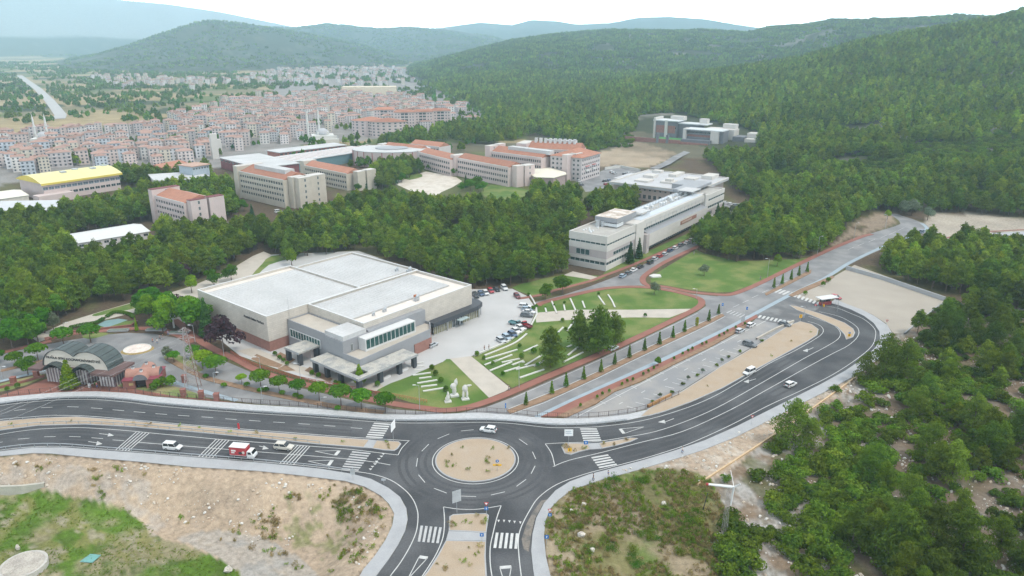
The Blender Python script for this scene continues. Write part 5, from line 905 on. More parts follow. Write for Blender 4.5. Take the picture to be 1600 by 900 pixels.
#            length, half width, section list, cabin (rear bottom, rear top, front top, front bottom), wheel x, roof height
CT = dict(
 hatch=(4.1, .88, [(-2.03,.74,.32,.80),(-1.9,.85,.22,.95),(-1.2,.88,.2,.98),(.4,.88,.2,.95),(1.2,.86,.2,.86),(1.8,.82,.24,.74),(2.05,.68,.32,.62)], (-1.98,-1.55,.15,1.0), (-1.25,1.27), 1.48, .93),
 sedan=(4.4, .88, [(-2.2,.74,.34,.86),(-2.05,.84,.24,.95),(-1.3,.88,.2,.97),(.5,.88,.2,.93),(1.3,.86,.2,.86),(2.0,.82,.24,.74),(2.22,.66,.32,.62)], (-1.75,-1.1,.2,1.0), (-1.32,1.36), 1.45, .92),
 suv=(4.5, .93, [(-2.22,.8,.42,1.0),(-2.1,.9,.32,1.1),(-1.3,.93,.3,1.12),(.5,.93,.3,1.08),(1.3,.92,.3,1.02),(2.0,.88,.32,.92),(2.25,.74,.42,.78)], (-2.15,-1.75,.25,1.05), (-1.35,1.4), 1.72, 1.06),
 van=(4.2, .88, [(-2.1,.82,.32,1.05),(-2.0,.88,.25,1.12),(-1.2,.88,.22,1.12),(.6,.88,.22,1.08),(1.2,.86,.22,.98),(1.8,.82,.25,.85),(2.08,.7,.34,.68)], (-2.08,-1.98,.45,1.2), (-1.3,1.28), 1.82, 1.05))
def car_proto(kind):
    L, hw, secs, (a, a2, c2, c), wx, zt, zb = CT[kind]; b = MB(); loft(b, secs); P_ = {}
    P_['body'] = b.mesh('body', PAINT['white']); wt = hw*.74; wb = hw*.93
    g = MB(); cabin(g, a, a2, c2, c, wb, wt, zb, zt-.05); P_['windows'] = g.mesh('windows', carglass)
    r = MB(); cabin(r, a2-.1, a2-.02, c2+.02, c2+.12, wt+.05, wt+.0, zt-.09, zt)
    for s in (-1, 1):
        for xb, xt in ((a, a2), (c, c2), ((a+c)/2-.1, (a2+c2)/2-.1)):
            d = .05; i = len(r.v); o_ = .012*s; r.v += [(xb-d, s*wb+o_, zb), (xb+d, s*wb+o_, zb), (xt+d, s*wt+o_, zt-.07), (xt-d, s*wt+o_, zt-.07)]; r.f.append([i, i+1, i+2, i+3] if s < 0 else [i+3, i+2, i+1, i]); r.m.append(0); r.at.append(0.)
        if kind == 'van': i = len(r.v); r.v += [(a+.05, s*(wb+.014), zb), (a+1.15, s*(wb+.014), zb), (a2+1.1, s*(wt+.014), zt-.07), (a2+.05, s*(wt+.014), zt-.07)]
    P_['roof'] = r.mesh('roof', PAINT['white'])
    w = MB(); w.tube((0, -.1, 0), (0, .1, 0), .32, n=12); P_['wheel'] = w.mesh('wheel', tyre_m); w = MB(); w.tube((0, -.112, 0), (0, .112, 0), .2, n=8); P_['rim'] = w.mesh('rim', rim_m)
    h = MB(); h.box(-.12, .1, -.17, .17, -.07, .08); P_['headlight'] = h.mesh('headlight', lampw); h = MB(); h.box(-.06, .08, -.13, .13, -.1, .12); P_['taillight'] = h.mesh('taillight', lampr)
    h = MB(); h.box(-.03, .05, -.5, .5, -.1, .1); P_['bumper'] = h.mesh('bumper', plastic); CARS[kind] = P_
    return P_
def car(kind, col, p, head, label, group=None, name='car', cat='car'):
    K = CARS.get(kind) or car_proto(kind); L, hw, secs, cb, wx, zt, zb = CT[kind]; t = empty(name, p, head, label, cat, group)
    for part in ('body', 'roof', 'windows'):
        o = link(part, K[part], t)
        if part != 'windows': o.material_slots[0].link = 'OBJECT'; o.material_slots[0].material = PAINT[col]
    for x in wx:
        for s in (-1, 1): w = link('wheel', K['wheel'], t, (x, s*(hw-.1), .32)); link('rim', K['rim'], w)
    for s in (-1, 1):
        link('headlight', K['headlight'], t, (secs[-1][0]-.12, s*.52, secs[-1][3]-.03)); link('taillight', K['taillight'], t, (secs[0][0]+.03, s*.62, secs[0][3]-.05))
    link('bumper', K['bumper'], t, (secs[-1][0]-.01, 0, .42)); link('bumper', K['bumper'], t, (secs[0][0], 0, .45)); return t
def heading(u0, v0, u1, v1): a, b = P(u0, v0), P(u1, v1); return math.atan2(b.y-a.y, b.x-a.x)
def pcar(kind, col, u, v, hd, label, group=None, z=.02, **kw):
    a = heading(*hd) if isinstance(hd, tuple) else hd; p = P(u, v, z); car(kind, col, p, a, label, group, **kw)
pcar('hatch', 'white', 763, 674, (785,677,745,671), 'white hatchback driving round the top of the roundabout')
pcar('van', 'white', 271, 701.5, (240,699,300,704), 'white passenger van on the lower carriageway behind the red truck')
pcar('suv', 'beige', 444, 701.5, (410,699,470,704.5), 'pale beige off-road car with dark sunroof ahead of the red truck')
pcar('van', 'white', 1170, 584, (1190,576,1150,594), 'white van on the curving road beside the sandy verge')
pcar('hatch', 'white', 1235, 603, (1215,612,1260,592), 'white hatchback climbing the outer lane of the curving road')
pcar('hatch', 'silver', 958, 546, (945,551,975,538), 'silver car stopped on the boulevard beside the big pine')
pk = 'cars parked along the boulevard lot'
for k, c, u, v, l in (('hatch','silver',1156,519,'silver car in the boulevard lot, left of the white one'), ('hatch','white',1173,510,'white car in the boulevard lot beside the red planting strip'), ('suv','grey',1171,541,'dark grey car alone in the near row of the boulevard lot'), ('hatch','grey',1226,509,'slate grey car at the upper end of the boulevard lot by the zebra stripes')):
    pcar(k, c, u, v, (1150,520,1180,505) if c in ('silver','white') else (1160,538,1185,546), l, pk)
pcar('hatch', 'red', 1306, 466.5, (1296,463,1318,470), 'red car parked behind the white roofed kiosk')
pg = 'cars parked round the paved court'
for k, c, u, v, l in (('suv','black',743,464,'black car nearest the hall in the top row of the court'), ('hatch','blue',751.5,461,'dark blue car second from the hall in the top row of the court'), ('hatch','white',759,459.5,'white car third from the hall in the top row of the court'), ('hatch','red',767,456.5,'bright red car in the top row of the court'), ('sedan','black',776,454,'black saloon right of the red car in the top row of the court'), ('suv','white',788,452,'white off-road car at the right end of the top row of the court'), ('hatch','darkred',808,464.5,'dark red car standing alone near the kerb at the top of the court')):
    pcar(k, c, u, v, (740,458,748,466), l, pg)
for k, c, u, v, l in (('suv','white',820,481,'white off-road car, rear one of the right row of the court'), ('hatch','paleblue',824,485,'pale blue car behind the white saloon in the right row of the court'), ('sedan','white',826,489.5,'white saloon between the pale blue and the black car of the court'), ('suv','grey',823,495,'dark grey car nearest the pale walkway in the right row of the court')):
    pcar(k, c, u, v, (810,487,836,489), l, pg)
for k, c, u, v, l in (('sedan','white',813,514,'white car just below the red pickup in the court'), ('sedan','white',806,519,'white saloon second below the red pickup in the court'), ('hatch','blue',801,524.5,'dark blue car in the lower row of the court'), ('hatch','paleblue',792,529,'pale blue car in the lower row of the court'), ('hatch','silver',783,534,'silver car at the lower end of the row in the court')):
    pcar(k, c, u, v, (790,524,810,536), l, pg)
pcar('hatch', 'silver', 676, 541, (666,546,687,535), 'silver car beside the brick wall of the culture hall')
fs = 'cars parked along the faculty street'; hd = (980,428,1060,388)
for i, (k, c, u, v, l) in enumerate((('hatch','paleblue',973,433,'pale blue car at the near end of the faculty street row'), ('hatch','grey',982,428.5,'dark grey car second in the faculty street row'), ('sedan','white',990,423.5,'white saloon third in the faculty street row'), ('sedan','black',1000.5,418.5,'black saloon ahead of the black van in the faculty street row'), ('van','black',1016,412,'large black van in the faculty street row'), ('hatch','silver',1023,406,'silver car between black van and red car in the faculty street row'), ('hatch','red',1031,402,'red car in the faculty street row'), ('hatch','silver',1039,398.5,'silver car just beyond the red one in the faculty street row'), ('hatch','blue',1047,393,'dark blue car in the faculty street row'), ('hatch','white',1055,389,'white car between two dark ones in the faculty street row'), ('suv','grey',1064,385,'dark grey car near the far end of the faculty street row'), ('sedan','white',1073,381,'white saloon near the far end of the faculty street row'), ('hatch','white',1080,377,'last white car of the faculty street row by the trees'))):
    pcar(k, c, u, v, hd, l, fs)
for u, v, k, c, l in ((1134,318,'hatch','white','white car at the left of the side car park'), (1142,320,'hatch','white','white car second in the side car park'), (1150,322,'hatch','grey','grey car third in the side car park'), (1158,323,'hatch','white','white car fourth in the side car park'), (1138,329,'hatch','silver','silver car in the front of the side car park')): pcar(k, c, u, v, .3, l, 'cars in the side car park')
for u, v, k, c, l in ((956,270,'hatch','white','white car under the wall of the north car park'), (960,272,'hatch','silver','silver car next to the white one in the north car park'), (945,284,'sedan','black','black car nearest the residence in the north car park'), (952,283,'hatch','blue','dark blue car in the north car park'), (947,289,'hatch','red','red car at the front of the north car park'), (976,273,'hatch','grey','grey car at the far wall of the north car park'), (983,272,'hatch','white','white car at the far wall of the north car park'), (905,284,'hatch','white','white car by the grey residence'), (909,290,'hatch','grey','dark car by the grey residence'), (330,364,'van','white','white van among trees behind the small pink block'), (322,367,'hatch','grey','dark car beside the white van behind the small pink block'), (435,332,'van','white','white van in front of the tall beige block')): pcar(k, c, u, v, .8, l, 'cars around the campus', z=.02)
pcar('hatch', 'blue', 1439, 364, (1446,362,1432,367), 'small dark blue car on the blue lane of the upper bend')
# box truck
t = empty('box_truck', P(381, 714, .02), heading(360,712,402,715.5), 'red box truck with white roof and white cab on the lower carriageway', 'truck')
b = MB(); b.box(-2.75, 1.15, -1.05, 1.05, .95, 2.95); b.box(-2.78, 1.18, -1.08, 1.08, .9, .98, 1); b.box(-2.78, 1.18, -1.08, 1.08, 2.93, 3.02, 1); bx = b.obj('cargo_box', [PAINT['red'], PAINT['white']], t)
b = MB(); b.box(-2.3, -1.2, -1.075, -1.06, 1.9, 2.3); b.box(-2.3, -1.5, -1.075, -1.06, 1.45, 1.75); b.obj('side_print', PAINT['white'], bx); b = MB(); b.ball((-.1, -1.06, 1.6), .5, .03, .35, 8, 4); b.ball((.6, -1.06, 1.75), .35, .03, .4, 8, 4, 1); b.obj('side_print', [PAINT['black'], PAINT['beige']], bx)
b = MB(); loft(b, [(1.3,.95,.5,2.0),(1.5,1.0,.45,2.15),(2.4,1.0,.45,2.1),(2.75,.98,.45,1.35),(2.95,.9,.5,1.1)]); b.obj('cab', PAINT['white'], t)
b = MB(); b.poly([(2.47, -.85, 2.0), (2.47, .85, 2.0), (2.79, .85, 1.36), (2.79, -.85, 1.36)][::-1]); b.poly([(1.6,-1.012,1.35),(2.5,-1.012,1.35),(2.3,-1.012,1.95),(1.6,-1.012,1.95)]); b.poly([(1.6,1.012,1.35),(2.5,1.012,1.35),(2.3,1.012,1.95),(1.6,1.012,1.95)][::-1]); b.obj('cab_windows', carglass, t)
b = MB(); b.box(-2.7, 2.8, -.45, .45, .45, .9); b.obj('chassis', plastic, t)
for x in (-1.7, 2.0):
    for s in (-1, 1): w = MB(); w.tube((0,-.14,0), (0,.14,0), .4, n=12); o_ = w.obj('wheel', tyre_m, t, (x, s*.85, .4)); w = MB(); w.tube((0,-.15,0), (0,.15,0), .22, n=8); w.obj('rim', rim_m, o_)
for s in (-1, 1): b = MB(); b.box(2.9, 2.98, s*.7-.18, s*.7+.18, .75, .92); b.obj('headlight', lampw, t)
# two small pickups in the court
def pickup(u, v, hd, col, bedcol, label):
    t = empty('pickup_truck', P(u, v, .02), heading(*hd), label, 'pickup truck', pg); b = MB(); loft(b, [(.5,.85,.4,1.2),(.9,.88,.35,1.25),(1.6,.88,.35,1.1),(2.3,.82,.35,.9),(2.5,.7,.4,.8)]); b.obj('cab_body', PAINT[col], t)
    b = MB(); cabin(b, .5, .6, 1.2, 1.75, .82, .7, 1.2, 1.8); b.obj('cab_windows', carglass, t); b = MB(); cabin(b, .52, .6, 1.2, 1.25, .75, .72, 1.78, 1.86); b.obj('roof', PAINT[col], t)
    b = MB(); b.box(-2.5, .45, -.88, .88, .6, .72); b.box(-2.5, .45, -.92, -.86, .72, 1.15); b.box(-2.5, .45, .86, .92, .72, 1.15); b.box(-2.52, -2.46, -.85, .85, .72, 1.15); b.obj('load_bed', PAINT[bedcol], t)
    for x in (-1.5, 1.6):
        for s in (-1, 1): w = MB(); w.tube((0,-.11,0), (0,.11,0), .34, n=10); w.obj('wheel', tyre_m, t, (x, s*.78, .34))
pickup(806, 508, (796,504,816,509), 'teal', 'teal', 'teal pickup with brown load beside the red pickup in the court'); pickup(822, 511, (832,516,812,506), 'red', 'darkred', 'red pickup next to the teal one in the court')
t = empty('motorcycle', P(675, 519, .02), 1., 'dark motorcycle parked by the end of the grey terrace', 'motorcycle')
for x in (-.65, .65): w = MB(); w.tube((0,-.06,0), (0,.06,0), .3, n=10); w.obj('wheel', tyre_m, t, (x, 0, .3))
b = MB(); b.tube((-.65,0,.3), (0,0,.75), .09); b.tube((.65,0,.3), (.4,0,.95), .05); b.box(-.7, .25, -.12, .12, .7, .85); b.ball((.15,0,.82), .28, .16, .16); b.obj('frame', plastic, t); b = MB(); b.tube((.4,-.35,1.0), (.4,.35,1.0), .03); b.obj('handlebar', galv, t)

# ------------------------------------------------------------------ GATE
gl_, ga, L = frame((76, 595), (179, 604)); gate = empty('university_gate', gl_, ga, 'campus gate of striped piers under twin barrel vaults with the university name', 'gate'); foot(gate, -2, 23, -3, 8)
copper = M('copper_sheet', (.062,.078,.077), .55, .2, .6, 4.); darkedge = M('dark_edge', (.035,.035,.035), .6); plum = M('plum_slab', (.12,.075,.07), .8, .15, .5); stripes = [M('pier_white', (.48,.44,.43), .8), M('pier_mauve', (.15,.11,.12), .8)]
for x0, x1 in ((0, 5.4), (8.7, 13.2), (16.6, 21.2)):
    b = MB(); n_ = int((x1-x0)/.42)
    for k in range(n_): a = x0+(x1-x0)*k/n_; e = x0+(x1-x0)*(k+1)/n_; b.box(a, e, -.3 if k % 2 == 0 else -.12, 4.5 if k % 2 == 0 else 4.3, 0, 4.3, 0 if k % 2 == 0 else 1)
    for k in range(9):
        y = .1+k*.5
        if k % 2: b.box(x1+.005, x1+.08, y-.25, y+.2, 0, 4.3, 0)
    b.obj('pier', stripes, gate)
b = MB(); b.box(-2.8, 1.2, -3, 5.8, 4.35, 5.05); b.box(7.6, 10.3, -2.6, 5.8, 4.35, 5.05); b.box(16.4, 23.4, -3, 5.8, 4.35, 5.05); b.box(1.2, 7.6, .6, 5.8, 4.8, 5.05); b.box(10.3, 16.4, .6, 5.8, 4.8, 5.05); b.obj('canopy_slab', plum, gate)
def barrel(cx, r, z, y0, y1, m, th=.18, seg=14, kind='barrel_vault', a0=0., a1=math.pi, sq=1.):
    b = MB(); pt = lambda rr, a: (cx-rr*math.cos(a), z+rr*math.sin(a)*sq)
    for k in range(seg):
        t0, t1 = a0+(a1-a0)*k/seg, a0+(a1-a0)*(k+1)/seg; p0, p1, q0, q1 = pt(r, t0), pt(r, t1), pt(r-th, t0), pt(r-th, t1)
        b.poly([(p0[0], y0, p0[1]), (p0[0], y1, p0[1]), (p1[0], y1, p1[1]), (p1[0], y0, p1[1])][::-1]); b.poly([(q0[0], y0, q0[1]), (q0[0], y1, q0[1]), (q1[0], y1, q1[1]), (q1[0], y0, q1[1])])
        for y, f in ((y0, 1), (y1, -1)): b.poly([(p0[0], y, p0[1]), (p1[0], y, p1[1]), (q1[0], y, q1[1]), (q0[0], y, q0[1])][::f], 1)
    o = b.obj(kind, [m, darkedge], gate); s = MB()
    for k in range(1, seg, 2): t0 = a0+(a1-a0)*k/seg; p0 = pt(r+.03, t0); s.box(p0[0]-.05, p0[0]+.05, y0+.1, y1-.1, p0[1]-.06, p0[1]+.03)
    so = s.obj('standing_seam', darkedge, o); so['kind'] = 'stuff'; return o
HG, RB, SQ = 4.3, 5.85, .88; c1_, c2_ = 5.85, 14.45; a_n = math.acos(HG/RB)
barrel(c1_, RB, 5.05, -.75, 5.6, copper, a0=0, a1=math.pi-a_n, sq=SQ); barrel(c2_, RB, 5.05, -.75, 5.6, copper, a0=a_n, a1=math.pi, sq=SQ)
b = MB(); prof = [(c1_-5.65*math.cos((math.pi-a_n)*k/24), 5.05+5.65*SQ*math.sin((math.pi-a_n)*k/24)) for k in range(25)]+[(c2_-5.65*math.cos(a_n+(math.pi-a_n)*k/24), 5.05+5.65*SQ*math.sin(a_n+(math.pi-a_n)*k/24)) for k in range(25)]
def arch_bottom(x):
    z = 5.06
    for cx in (4.4, 13.3):
        if abs(x-cx) < 2.5: z = max(z, 5.06+math.sqrt(max(2.5**2-(x-cx)**2, 0))*.4)
    return z
xs = sorted({round(p[0], 3) for p in prof} | {round(.3+.33*k, 3) for k in range(60)}); tops = lambda x: float(np.interp(x, [p[0] for p in sorted(prof)], [p[1] for p in sorted(prof)]))
for x0, x1 in zip(xs[:-1], xs[1:]):
    za, zb_, ta, tb = arch_bottom(x0), arch_bottom(x1), tops(x0), tops(x1)
    if ta > za and tb > zb_: b.poly([(x0, -.45, za), (x1, -.45, zb_), (x1, -.45, tb), (x0, -.45, ta)]); b.poly([(x0, 5.3, za), (x1, 5.3, zb_), (x1, 5.3, tb), (x0, 5.3, ta)][::-1])
b.obj('gable_wall', M('gate_cream', (.58,.53,.46), .8, .05, .5), gate)
for cx in (4.4, 13.3): barrel(cx, 2.8, 4.5, -2.7, .6, copper, kind='entrance_vault', sq=.72)
for x, w in (('MUĞLA', 3.1), ('SITKI', 6.2), ('KOÇMAN', 9.75), ('ÜNİVERSİTESİ', 14.9)): text(x, .98, gate, (w, -.53, 7.6-.02*w), (math.pi/2, 0, 0), darkedge)
b = MB(); b.tube((14.2, -1.6, 1.0), (9.6, -6.4, 1.1), .09, .07, 6); bo = b.obj('barrier_boom', plastic, gate); b = MB(); b.box(14.0, 14.5, -1.9, -1.4, 0, 1.2); b.obj('barrier_post', PAINT['white'], gate)
# guard house with crossed vaults
o = P(222, 606); gh = empty('guard_house', (o.x, o.y, 0), ga+.35, 'small brick guard house with crossed pink barrel vaults beside the gate', 'guard house'); FOOT.append([(o.x-6, o.y-4), (o.x+7, o.y-4), (o.x+7, o.y+8), (o.x-6, o.y+8)])
salmon = M('salmon_roof', (.34,.185,.145), .85, .12, .6, 5.); b = MB(); b.box(-4.6, -1.5, -.4, 2.0, 0, 2.6); b.box(1.4, 5.0, -.6, 2.4, 0, 2.6); b.box(-4, 4.4, 2.42, 7.5, 0, 2.6); b.obj('wall', M('gate_brick', (.235,.10,.08), .85, .15, 1., 8.), gh)
b = MB(); b.box(-1.5, 1.4, .6, .7, 0, 2.4); b.obj('door', carglass, gh); b = MB(); b.box(-3.0, -1.9, -.46, -.41, 1.1, 1.8); b.obj('notice_plate', M('brass', (.35,.26,.10), .5), gh); b = MB(); b.box(-4.75, 5.15, -.75, 2.4, 2.6, 2.75); b.box(-4.2, 4.6, 2.4, 7.7, 2.6, 2.75); b.obj('eaves', M('maroon_eaves', (.22,.05,.07), .7), gh)
for ax in (0, 1):
    b = MB(); e = MB()
    for k in range(10):
        t0, t1 = math.pi*k/10, math.pi*(k+1)/10; R = 1.9
        for t, bb_ in ((t0, 0),):
            f = lambda a, d: ((d, 3.3-R*math.cos(a), 2.75+R*math.sin(a)*.9) if ax == 0 else (.2-R*math.cos(a), 3.3+d, 2.75+R*math.sin(a)*.9))
            D0, D1 = (-4.4, 4.4); b.poly([f(t0, D0), f(t0, D1), f(t1, D1), f(t1, D0)])
            for d in (D0-.02, D1+.02): e.poly([f(t0, d), f(t1, d), (f(math.pi/2, d)[0] if ax == 1 else d, 3.3+d if ax == 1 else 3.3, 2.75)])
    b.obj('barrel_vault', salmon, gh); e.obj('vault_end', M('vault_end', (.14,.14,.15), .6), gh)
for x, y in ((-2.6, 3.3), (2.8, 3.3), (.2, .8), (.2, 5.8)): b = MB(); b.box(x-.3, x+.3, y-.3, y+.3, 4.2, 5.0); b.box(x-.36, x+.36, y-.36, y+.36, 5.0, 5.1, 1); b.obj('chimney', [trimwhite, darkmetal], gh)
# round planter with pale rim
o = P(215, 547); t = empty('round_planter', (o.x, o.y, 0), .25, 'tilted oval flower bed with pale rim in the middle of the gate square', 'flower bed'); b = MB(); rim = lambda k, f: (4.0*f*math.cos(k*math.pi/16), 3.1*f*math.sin(k*math.pi/16)); zz = lambda k, f: .55+.35*math.sin(k*math.pi/16)
for k in range(32): b.poly([(*rim(k, 1), zz(k, 1)), (*rim(k+1, 1), zz(k+1, 1)), (*rim(k+1, .9), zz(k+1, 1)), (*rim(k, .9), zz(k, 1))]); b.poly([(*rim(k, 1), 0), (*rim(k+1, 1), 0), (*rim(k+1, 1), zz(k+1, 1)), (*rim(k, 1), zz(k, 1))])
b.obj('rim', white_stone, t); b = MB(); b.poly([(*rim(k, .9), zz(k, 1)-.06) for k in range(32)]); b.obj('pale_bed', M('pale_pebbles', (.60,.52,.47), .9, .2, .7, 3.), t)
b = MB()
for k in range(32): b.poly([(*rim(k, 1.18), .03), (*rim(k+1, 1.18), .03), (*rim(k+1, 1.), .35), (*rim(k, 1.), .35)])
b.obj('flower_ring', M('dry_flowers', (.30,.22,.09), .95, .3, 2., 8.), t)
# pool and other square furniture
sheet('fountain_pool', [(152,507.5),(165,501),(185,498),(200,500),(184,506),(166,512)], .03, M('pool_tile', (.15,.25,.26), .3, .15, .5))
for i, (u, v) in enumerate(((185, 517), (244, 516), (279, 521))): b = MB(); b.box(-3.2, 3.2, -.9, .9, 0, .45); b.box(-3, 3, -.7, .7, .45, .6, 1); tag(b.obj('planter_box', [concrete, M('planter_green', (.15,.18,.15), .9, .3, 1.)], None, P(u, v, .14), .1-.1*i), ['left', 'middle', 'right'][i]+' long low stone planter on the red pavement of the gate square', 'planter', 'long low planters')
b = MB(); b.box(-.25, .25, -.2, .2, 0, 3.2); b.box(-1.4, 1.4, -.25, .25, 3.2, 4.6); tag(b.obj('stone_monument', white_stone, None, P(272, 512), .2), 'pale stone monument with wide head under the trees by the gate square', 'monument')

# ------------------------------------------------------------------ MASTS, LAMPS, SIGNS
steel = M('lattice_steel', (.36,.33,.32), .6, .15, metal=.3)
def lattice(name, p, w0, w1, H, label, cat, n_=9, arms=(), m2=None, br=1.):
    t = empty(name, p, .2, label, cat); legs = []
    for sx, sy in ((-1,-1), (1,-1), (1,1), (-1,1)): b = MB(); b.tube((sx*w0/2, sy*w0/2, 0), (sx*w1/2, sy*w1/2, H), .09*br, .06*br, 4); b.obj('leg', m2 if m2 and sx > 0 else steel, t)
    b = MB(); W_ = lambda k: w0+(w1-w0)*k/n_
    for k in range(n_):
        a, c = W_(k)/2, W_(k+1)/2; z0, z1 = H*k/n_, H*(k+1)/n_
        for i in range(4):
            s = [(-1,-1), (1,-1), (1,1), (-1,1)]; p0, p1 = s[i], s[(i+1) % 4]
            b.tube((p0[0]*a, p0[1]*a, z0), (p1[0]*c, p1[1]*c, z1), .045*br, n=3, cap=False); b.tube((p1[0]*a, p1[1]*a, z0), (p0[0]*c, p0[1]*c, z1), .045*br, n=3, cap=False); b.tube((p0[0]*c, p0[1]*c, z1), (p1[0]*c, p1[1]*c, z1), .04*br, n=3, cap=False)
    bo = b.obj('bracing', steel, t); bo['kind'] = 'stuff'
    for z, L_ in arms: b = MB(); b.tube((-L_, 0, z), (L_, 0, z), .1, n=4); b.tube((-L_, 0, z), (0, 0, z+1), .06, n=4); b.tube((L_, 0, z), (0, 0, z+1), .06, n=4); b.obj('cross_arm', steel, t)
    return t
lattice('power_pylon', P(302, 608), 3.6, .7, 18, 'grey lattice power pylon beside the gate square', 'pylon', 9, ((15, 2.2), (17, 1.6)), M('rust_red_steel', (.20,.10,.08), .8))
w0 = P(302, 608)
for i, (dx, z) in enumerate(((-2, 15), (0, 18), (2, 15))):
    e0 = Vector((w0.x+dx*.9, w0.y+dx*.4, z)); e1 = Vector((-148+dx*1.4, 96-dx, 9)); b = MB(); pr = None
    for k in range(13):
        f = k/12; q_ = e0.lerp(e1, f); q_.z -= 4*4*f*(1-f)*.4
        if pr is not None: b.tube(pr, q_, .012, n=3, cap=False)
        pr = q_
    tag(b.obj('power_line', galv), ['left', 'middle', 'right'][i]+' one of three thin wires running from the lattice pylon over the road', 'wire', 'wires over the road')
tp = P(1131, 838); tp.z = hz(tp.x, tp.y)
tb = lattice('wind_turbine', tp, .8, .5, 10.6, 'small white wind turbine on a lattice mast at the edge of the scrub', 'wind turbine', 8, br=.32)
hubz = 11; nd = Vector((-.93, .22, .10)); b = MB(); b.tube(Vector((.3, 0, hubz)), Vector((.3, 0, hubz))+nd*4.4, .30, .22, 8); b.obj('nacelle_tail', PAINT['white'], tb); b = MB(); b.tube(Vector((.3, 0, hubz))+nd*4.4, Vector((.3, 0, hubz))+nd*4.8, .26, .26, 8); b.obj('red_end', PAINT['red'], tb); b = MB(); b.tube(Vector((.3,0,hubz)), Vector((.95,-.15,hubz)), .32, .1, 8); b.obj('hub', PAINT['white'], tb)
for a in (-1.75, .35, 2.45):
    d = Vector((.22*math.cos(a)+.12*math.sin(a), .93*math.cos(a), math.sin(a))).normalized(); b = MB(); c = Vector((.85, -.12, hubz)); s = d.cross(nd).normalized()*.9+nd*.35; r_ = [c+s*.12, c+d*.7+s*.34, c+d*3.7+s*.12, c+d*3.7-s*.08, c+d*.7-s*.2, c-s*.12]; bk_ = [p_-nd*.08 for p_ in r_]; b.poly(r_); b.poly(bk_[::-1])
    for k in range(6): b.poly([r_[k], r_[(k+1) % 6], bk_[(k+1) % 6], bk_[k]])
    b.obj('blade', PAINT['white'], tb)
b = MB(); b.box(-1.3, 1.3, -1.1, 1.1, -.4, .25); tag(b.obj('concrete_footing', M('rough_concrete', (.48,.46,.43), .95, .2, 1.5, 6., .4), None, (tp.x-.6, tp.y-.2, tp.z), .3), 'pale concrete footing under the wind turbine mast', 'footing')
b = MB(); q0 = P(1097, 802); q0.z = hz(q0.x, q0.y); b.tube((0,0,0), (.9,.5,4.4), .1, .07, 6); tag(b.obj('leaning_post', plastic, None, q0), 'thin dark leaning post in the weeds left of the wind turbine', 'post')
def lamp(ub, vb, ut, vt, label, arm=1.6):
    p = P(ub, vb, .14); h = 7.5
    lo, hi = 2., 14.
    for _ in range(30):
        m_ = (lo+hi)/2
        if proj(p.x, p.y, m_)[1] > vt: lo = m_
        else: hi = m_
    h = lo; x_ = proj(p.x, p.y, h)[0]; t = empty('street_lamp', p, 0 if ut-x_ > 0 else math.pi, label, 'street lamp', 'street lamps of the campus'); b = MB(); b.tube((0,0,0), (0,0,h), .09, .055, 6); b.obj('pole', galv, t); b = MB(); b.tube((0,0,h-.05), (arm*.6,0,h+.12), .05, .04, 5); b.obj('arm', galv, t); b = MB(); b.box(arm*.5, arm*.5+.75, -.16, .16, h+.06, h+.2); b.obj('lamp_head', trimwhite, t)
for a in ((305,535,298,509,'street lamp nearest the stone monument on the gate square'), (350,556,345,532,'street lamp on the red pavement by the purple tree'), (335,600,336,583,'street lamp on the planted median right of the pylon'), (103,527,103,505,'street lamp between the lawn and trees left of the gate square'), (408,586,404,559,'street lamp on the ramp in front of the culture hall'), (470,597,467,569,'street lamp by the white walk in front of the canopy'), (410,627,409,605,'street lamp on the median below the first round tree'), (656,640,653,603,'street lamp on the red pavement by the lawn with sculptures'), (811,605,820,567,'street lamp in the lawn of stone seats'), (502,634,504,622,'low street lamp between round trees of the median'), (1334,374,1343,349,'street lamp before the upper bend of the boulevard'), (1277,398,1285,370,'street lamp by the lawn edge beside the boulevard'), (1383,358,1382,336,'street lamp at the upper bend of the boulevard'), (1199,433,1201,405,'street lamp at the corner of the wide lawn'), (1088,466,1088,452,'slim lamp at the tip of the seat lawn'), (4,592,1,574,'street lamp at the far left edge of the picture'), (1308,487,1309,463,'slim lamp by the kiosk'), (1256,497,1257,480,'slim lamp on the narrow sandy island')): lamp(*a)
blue_s = M('sign_blue', (.03,.16,.45), .5); red_s = M('sign_red', (.5,.04,.05), .5); yel_s = M('sign_yellow', (.75,.42,.02), .5); grey_s = M('sign_back', (.38,.40,.42), .5); white_s = M('sign_white', (.78,.78,.78), .5)
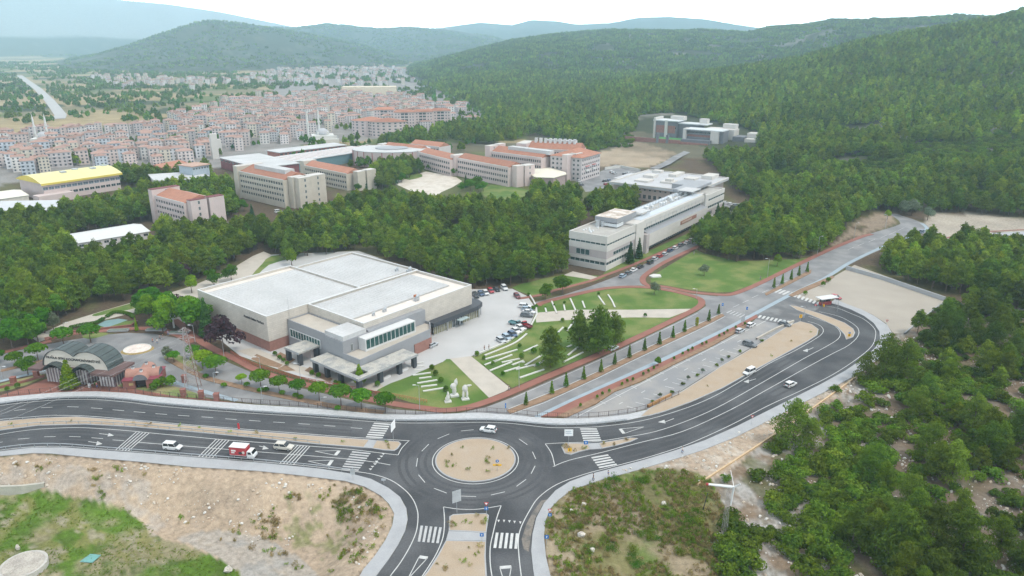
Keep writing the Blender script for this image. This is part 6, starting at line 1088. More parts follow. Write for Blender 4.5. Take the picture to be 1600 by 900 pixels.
def sign(u, v, plates, label, h=2.6, z=None, rz=0.):
    p = P(u, v); p.z = max(hz(p.x, p.y), .0)+.1; t = empty('road_sign', p, rz, label, 'road sign'); b = MB(); b.tube((0,0,0), (0,0,h), .045, n=5); b.obj('post', galv, t)
    for shape, zc, w, hh, m_ in plates:
        b = MB(); y = -.07
        if shape == 'disc': b.tube((0, y, zc), (0, y-.03, zc), w/2, n=14)
        elif shape == 'tri': pts = [(-w/2, zc+hh/2), (w/2, zc+hh/2), (0, zc-hh/2)]; b.poly([(x, y-.03, z_) for x, z_ in pts][::-1]); b.poly([(x, y, z_) for x, z_ in pts])
        else: b.box(-w/2, w/2, y-.04, y, zc-hh/2, zc+hh/2)
        o_ = b.obj('sign_plate', m_, t)
        if shape == 'disc' or (shape == 'sq' and m_ is blue_s): b = MB(); b.poly([(x*w, y-.047, zc+z_*w) for x, z_ in ((-.08,-.3), (.08,-.3), (.08,.05), (.22,.05), (0,.32), (-.22,.05), (-.08,.05))]); b.obj('arrow', white_s, o_)
        if shape == 'tri': pts = [(-w*.3, zc+hh*.34), (w*.3, zc+hh*.34), (0, zc-hh*.22)]; b = MB(); b.poly([(x, y-.036, z_) for x, z_ in pts][::-1]); b.obj('inner_triangle', white_s, o_)
        if m_ is yel_s: b = MB(); b.poly([(x*w, y-.046, zc+z_*hh) for x, z_ in ((-.3,-.35), (-.1,-.35), (.2,0), (-.1,.35), (-.3,.35), (0,0))]); b.obj('chevron', plastic, o_)
    return t
sign(777,737, [('disc', 2.6, .75, 0, blue_s), ('sq', 1.65, 1.9, .45, yel_s)], 'blue disc over yellow arrow board on the roundabout island', 3.1)
sign(760,806, [('tri', 2.7, 1.0, .9, red_s), ('sq', 1.7, .75, .75, blue_s)], 'give way triangle over blue square at the tip of the bottom traffic island')
sign(753,847, [('sq', 1.6, .75, .75, blue_s)], 'blue crossing sign on the walkway of the bottom traffic island', 2.1)
sign(890,709, [('sq', 1.0, .9, .9, yel_s)], 'yellow chevron board on the right traffic island', 1.5); sign(915,703, [('sq', 1.9, .9, .95, blue_s)], 'blue square sign on the right traffic island', 2.4)
sign(859,816, [('tri', 2.6, .95, .9, red_s), ('sq', 1.7, .7, .7, blue_s)], 'give way triangle over blue square on the right edge of the bottom road'); sign(854,851, [('sq', 1.7, .75, .75, blue_s)], 'blue crossing sign beside the weeds at the bottom road', 2.2)
sign(1326,529, [('sq', 1.1, .9, .9, yel_s), ('disc', 1.9, .7, 0, blue_s)], 'yellow chevron under blue disc at the tip of the narrow sandy island', 2.3); sign(1250,503, [('sq', 2.0, .9, 1.2, yel_s)], 'yellow diamond sign at the tip of the wide sandy verge', 2.7)
sign(1384,513, [('tri', 2.5, .95, .9, red_s)], 'red triangle sign by the gravel yard'); sign(1174,664, [('tri', 2.2, .9, .85, red_s)], 'red triangle sign on the pavement above the scrub slope'); sign(1273,486, [('disc', 2.2, .8, 0, red_s)], 'red disc sign near the kiosk'); sign(374,674, [('sq', 1.4, .5, 1.6, red_s)], 'thin red and white marker in the left median', 2.3)
sign(1128,487, [('sq', 2.6, .6, 1., blue_s)], 'blue sign at the end of the planted median'); sign(1166,493, [('sq', 2.6, .6, 1., blue_s)], 'blue sign beside the cycle lane'); sign(790,644, [('sq', 1.8, .3, 1.4, blue_s)], 'narrow blue marker at the near tip of the planted median', 2.5); sign(1160,506, [('sq', 1.6, 1.3, 1.7, grey_s)], 'grey notice board on the red pavement by the car park', 2.5)
t = sign(714,803, [('sq', 4.1, 1.9, 2.7, grey_s)], 'large grey direction board seen from behind on the bottom traffic island', 4.6, rz=.5); b = MB(); b.box(-.02, .02, -.13, -.115, 2.8, 5.4); b.box(-.9, .9, -.13, -.115, 4.05, 4.15); b.obj('board_seam', galv, t)
t = sign(888,702, [('sq', 4.3, 2.0, 1.7, white_s)], 'large white direction board on the right traffic island', 4.4); b = MB(); b.box(-.7, .5, -.125, -.115, 4.5, 4.65); b.box(-.7, .7, -.125, -.115, 4.0, 4.12); b.obj('board_lines', M('sign_text_grey', (.30,.34,.42), .6), t)
t = sign(615,691, [('sq', 4.3, 2.6, 2.2, white_s)], 'large direction board standing edge-on at the tip of the left median', 5.2, rz=1.35); sign(552,751, [('sq', 2.2, 1., 1.4, grey_s)], 'grey sign back on the soil behind the lower pavement', 3); sign(600,757, [('sq', 1.2, .9, .5, grey_s)], 'small grey plate at the kerb bend of the lower pavement', 1.4)

# fences and guard rails
def rail(name, px, label, cat, h, post, mats, two=True, mesh=False, n=3, z0=.13):
    w = wpts(smooth_line(px, n) if n else px, closed=False); t = empty(name, (*w[0], 0), 0, label, cat); ox, oy = w[0]; wl_ = [(x-ox, y-oy) for x, y in w]
    for z in ((h,) if not two else (h, h*.55) if not mesh else (h, h*.15)):
        b = MB(); ribbon(b, wl_, .07 if mesh else .1, z-(.05 if mesh else .14)+z0, z+z0); b.obj('rail', mats[0], t)
    b = MB()
    for x, y in resample(wl_, post): b.box(x-.05, x+.05, y-.05, y+.05, 0, h+z0+.02)
    o_ = b.obj('posts', mats[1], t); o_['kind'] = 'stuff'
    if mesh:
        b = MB()
        for x, y in resample(wl_, .5): b.box(x-.012, x+.012, y-.012, y+.012, z0, h+z0)
        o_ = b.obj('bars', mats[1], t); o_['kind'] = 'stuff'
    return t
fm = [M('fence_brown', (.10,.07,.065), .7, .2), M('fence_brown2', (.085,.06,.06), .7, .2)]
rail('metal_fence', [(-60,630),(0,620.5),(50,615.5),(100,611.5),(150,610.5),(200,613),(240,618),(300,623),(400,631),(480,636),(540,641),(600,646),(650,647),(700,645.5),(750,644),(800,647),(850,651.5),(900,653),(940,651),(980,646),(1010,639.5),(1062,617)], 'long dark metal fence between the ring road pavement and the campus', 'fence', 1.25, 2.6, fm, True, True)
gv = [galv, M('post_steel', (.33,.35,.36), .5, .1, metal=.4)]
rail('guard_rail', [(-250,765),(-150,734),(-60,713.5),(0,704),(50,698.3),(100,698),(150,702),(240,709),(300,714),(350,718),(400,722),(450,727),(500,732),(545,738)], 'steel guard rail along the lower carriageway above the sandy bank', 'guard rail', .75, 3., gv, False)
rail('guard_rail', [(-120,656),(0,632.5),(50,627),(100,623.5),(150,623),(200,626.5),(240,631.5),(300,637),(400,645),(480,650),(540,654),(600,658.5),(650,659),(700,658.5),(760,658),(800,660),(840,664),(880,666),(930,664),(980,658)], 'steel guard rail along the far edge of the upper carriageway', 'guard rail', .6, 2.5, gv, True)
rail('guard_rail', [(-120,700),(-50,682),(0,672),(60,664.5),(130,662.5),(200,666),(300,674.5),(400,684),(500,694)], 'steel guard rail on the lower edge of the sandy median', 'guard rail', .75, 3., gv, False); rail('guard_rail', [(-120,692),(-50,668.5),(0,660),(60,655),(90,653)], 'short steel guard rail on the upper edge of the sandy median at left', 'guard rail', .75, 3., gv, False)
rf = [timber_red, timber_red]; rail('ramp_fence', [(361,553),(380,564),(400,573),(430,583),(470,594),(520,604),(560,611),(600,620)], 'red timber handrail along the ramp in front of the culture hall', 'handrail', 1.0, 1.2, rf, True); rail('ramp_fence', [(600,617),(630,623),(668,630)], 'ochre timber fence along the lawn with sculptures', 'handrail', .9, .8, [M('ochre_timber', (.40,.22,.09), .8), M('ochre_timber', (.40,.22,.09))], True)
for u, v, l in ((97,600,'left brick gate pillar'), (22,600,'outer brick wall pillar at left of the gate'), (58,590,'brick wall pillar left of the gate'), (289,597,'brick pillar left of the pylon'), (287,619,'brick pillar in front of the pylon'), (315,622,'brick pillar right of the pylon'), (339,626,'last brick pillar along the metal fence')):
    if u == 97: continue
    b = MB(); b.box(-.6, .6, -.6, .6, 0, 2.0); b.box(-.7, .7, -.7, .7, 2.0, 2.15); tag(b.obj('brick_pillar', M('gate_brick', (.235,.10,.08)), None, P(u, v), .1), l, 'pillar', 'brick pillars by the gate')
def lowwall(name, px, w, h, m_, label, cat='wall', z0=-.1):
    b = MB(); ribbon(b, wpts(px, closed=False), w, z0, h); return tag(b.obj(name, m_), label, cat)
lowwall('brick_wall', [(0,607),(22,602),(58,592),(70,589)], .35, .7, M('gate_brick', (.235,.10,.08)), 'low brick wall running left from the gate'); lowwall('garden_wall', [(78,531),(112,520),(150,516),(205,510),(215,503)], .5, .7, M('gate_brick', (.235,.10,.08)), 'low curved brick wall behind the gate square')
lowwall('retaining_wall', [(1322,421),(1380,437.5),(1440,458),(1478,471)], .6, 1.6, concrete, 'long pale retaining wall above the gravel yard'); lowwall('kerb_wall', [(1413,522),(1463,481),(1478,473)], .4, .5, concrete, 'low pale kerb wall on the right edge of the gravel yard')
lowwall('verge_wall', [(1182,531),(1210,516),(1240,503)], .5, .7, stonepave, 'low pale wall between the car park and the sandy verge'); lowwall('timber_edge', [(1012,637),(1030,628),(1048,619)], .5, .8, M('ochre_timber', (.40,.22,.09)), 'short timber edging at the near end of the sandy verge', 'edging')
lowwall('channel_wall', [(1088,760),(1115,742),(1180,700),(1240,660),(1310,610),(1335,592)], .35, .45, M('ochre_stone', (.52,.38,.24), .9, .15, 1.), 'long narrow stone edging on the slope below the pavement', 'edging'); lowwall('court_edge', [(827,461),(833,470),(838,480),(839,492),(830,509),(793,535),(740,557)], .45, .5, white_stone, 'curved pale kerb wall round the court')
lowwall('lot_wall', [(945,265),(970,262),(1000,268)], .5, 1.8, white_stone, 'white wall at the far side of the north car park'); lowwall('culvert_wall', [(-40,748),(30,746),(66,742)], .6, -2., M('culvert_concrete', (.40,.38,.33), .9, .15, .6), 'grey concrete culvert wall at the left below the bank', z0=-6.5)

# stone seats of the lawn theatre
seats = [[(641,568.5),(662,567)],[(642,574.5),(663,572)],[(647,579.5),(662,578)],[(645,587),(673,583)],[(655,592),(674,589.5)],[(652,599.5),(683,594.5)],[(658,605),(683,602)],[(661,612),(693,607)],
 [(757,556),(775,549),(805,536),(823,522)],[(758,562),(785,554),(808,547)],[(772,566),(800,555)],[(784,567),(812,561)],[(818,550),(840,540)],[(800,571),(818,564)],[(806,578),(842,569)],[(820,572),(846,556)],[(833,573),(853,563)],[(786,582),(812,574)],[(812,591),(850,578)],[(887,556),(903,543)],[(880,566.5),(911,551)],[(886,543),(893,540)],
 [(838,491),(836,483)],[(854,489),(852,482)],[(862,471),(870,490)],[(883,486),(881,477)],[(891,467),(900,487)],[(914,482),(910,471)],[(935,463),(945,477)],[(950,461),(956,470),(961,481)],[(880,512),(872,520)],[(896,503),(886,518)],[(757,571),(778,563)],[(765,580),(800,566)]]
for i, px in enumerate(seats):
    w = wpts(smooth_line(px, 4) if len(px) > 2 else px, closed=False); b = MB(); ribbon(b, [(x-w[0][0], y-w[0][1]) for x, y in w], .52, -.05, .3)
    c = b.obj('stone_bench', white_stone, None, (*w[0], 0))
    if i < 8: l = 'straight white stone seat on the sculpture lawn, number %d counting away from the hall' % (i+1); l = ['first', 'second', 'third', 'fourth', 'fifth', 'sixth', 'seventh', 'eighth'][i]+' of the straight white stone seats from the top of the sculpture lawn'
    elif px[0][1] < 495: l = ['first', 'second', 'third', 'fourth', 'fifth', 'sixth', 'seventh', 'last'][i-22]+' pale stone seat from the left above the pale walkway' if i < 30 else 'pale stone seat above the pale walkway'
    else: l = 'pale stone seat in the lawn between the court and the boulevard'
    tag(c, l, 'stone seat', 'stone seats in the lawn')
# three white sculptures
def sculpture(u, v, parts, label):
    t = empty('marble_sculpture', P(u, v), .3, label, 'sculpture', 'white marble sculptures')
    for nm, prims in parts:
        b = MB()
        for q_ in prims: b.ball(*q_, 9, 6, 0, .10) if len(q_) == 4 else b.box(*q_)
        b.obj(nm, white_stone, t)
sculpture(710, 619, [('base', [(-1.1,1.1,-.8,.8,0,.5)]), ('figure', [((0,0,1.7), .6, .5, 1.4), ((-.2,0,3.0), .9, .45, .9), ((.5,.1,3.9), .55, .35, .9), ((.7,.1,4.6), .25, .2, .5)])], 'tallest twisted white marble sculpture on the lawn')
sculpture(727, 624, [('base', [(-1.,1.,-.7,.7,0,.35)]), ('figure', [((-.5,0,1.4), .35, .35, 1.3), ((.5,0,1.4), .35, .35, 1.3), ((0,0,3.2), .8, .4, 1.1), ((1.0,0,3.9), .8, .25, .3)])], 'white marble sculpture with an outstretched arm, right one on the lawn'); sculpture(700, 628, [('base', [(-.9,.9,-.6,.6,0,.3)]), ('figure', [((0,0,1.2), .55, .4, 1.1), ((.1,0,2.3), .3, .3, .7), ((-.4,0,.9), .4, .3, .6)])], 'smallest white marble sculpture, left one on the lawn')
b = MB(); b.prism([(-2.2,-1.4),(1.5,-2),(2.6,.6),(.4,2),(-2.4,1)], 0, .5); tag(b.obj('low_monument', white_stone, None, P(1024, 432), .4), 'low white stone frame on the lawn by the faculty street', 'monument')
# kiosk
o = P(1291, 476); t = empty('food_kiosk', (o.x, o.y, 0), .35, 'snack kiosk with flat white roof beside the gravel yard', 'kiosk'); b = MB(); b.box(-3.8, 3.8, -1.6, 1.8, 2.7, 2.9); b.obj('roof', trimwhite, t)
for x in (-3, 3):
    for y in (-1.3, 1.5): b = MB(); b.tube((x, y, 0), (x, y, 2.7), .05); b.obj('post', galv, t)
b = MB(); b.box(-2.4, 2.2, -.2, 1.2, 0, 1.1); b.obj('counter', M('kiosk_red', (.40,.08,.08), .6, .3, 2.), t); b = MB(); b.box(-2.2, -.4, .3, 1.1, 1.1, 2.1); b.box(.2, 2, .3, 1.1, 1.1, 1.9); b.obj('shelf', M('kiosk_dark', (.08,.08,.10), .6, .4, 3.), t)
b = MB(); b.tube((0,0,0), (0,0,.9), .25, .25, 8); tag(b.obj('waste_bin', yel_s, None, P(1287, 479)), 'small yellow bin in front of the kiosk', 'bin')
# things in the lower field
def gp(u, v): return G(u, v)
p = gp(38, 888); b = MB(); b.tube((0,0,-2), (0,0,1.0), 4.1, 4.1, 32); b.tube((0,0,1.0), (0,0,1.12), 3.6, 3.5, 32, 1); tag(b.obj('water_tank', [M('tank_concrete', (.42,.40,.37), .95, .2, .8, 5., .3), M('tank_top', (.36,.33,.29), .95, .3, .6, 4., .5)], None, p), 'round concrete tank cut by the bottom left corner', 'tank')
p = gp(141, 873); b = MB(); b.poly([(-1.5,-1,.12),(1.1,-1.3,.12),(1.7,.9,.2),(-.6,1.2,.2)]); b.poly([(-1.5,-1,.05),(1.1,-1.3,.05),(1.7,.9,.12),(-.6,1.2,.12)][::-1]); tag(b.obj('plastic_sheet', M('teal_sheet', (.13,.30,.28), .5, .1), None, p), 'flat teal sheet lying in the grass at lower left', 'sheet')
for u, v, s, l in ((28,858,.5,'upright pale stone post in the grass above the tank'), (357,893,.9,'large pale boulder at the edge of the gravel track'), (852+60,790,.6,'pale boulder among the weeds at their left'), (1037,789,.6,'white boulder in the middle of the weeds'), (908,838,.8,'tan boulder at the lower left of the weeds'), (925,862,.7,'second tan boulder at the lower left of the weeds'), (893,800,.6,'tan boulder near the top of the weeds')):
    p = gp(u, v); b = MB(); b.ball((0,0,s*.5), s, s*.8, s*(1.6 if u == 28 else .8), 7, 5, 0, .22); tag(b.obj('boulder', M('limestone', (.50,.46,.41), .95, .2, 1.5, 6., .4), None, p, u*.1), l, 'boulder')

# ------------------------------------------------------------------ PEOPLE
skin_m = M('skin', (.45,.28,.20), .7); hair_m = M('hair', (.03,.022,.018), .8)
CL = dict(white=(.7,.7,.7), blue=(.06,.12,.32), navy=(.03,.04,.09), red=(.45,.06,.06), grey=(.25,.26,.28), black=(.03,.03,.03), denim=(.10,.15,.26), yellow=(.6,.42,.08))
def clothes(n): return M('cloth_'+n, CL[n], .9, .12, 3.)
def skinned(name, pts, edges, radii, root=0, sub=1):
    me = bpy.data.meshes.new(name); me.from_pydata(pts, edges, []); o = bpy.data.objects.new(name, me); COL.objects.link(o); sk = o.modifiers.new('skin', 'SKIN'); o.modifiers.new('sub', 'SUBSURF').levels = sub; sk.use_smooth_shade = True
    for i, r in enumerate(radii): me.skin_vertices[0].data[i].radius = (r, r) if isinstance(r, float) else r
    me.skin_vertices[0].data[root].use_root = True; dg = bpy.context.evaluated_depsgraph_get(); dg.update(); m2 = bpy.data.meshes.new_from_object(o.evaluated_get(dg)); m2.name = name; bpy.data.objects.remove(o); return m2
def person_meshes(stride):
    s = stride; pts = [(0,0,.93),(0,0,1.15),(0,0,1.38),(0,0,1.52),(0,.02,1.62),(0,.015,1.74)]; rad_ = [(.15,.11),(.135,.10),(.16,.10),.055,(.085,.10),(.07,.085)]; ed = [(0,1),(1,2),(2,3),(3,4),(4,5)]
    def chain(start, ps, rs):
        k = start
        for p_, r_ in zip(ps, rs): pts.append(p_); rad_.append(r_); ed.append((k, len(pts)-1)); k = len(pts)-1
        return k
    for sx in (-1, 1):
        f = s*sx; chain(0, [(sx*.10,0,.86),(sx*.11,.16*f,.48),(sx*.11,.10*f-.10*abs(f),.09),(sx*.115,.10*f+.08,.03)], [.095,.065,.045,.04])
        h = chain(2, [(sx*.20,0,1.40),(sx*.25,-.10*f,1.13),(sx*.26,-.06*f+.10,.90)], [.06,.042,.032])
        h = chain(h, [(sx*.265,-.06*f+.12,.83)], [.035])
        for j in range(4): chain(h, [(sx*(.25+.012*j),-.06*f+.115+.016*j,.765-.004*abs(j-1.5)),(sx*(.247+.012*j),-.06*f+.135+.014*j,.725)], [.010,.009])
        chain(h, [(sx*.235,-.06*f+.15,.80),(sx*.232,-.06*f+.165,.77)], [.011,.010])
    body = skinned('body', pts, ed, rad_)
    sh = skinned('shirt', [(0,0,.95),(0,0,1.15),(0,0,1.40),(-.20,0,1.41),(-.24,.05*s,1.20),(.20,0,1.41),(.24,-.05*s,1.20)], [(0,1),(1,2),(2,3),(3,4),(2,5),(5,6)], [(.175,.135),(.165,.125),(.18,.125),.078,.065,.078,.065])
    tr = skinned('trousers', [(0,0,.95),(0,0,.88),(-.10,0,.82),(-.11,-.16*s,.48),(-.11,-.10*s-.10*abs(s),.13),(.10,0,.82),(.11,.16*s,.48),(.11,.10*s-.10*abs(s),.13)], [(0,1),(1,2),(2,3),(3,4),(1,5),(5,6),(6,7)], [(.165,.125),(.165,.125),.112,.082,.066,.112,.082,.066])
    hr = MB(); hr.ball((0,-.012,1.735), .098, .118, .085, 10, 6); hrm = hr.mesh('hair', hair_m, smooth=True); fc = MB(); fc.tube((0,.10,1.665),(0,.135,1.645), .014, .02, 5); fc.ball((-.035,.098,1.69), .013,.01,.01,5,3,1); fc.ball((.035,.098,1.69), .013,.01,.01,5,3,1); fc.box(-.03,.03,.095,.108,1.612,1.622,2); fc.ball((-.09,.01,1.66), .012,.025,.035,5,3); fc.ball((.09,.01,1.66), .012,.025,.035,5,3)
    shoe = MB()
    for sx in (-1, 1): shoe.ball((sx*.115,.10*s*sx-.10*abs(s)+.06,.045), .05,.14,.05,8,5)
    body.materials.clear(); body.materials.append(skin_m); return dict(body=body, shirt=sh, trousers=tr, hair=hrm, face=fc.mesh('face', [skin_m, plastic, M('lips', (.30,.11,.10), .6)]), shoes=shoe.mesh('shoes', plastic))
PM = [person_meshes(.9), person_meshes(.15)]
def person(u, v, rz, pose, shirt, trousers, label, z=.14):
    t = empty('person', P(u, v, z), rz, label, 'person')
    for k, me_ in PM[pose].items():
        if k in ('shirt', 'trousers') and not me_.materials: me_.materials.append(skin_m)
        o = link(k, me_, t)
        if k in ('shirt', 'trousers'): o.material_slots[0].link = 'OBJECT'; o.material_slots[0].material = clothes(shirt if k == 'shirt' else trousers)
for a in ((1066,708,-1.2,0,'white','denim','person in white shirt and blue trousers walking along the right pavement'), (927,751,-1.4,0,'navy','navy','person in dark clothes walking at the kerb right of the roundabout'), (950,746,-1.3,1,'blue','white','person in blue top a few steps behind the one in dark clothes'), (239,536,2.8,0,'red','navy','person in red top crossing the gate square'), (246,537,2.9,0,'white','denim','person in white top crossing the gate square'), (250,531,2.7,0,'grey','navy','person in grey top crossing the gate square'), (255,530,2.7,0,'navy','grey','person in dark top at the right of the group crossing the gate square'), (263,524,.5,1,'blue','denim','person in blue top standing near the monument'), (152,606,.2,1,'red','blue','person in red and blue beside the gate barrier'), (1283,477,1.,1,'black','navy','person in dark clothes at the left end of the kiosk'), (1289,474,-1.5,1,'grey','black','person in grey top behind the kiosk counter'), (795,610,1.8,0,'navy','grey','person in dark top at the foot of the stone stairs'), (1084,398,1.,0,'blue','grey','person in blue top on the red pavement of the faculty street'), (1588-400,437,2.,0,'blue','denim','person in blue walking at the corner of the wide lawn'), (757,548,1,0,'black','black','person in black by the lower kerb of the court'), (764,546.5,1.2,0,'black','grey','person in black and grey by the lower kerb of the court'), (1116-110,416,1.2,1,'navy','black','person in navy beside the parked cars of the faculty street')): person(*a)
# ------------------------------------------------------------------ VEGETATION
rng = np.random.default_rng(11)
LEAF = dict(pine=leafmat('pine_needles', (.058,.106,.012), (.185,.275,.028), .38, .38), pine2=leafmat('pine_needles_fresh', (.082,.14,.013), (.245,.325,.026), .40, .34), broad=leafmat('broad_leaves', (.04,.12,.006), (.125,.265,.014), .34), bright=leafmat('bright_leaves', (.095,.20,.008), (.245,.36,.018), .36), dark=leafmat('dark_fir', (.024,.066,.016), (.07,.135,.032), .32), shrub=leafmat('scrub_leaves', (.054,.108,.010), (.190,.280,.026), .40, .34), olive=leafmat('olive_leaves', (.095,.125,.07), (.20,.24,.15)), plum=leafmat('plum_leaves', (.03,.015,.02), (.09,.05,.062)), thuja=leafmat('thuja_leaves', (.04,.11,.007), (.135,.24,.015), .33), weed=leafmat('weed_leaves', (.12,.205,.014), (.26,.34,.045), .42), dry=leafmat('dry_weed', (.24,.185,.08), (.42,.34,.155), .38), gold=leafmat('golden_leaves', (.17,.21,.012), (.34,.34,.03)))
def leaves(lobes, n, ll, lw, out=.6, up=.25, fill=.25, seed=0, base=None):
    """many small leaf faces spread through a set of ellipsoid lobes -> vertices, faces, tone per face"""
    g = np.random.default_rng(seed); A = np.array([(a*b*c)**(2/3) for _, (a, b, c) in lobes]); k = g.choice(len(lobes), n, p=A/A.sum())
    C = np.array([l_[0] for l_ in lobes])[k]; R = np.array([l_[1] for l_ in lobes])[k]; d = g.normal(size=(n, 3)); d /= np.linalg.norm(d, axis=1)[:, None]
    d[:, 2] = np.where(d[:, 2] < -.55, -d[:, 2], d[:, 2]); rr = np.where(g.random(n) < fill, g.uniform(.35, .9, n), g.uniform(.85, 1.06, n)); p = C+d*R*rr[:, None]
    nrm = d/R; nrm /= np.linalg.norm(nrm, axis=1)[:, None]; t = g.normal(size=(n, 3)); t -= nrm*(t*nrm).sum(1)[:, None]*out; t += nrm*.25+np.array([0, 0, up]); t /= np.linalg.norm(t, axis=1)[:, None]
    s = np.cross(nrm+g.normal(size=(n, 3))*.35, t); s /= np.linalg.norm(s, axis=1)[:, None]+1e-9; L = ll*g.uniform(.7, 1.3, n)[:, None]; W_ = lw*g.uniform(.7, 1.3, n)[:, None]
    V = np.stack([p-t*L*.5-s*W_*.5, p-t*L*.35+s*W_*.5, p+t*L*.5+s*W_*.12, p+t*L*.2-s*W_*.55], 1).reshape(-1, 3)
    tone = np.clip(g.normal(.45, .22, n)+.3*(g.random(len(lobes))[k]-.5), 0, 1); return V, tone
def leafmesh(name, V, tone, mat, extra=None):
    n = len(tone); me_ = bpy.data.meshes.new(name); f = np.arange(4*n).reshape(n, 4)
    if extra: ev, ef, em = extra; v = V.tolist()+[tuple(x) for x in ev]; fl = f.tolist()+[[i+4*n for i in q_] for q_ in ef]
    else: v, fl = V.tolist(), f.tolist()
    me_.from_pydata(v, [], fl); me_.materials.append(mat); at_ = me_.attributes.new('leaf', 'FLOAT', 'FACE'); at_.data.foreach_set('value', list(tone)+[0.]*(len(fl)-n))
    if extra: me_.materials.append(em); me_.polygons.foreach_set('material_index', [0]*n+[1]*(len(fl)-n))
    me_.update(); return me_
def trunk_mb(h, r, limbs, lean=0., seed=0):
    g = random.Random(seed); b = MB(); p = Vector((0, 0, -.3)); k = 4
    for i in range(k): q_ = Vector((lean*g.uniform(-.3, .5)*(i+1), lean*g.uniform(-.3, .3)*(i+1), h*(i+1)/k)); b.tube(p, q_, r*(1-.2*i), r*(1-.2*(i+1)), 6, cap=False); p = q_
    for (x, y, z) in limbs: z0 = z*.72; b.tube((0, 0, z0), (x*.8, y*.8, z), r*.4, r*.12, 4, cap=False)
    return b
def pine_lobes(h, r, seed, base=.32):
    g = random.Random(seed); L = []
    n_ = 15
    for i in range(n_):
        f = i/(n_-1); z = h*(base+(.90-base)*f); w = r*(.62+1.25*f if f < .3 else 1.0-.70*(f-.3)/.7); a = i*2.4+g.uniform(-.6, .6); rad_ = w*g.uniform(.5, .8)
        s = r*g.uniform(.36, .54)*(1-.32*f); L.append(((rad_*math.cos(a), rad_*math.sin(a), z+g.uniform(-.2, .2)), (s*1.1, s*1.1, s*g.uniform(.55, .8))))
    L.append(((g.uniform(-.2, .2), 0, h*.95), (r*.20, r*.20, h*.09))); L.append(((0, 0, h*.80), (r*.40, r*.40, h*.12))); L.append(((0, 0, h*.58), (r*.45, r*.45, h*.2))); return L
PINES = []; PFAR = []
for i in range(6):
    h = [8.6, 9.4, 7.8, 10, 8.2, 9][i]; r = [2.9, 2.7, 3.0, 3.2, 2.6, 2.9][i]; lb = pine_lobes(h, r, 40+i, [.30,.38,.26,.36,.3,.34][i]); V, t = leaves(lb, 1700, .80, .20, .50, .42, .15, 60+i)
    tm = trunk_mb(h*.86, .16, [l_[0] for l_ in lb[:9]], .1, i).mesh('trunk', trunk_m); PINES.append((leafmesh('crown', V, t, LEAF['pine' if i % 3 else 'pine2']), tm))
    V, t = leaves(lb, 620, 1.15, .36, .52, .4, .12, 80+i); tb_ = trunk_mb(h*.86, .17, [], .1, i); PFAR.append(leafmesh('pine_tree', V, t, LEAF['pine' if i % 3 else 'pine2'], (tb_.v, tb_.f, trunk_m)))
NEARP = []
for i in range(3):
    lb = pine_lobes(8.6, [3.5, 3.1, 2.8][i], 240+i, [.13, .2, .24][i]); V, t = leaves(lb, 3900, .46, .13, .5, .42, .15, 260+i); NEARP.append((leafmesh('crown', V, t, LEAF['pine2' if i else 'pine']), trunk_mb(7.2, .15, [l_[0] for l_ in lb[:9]], .1, i).mesh('trunk', trunk_m)))
def shape(kind, seed):
    g = random.Random(seed)
    if kind == 'round': return [((math.cos(a)*1.25, math.sin(a)*1.25, 3.0+g.uniform(-.15, .2)), (.95, .95, .75)) for a in [k*1.05 for k in range(6)]]+[((0,0,3.5), (1.35,1.35,.75)), ((0,0,2.9), (1.3,1.3,.6))]
    if kind == 'broad': return [((g.uniform(-1.9,1.9), g.uniform(-1.9,1.9), g.uniform(2.6,5.2)), (g.uniform(1.1,1.6),)*2+(g.uniform(.9,1.3),)) for k in range(9)]+[((0,0,5.6), (1.3,1.3,1.0)), ((0,0,3.8), (2,2,1.6))]
    if kind == 'cone': return [((0,0,.35+.42*k), (.50*(1-.145*k), .50*(1-.145*k), .42)) for k in range(6)]
    if kind == 'column': return [((0,0,.35+.42*k), (.42,.42,.42)) for k in range(5)]
    if kind == 'ball': return [((0,0,.85), (.8,.8,.85)), ((g.uniform(-.2,.2),g.uniform(-.2,.2),1.1), (.6,.6,.6))]
    if kind == 'fir': return [((0,0,1+.95*k), (1.9*(1-.105*k), 1.9*(1-.105*k), .7)) for k in range(9)]
    if kind == 'scrub': return [((g.uniform(-1.2,1.2), g.uniform(-1.2,1.2), g.uniform(.5,1.35)), (g.uniform(.6,1.0), g.uniform(.6,1.0), g.uniform(.5,.85))) for k in range(8)]+[((0,0,1.0), (1.2,1.2,.9))]
    if kind == 'weed': return [((g.uniform(-.4,.4), g.uniform(-.4,.4), g.uniform(.2,.45)), (.28,.28,.3)) for k in range(4)]
    if kind == 'big': return pine_lobes(14, 5.0, seed, .12)+[((g.uniform(-3,3), g.uniform(-3,3), g.uniform(3,10)), (1.9,1.9,1.5)) for k in range(8)]
def plant_proto(kind, leaf, n, ll, lw, trunk=None, seed=0, **kw):
    V, t = leaves(shape(kind, seed), n, ll, lw, seed=seed, **kw); return leafmesh('crown' if trunk else kind, V, t, LEAF[leaf]), (trunk_mb(trunk[0], trunk[1], [], .05, seed).mesh('trunk', trunk_m) if trunk else None)
def plant(name, proto, p, s, label, cat='tree', group=None, rz=None, far=False):
    c, tm = proto; rz = random.uniform(0, 6.28) if rz is None else rz
    if tm is None: o_ = link(name, c, None, p, rz, s); return tag(o_, label, cat, group)
    t = empty(name, p, rz, label, cat, group); t.scale = (s,)*3 if isinstance(s, (int, float)) else s; link('trunk', tm, t); link('crown', c, t); return t
random.seed(5)
RT = [plant_proto('round', 'broad', 1500, .34, .30, (2.6, .12), 3+i, out=.9, up=0., fill=.12) for i in range(3)]; RT2 = [plant_proto('round', 'bright', 1300, .34, .3, (2.6, .12), 13, out=.9, up=0., fill=.12)]
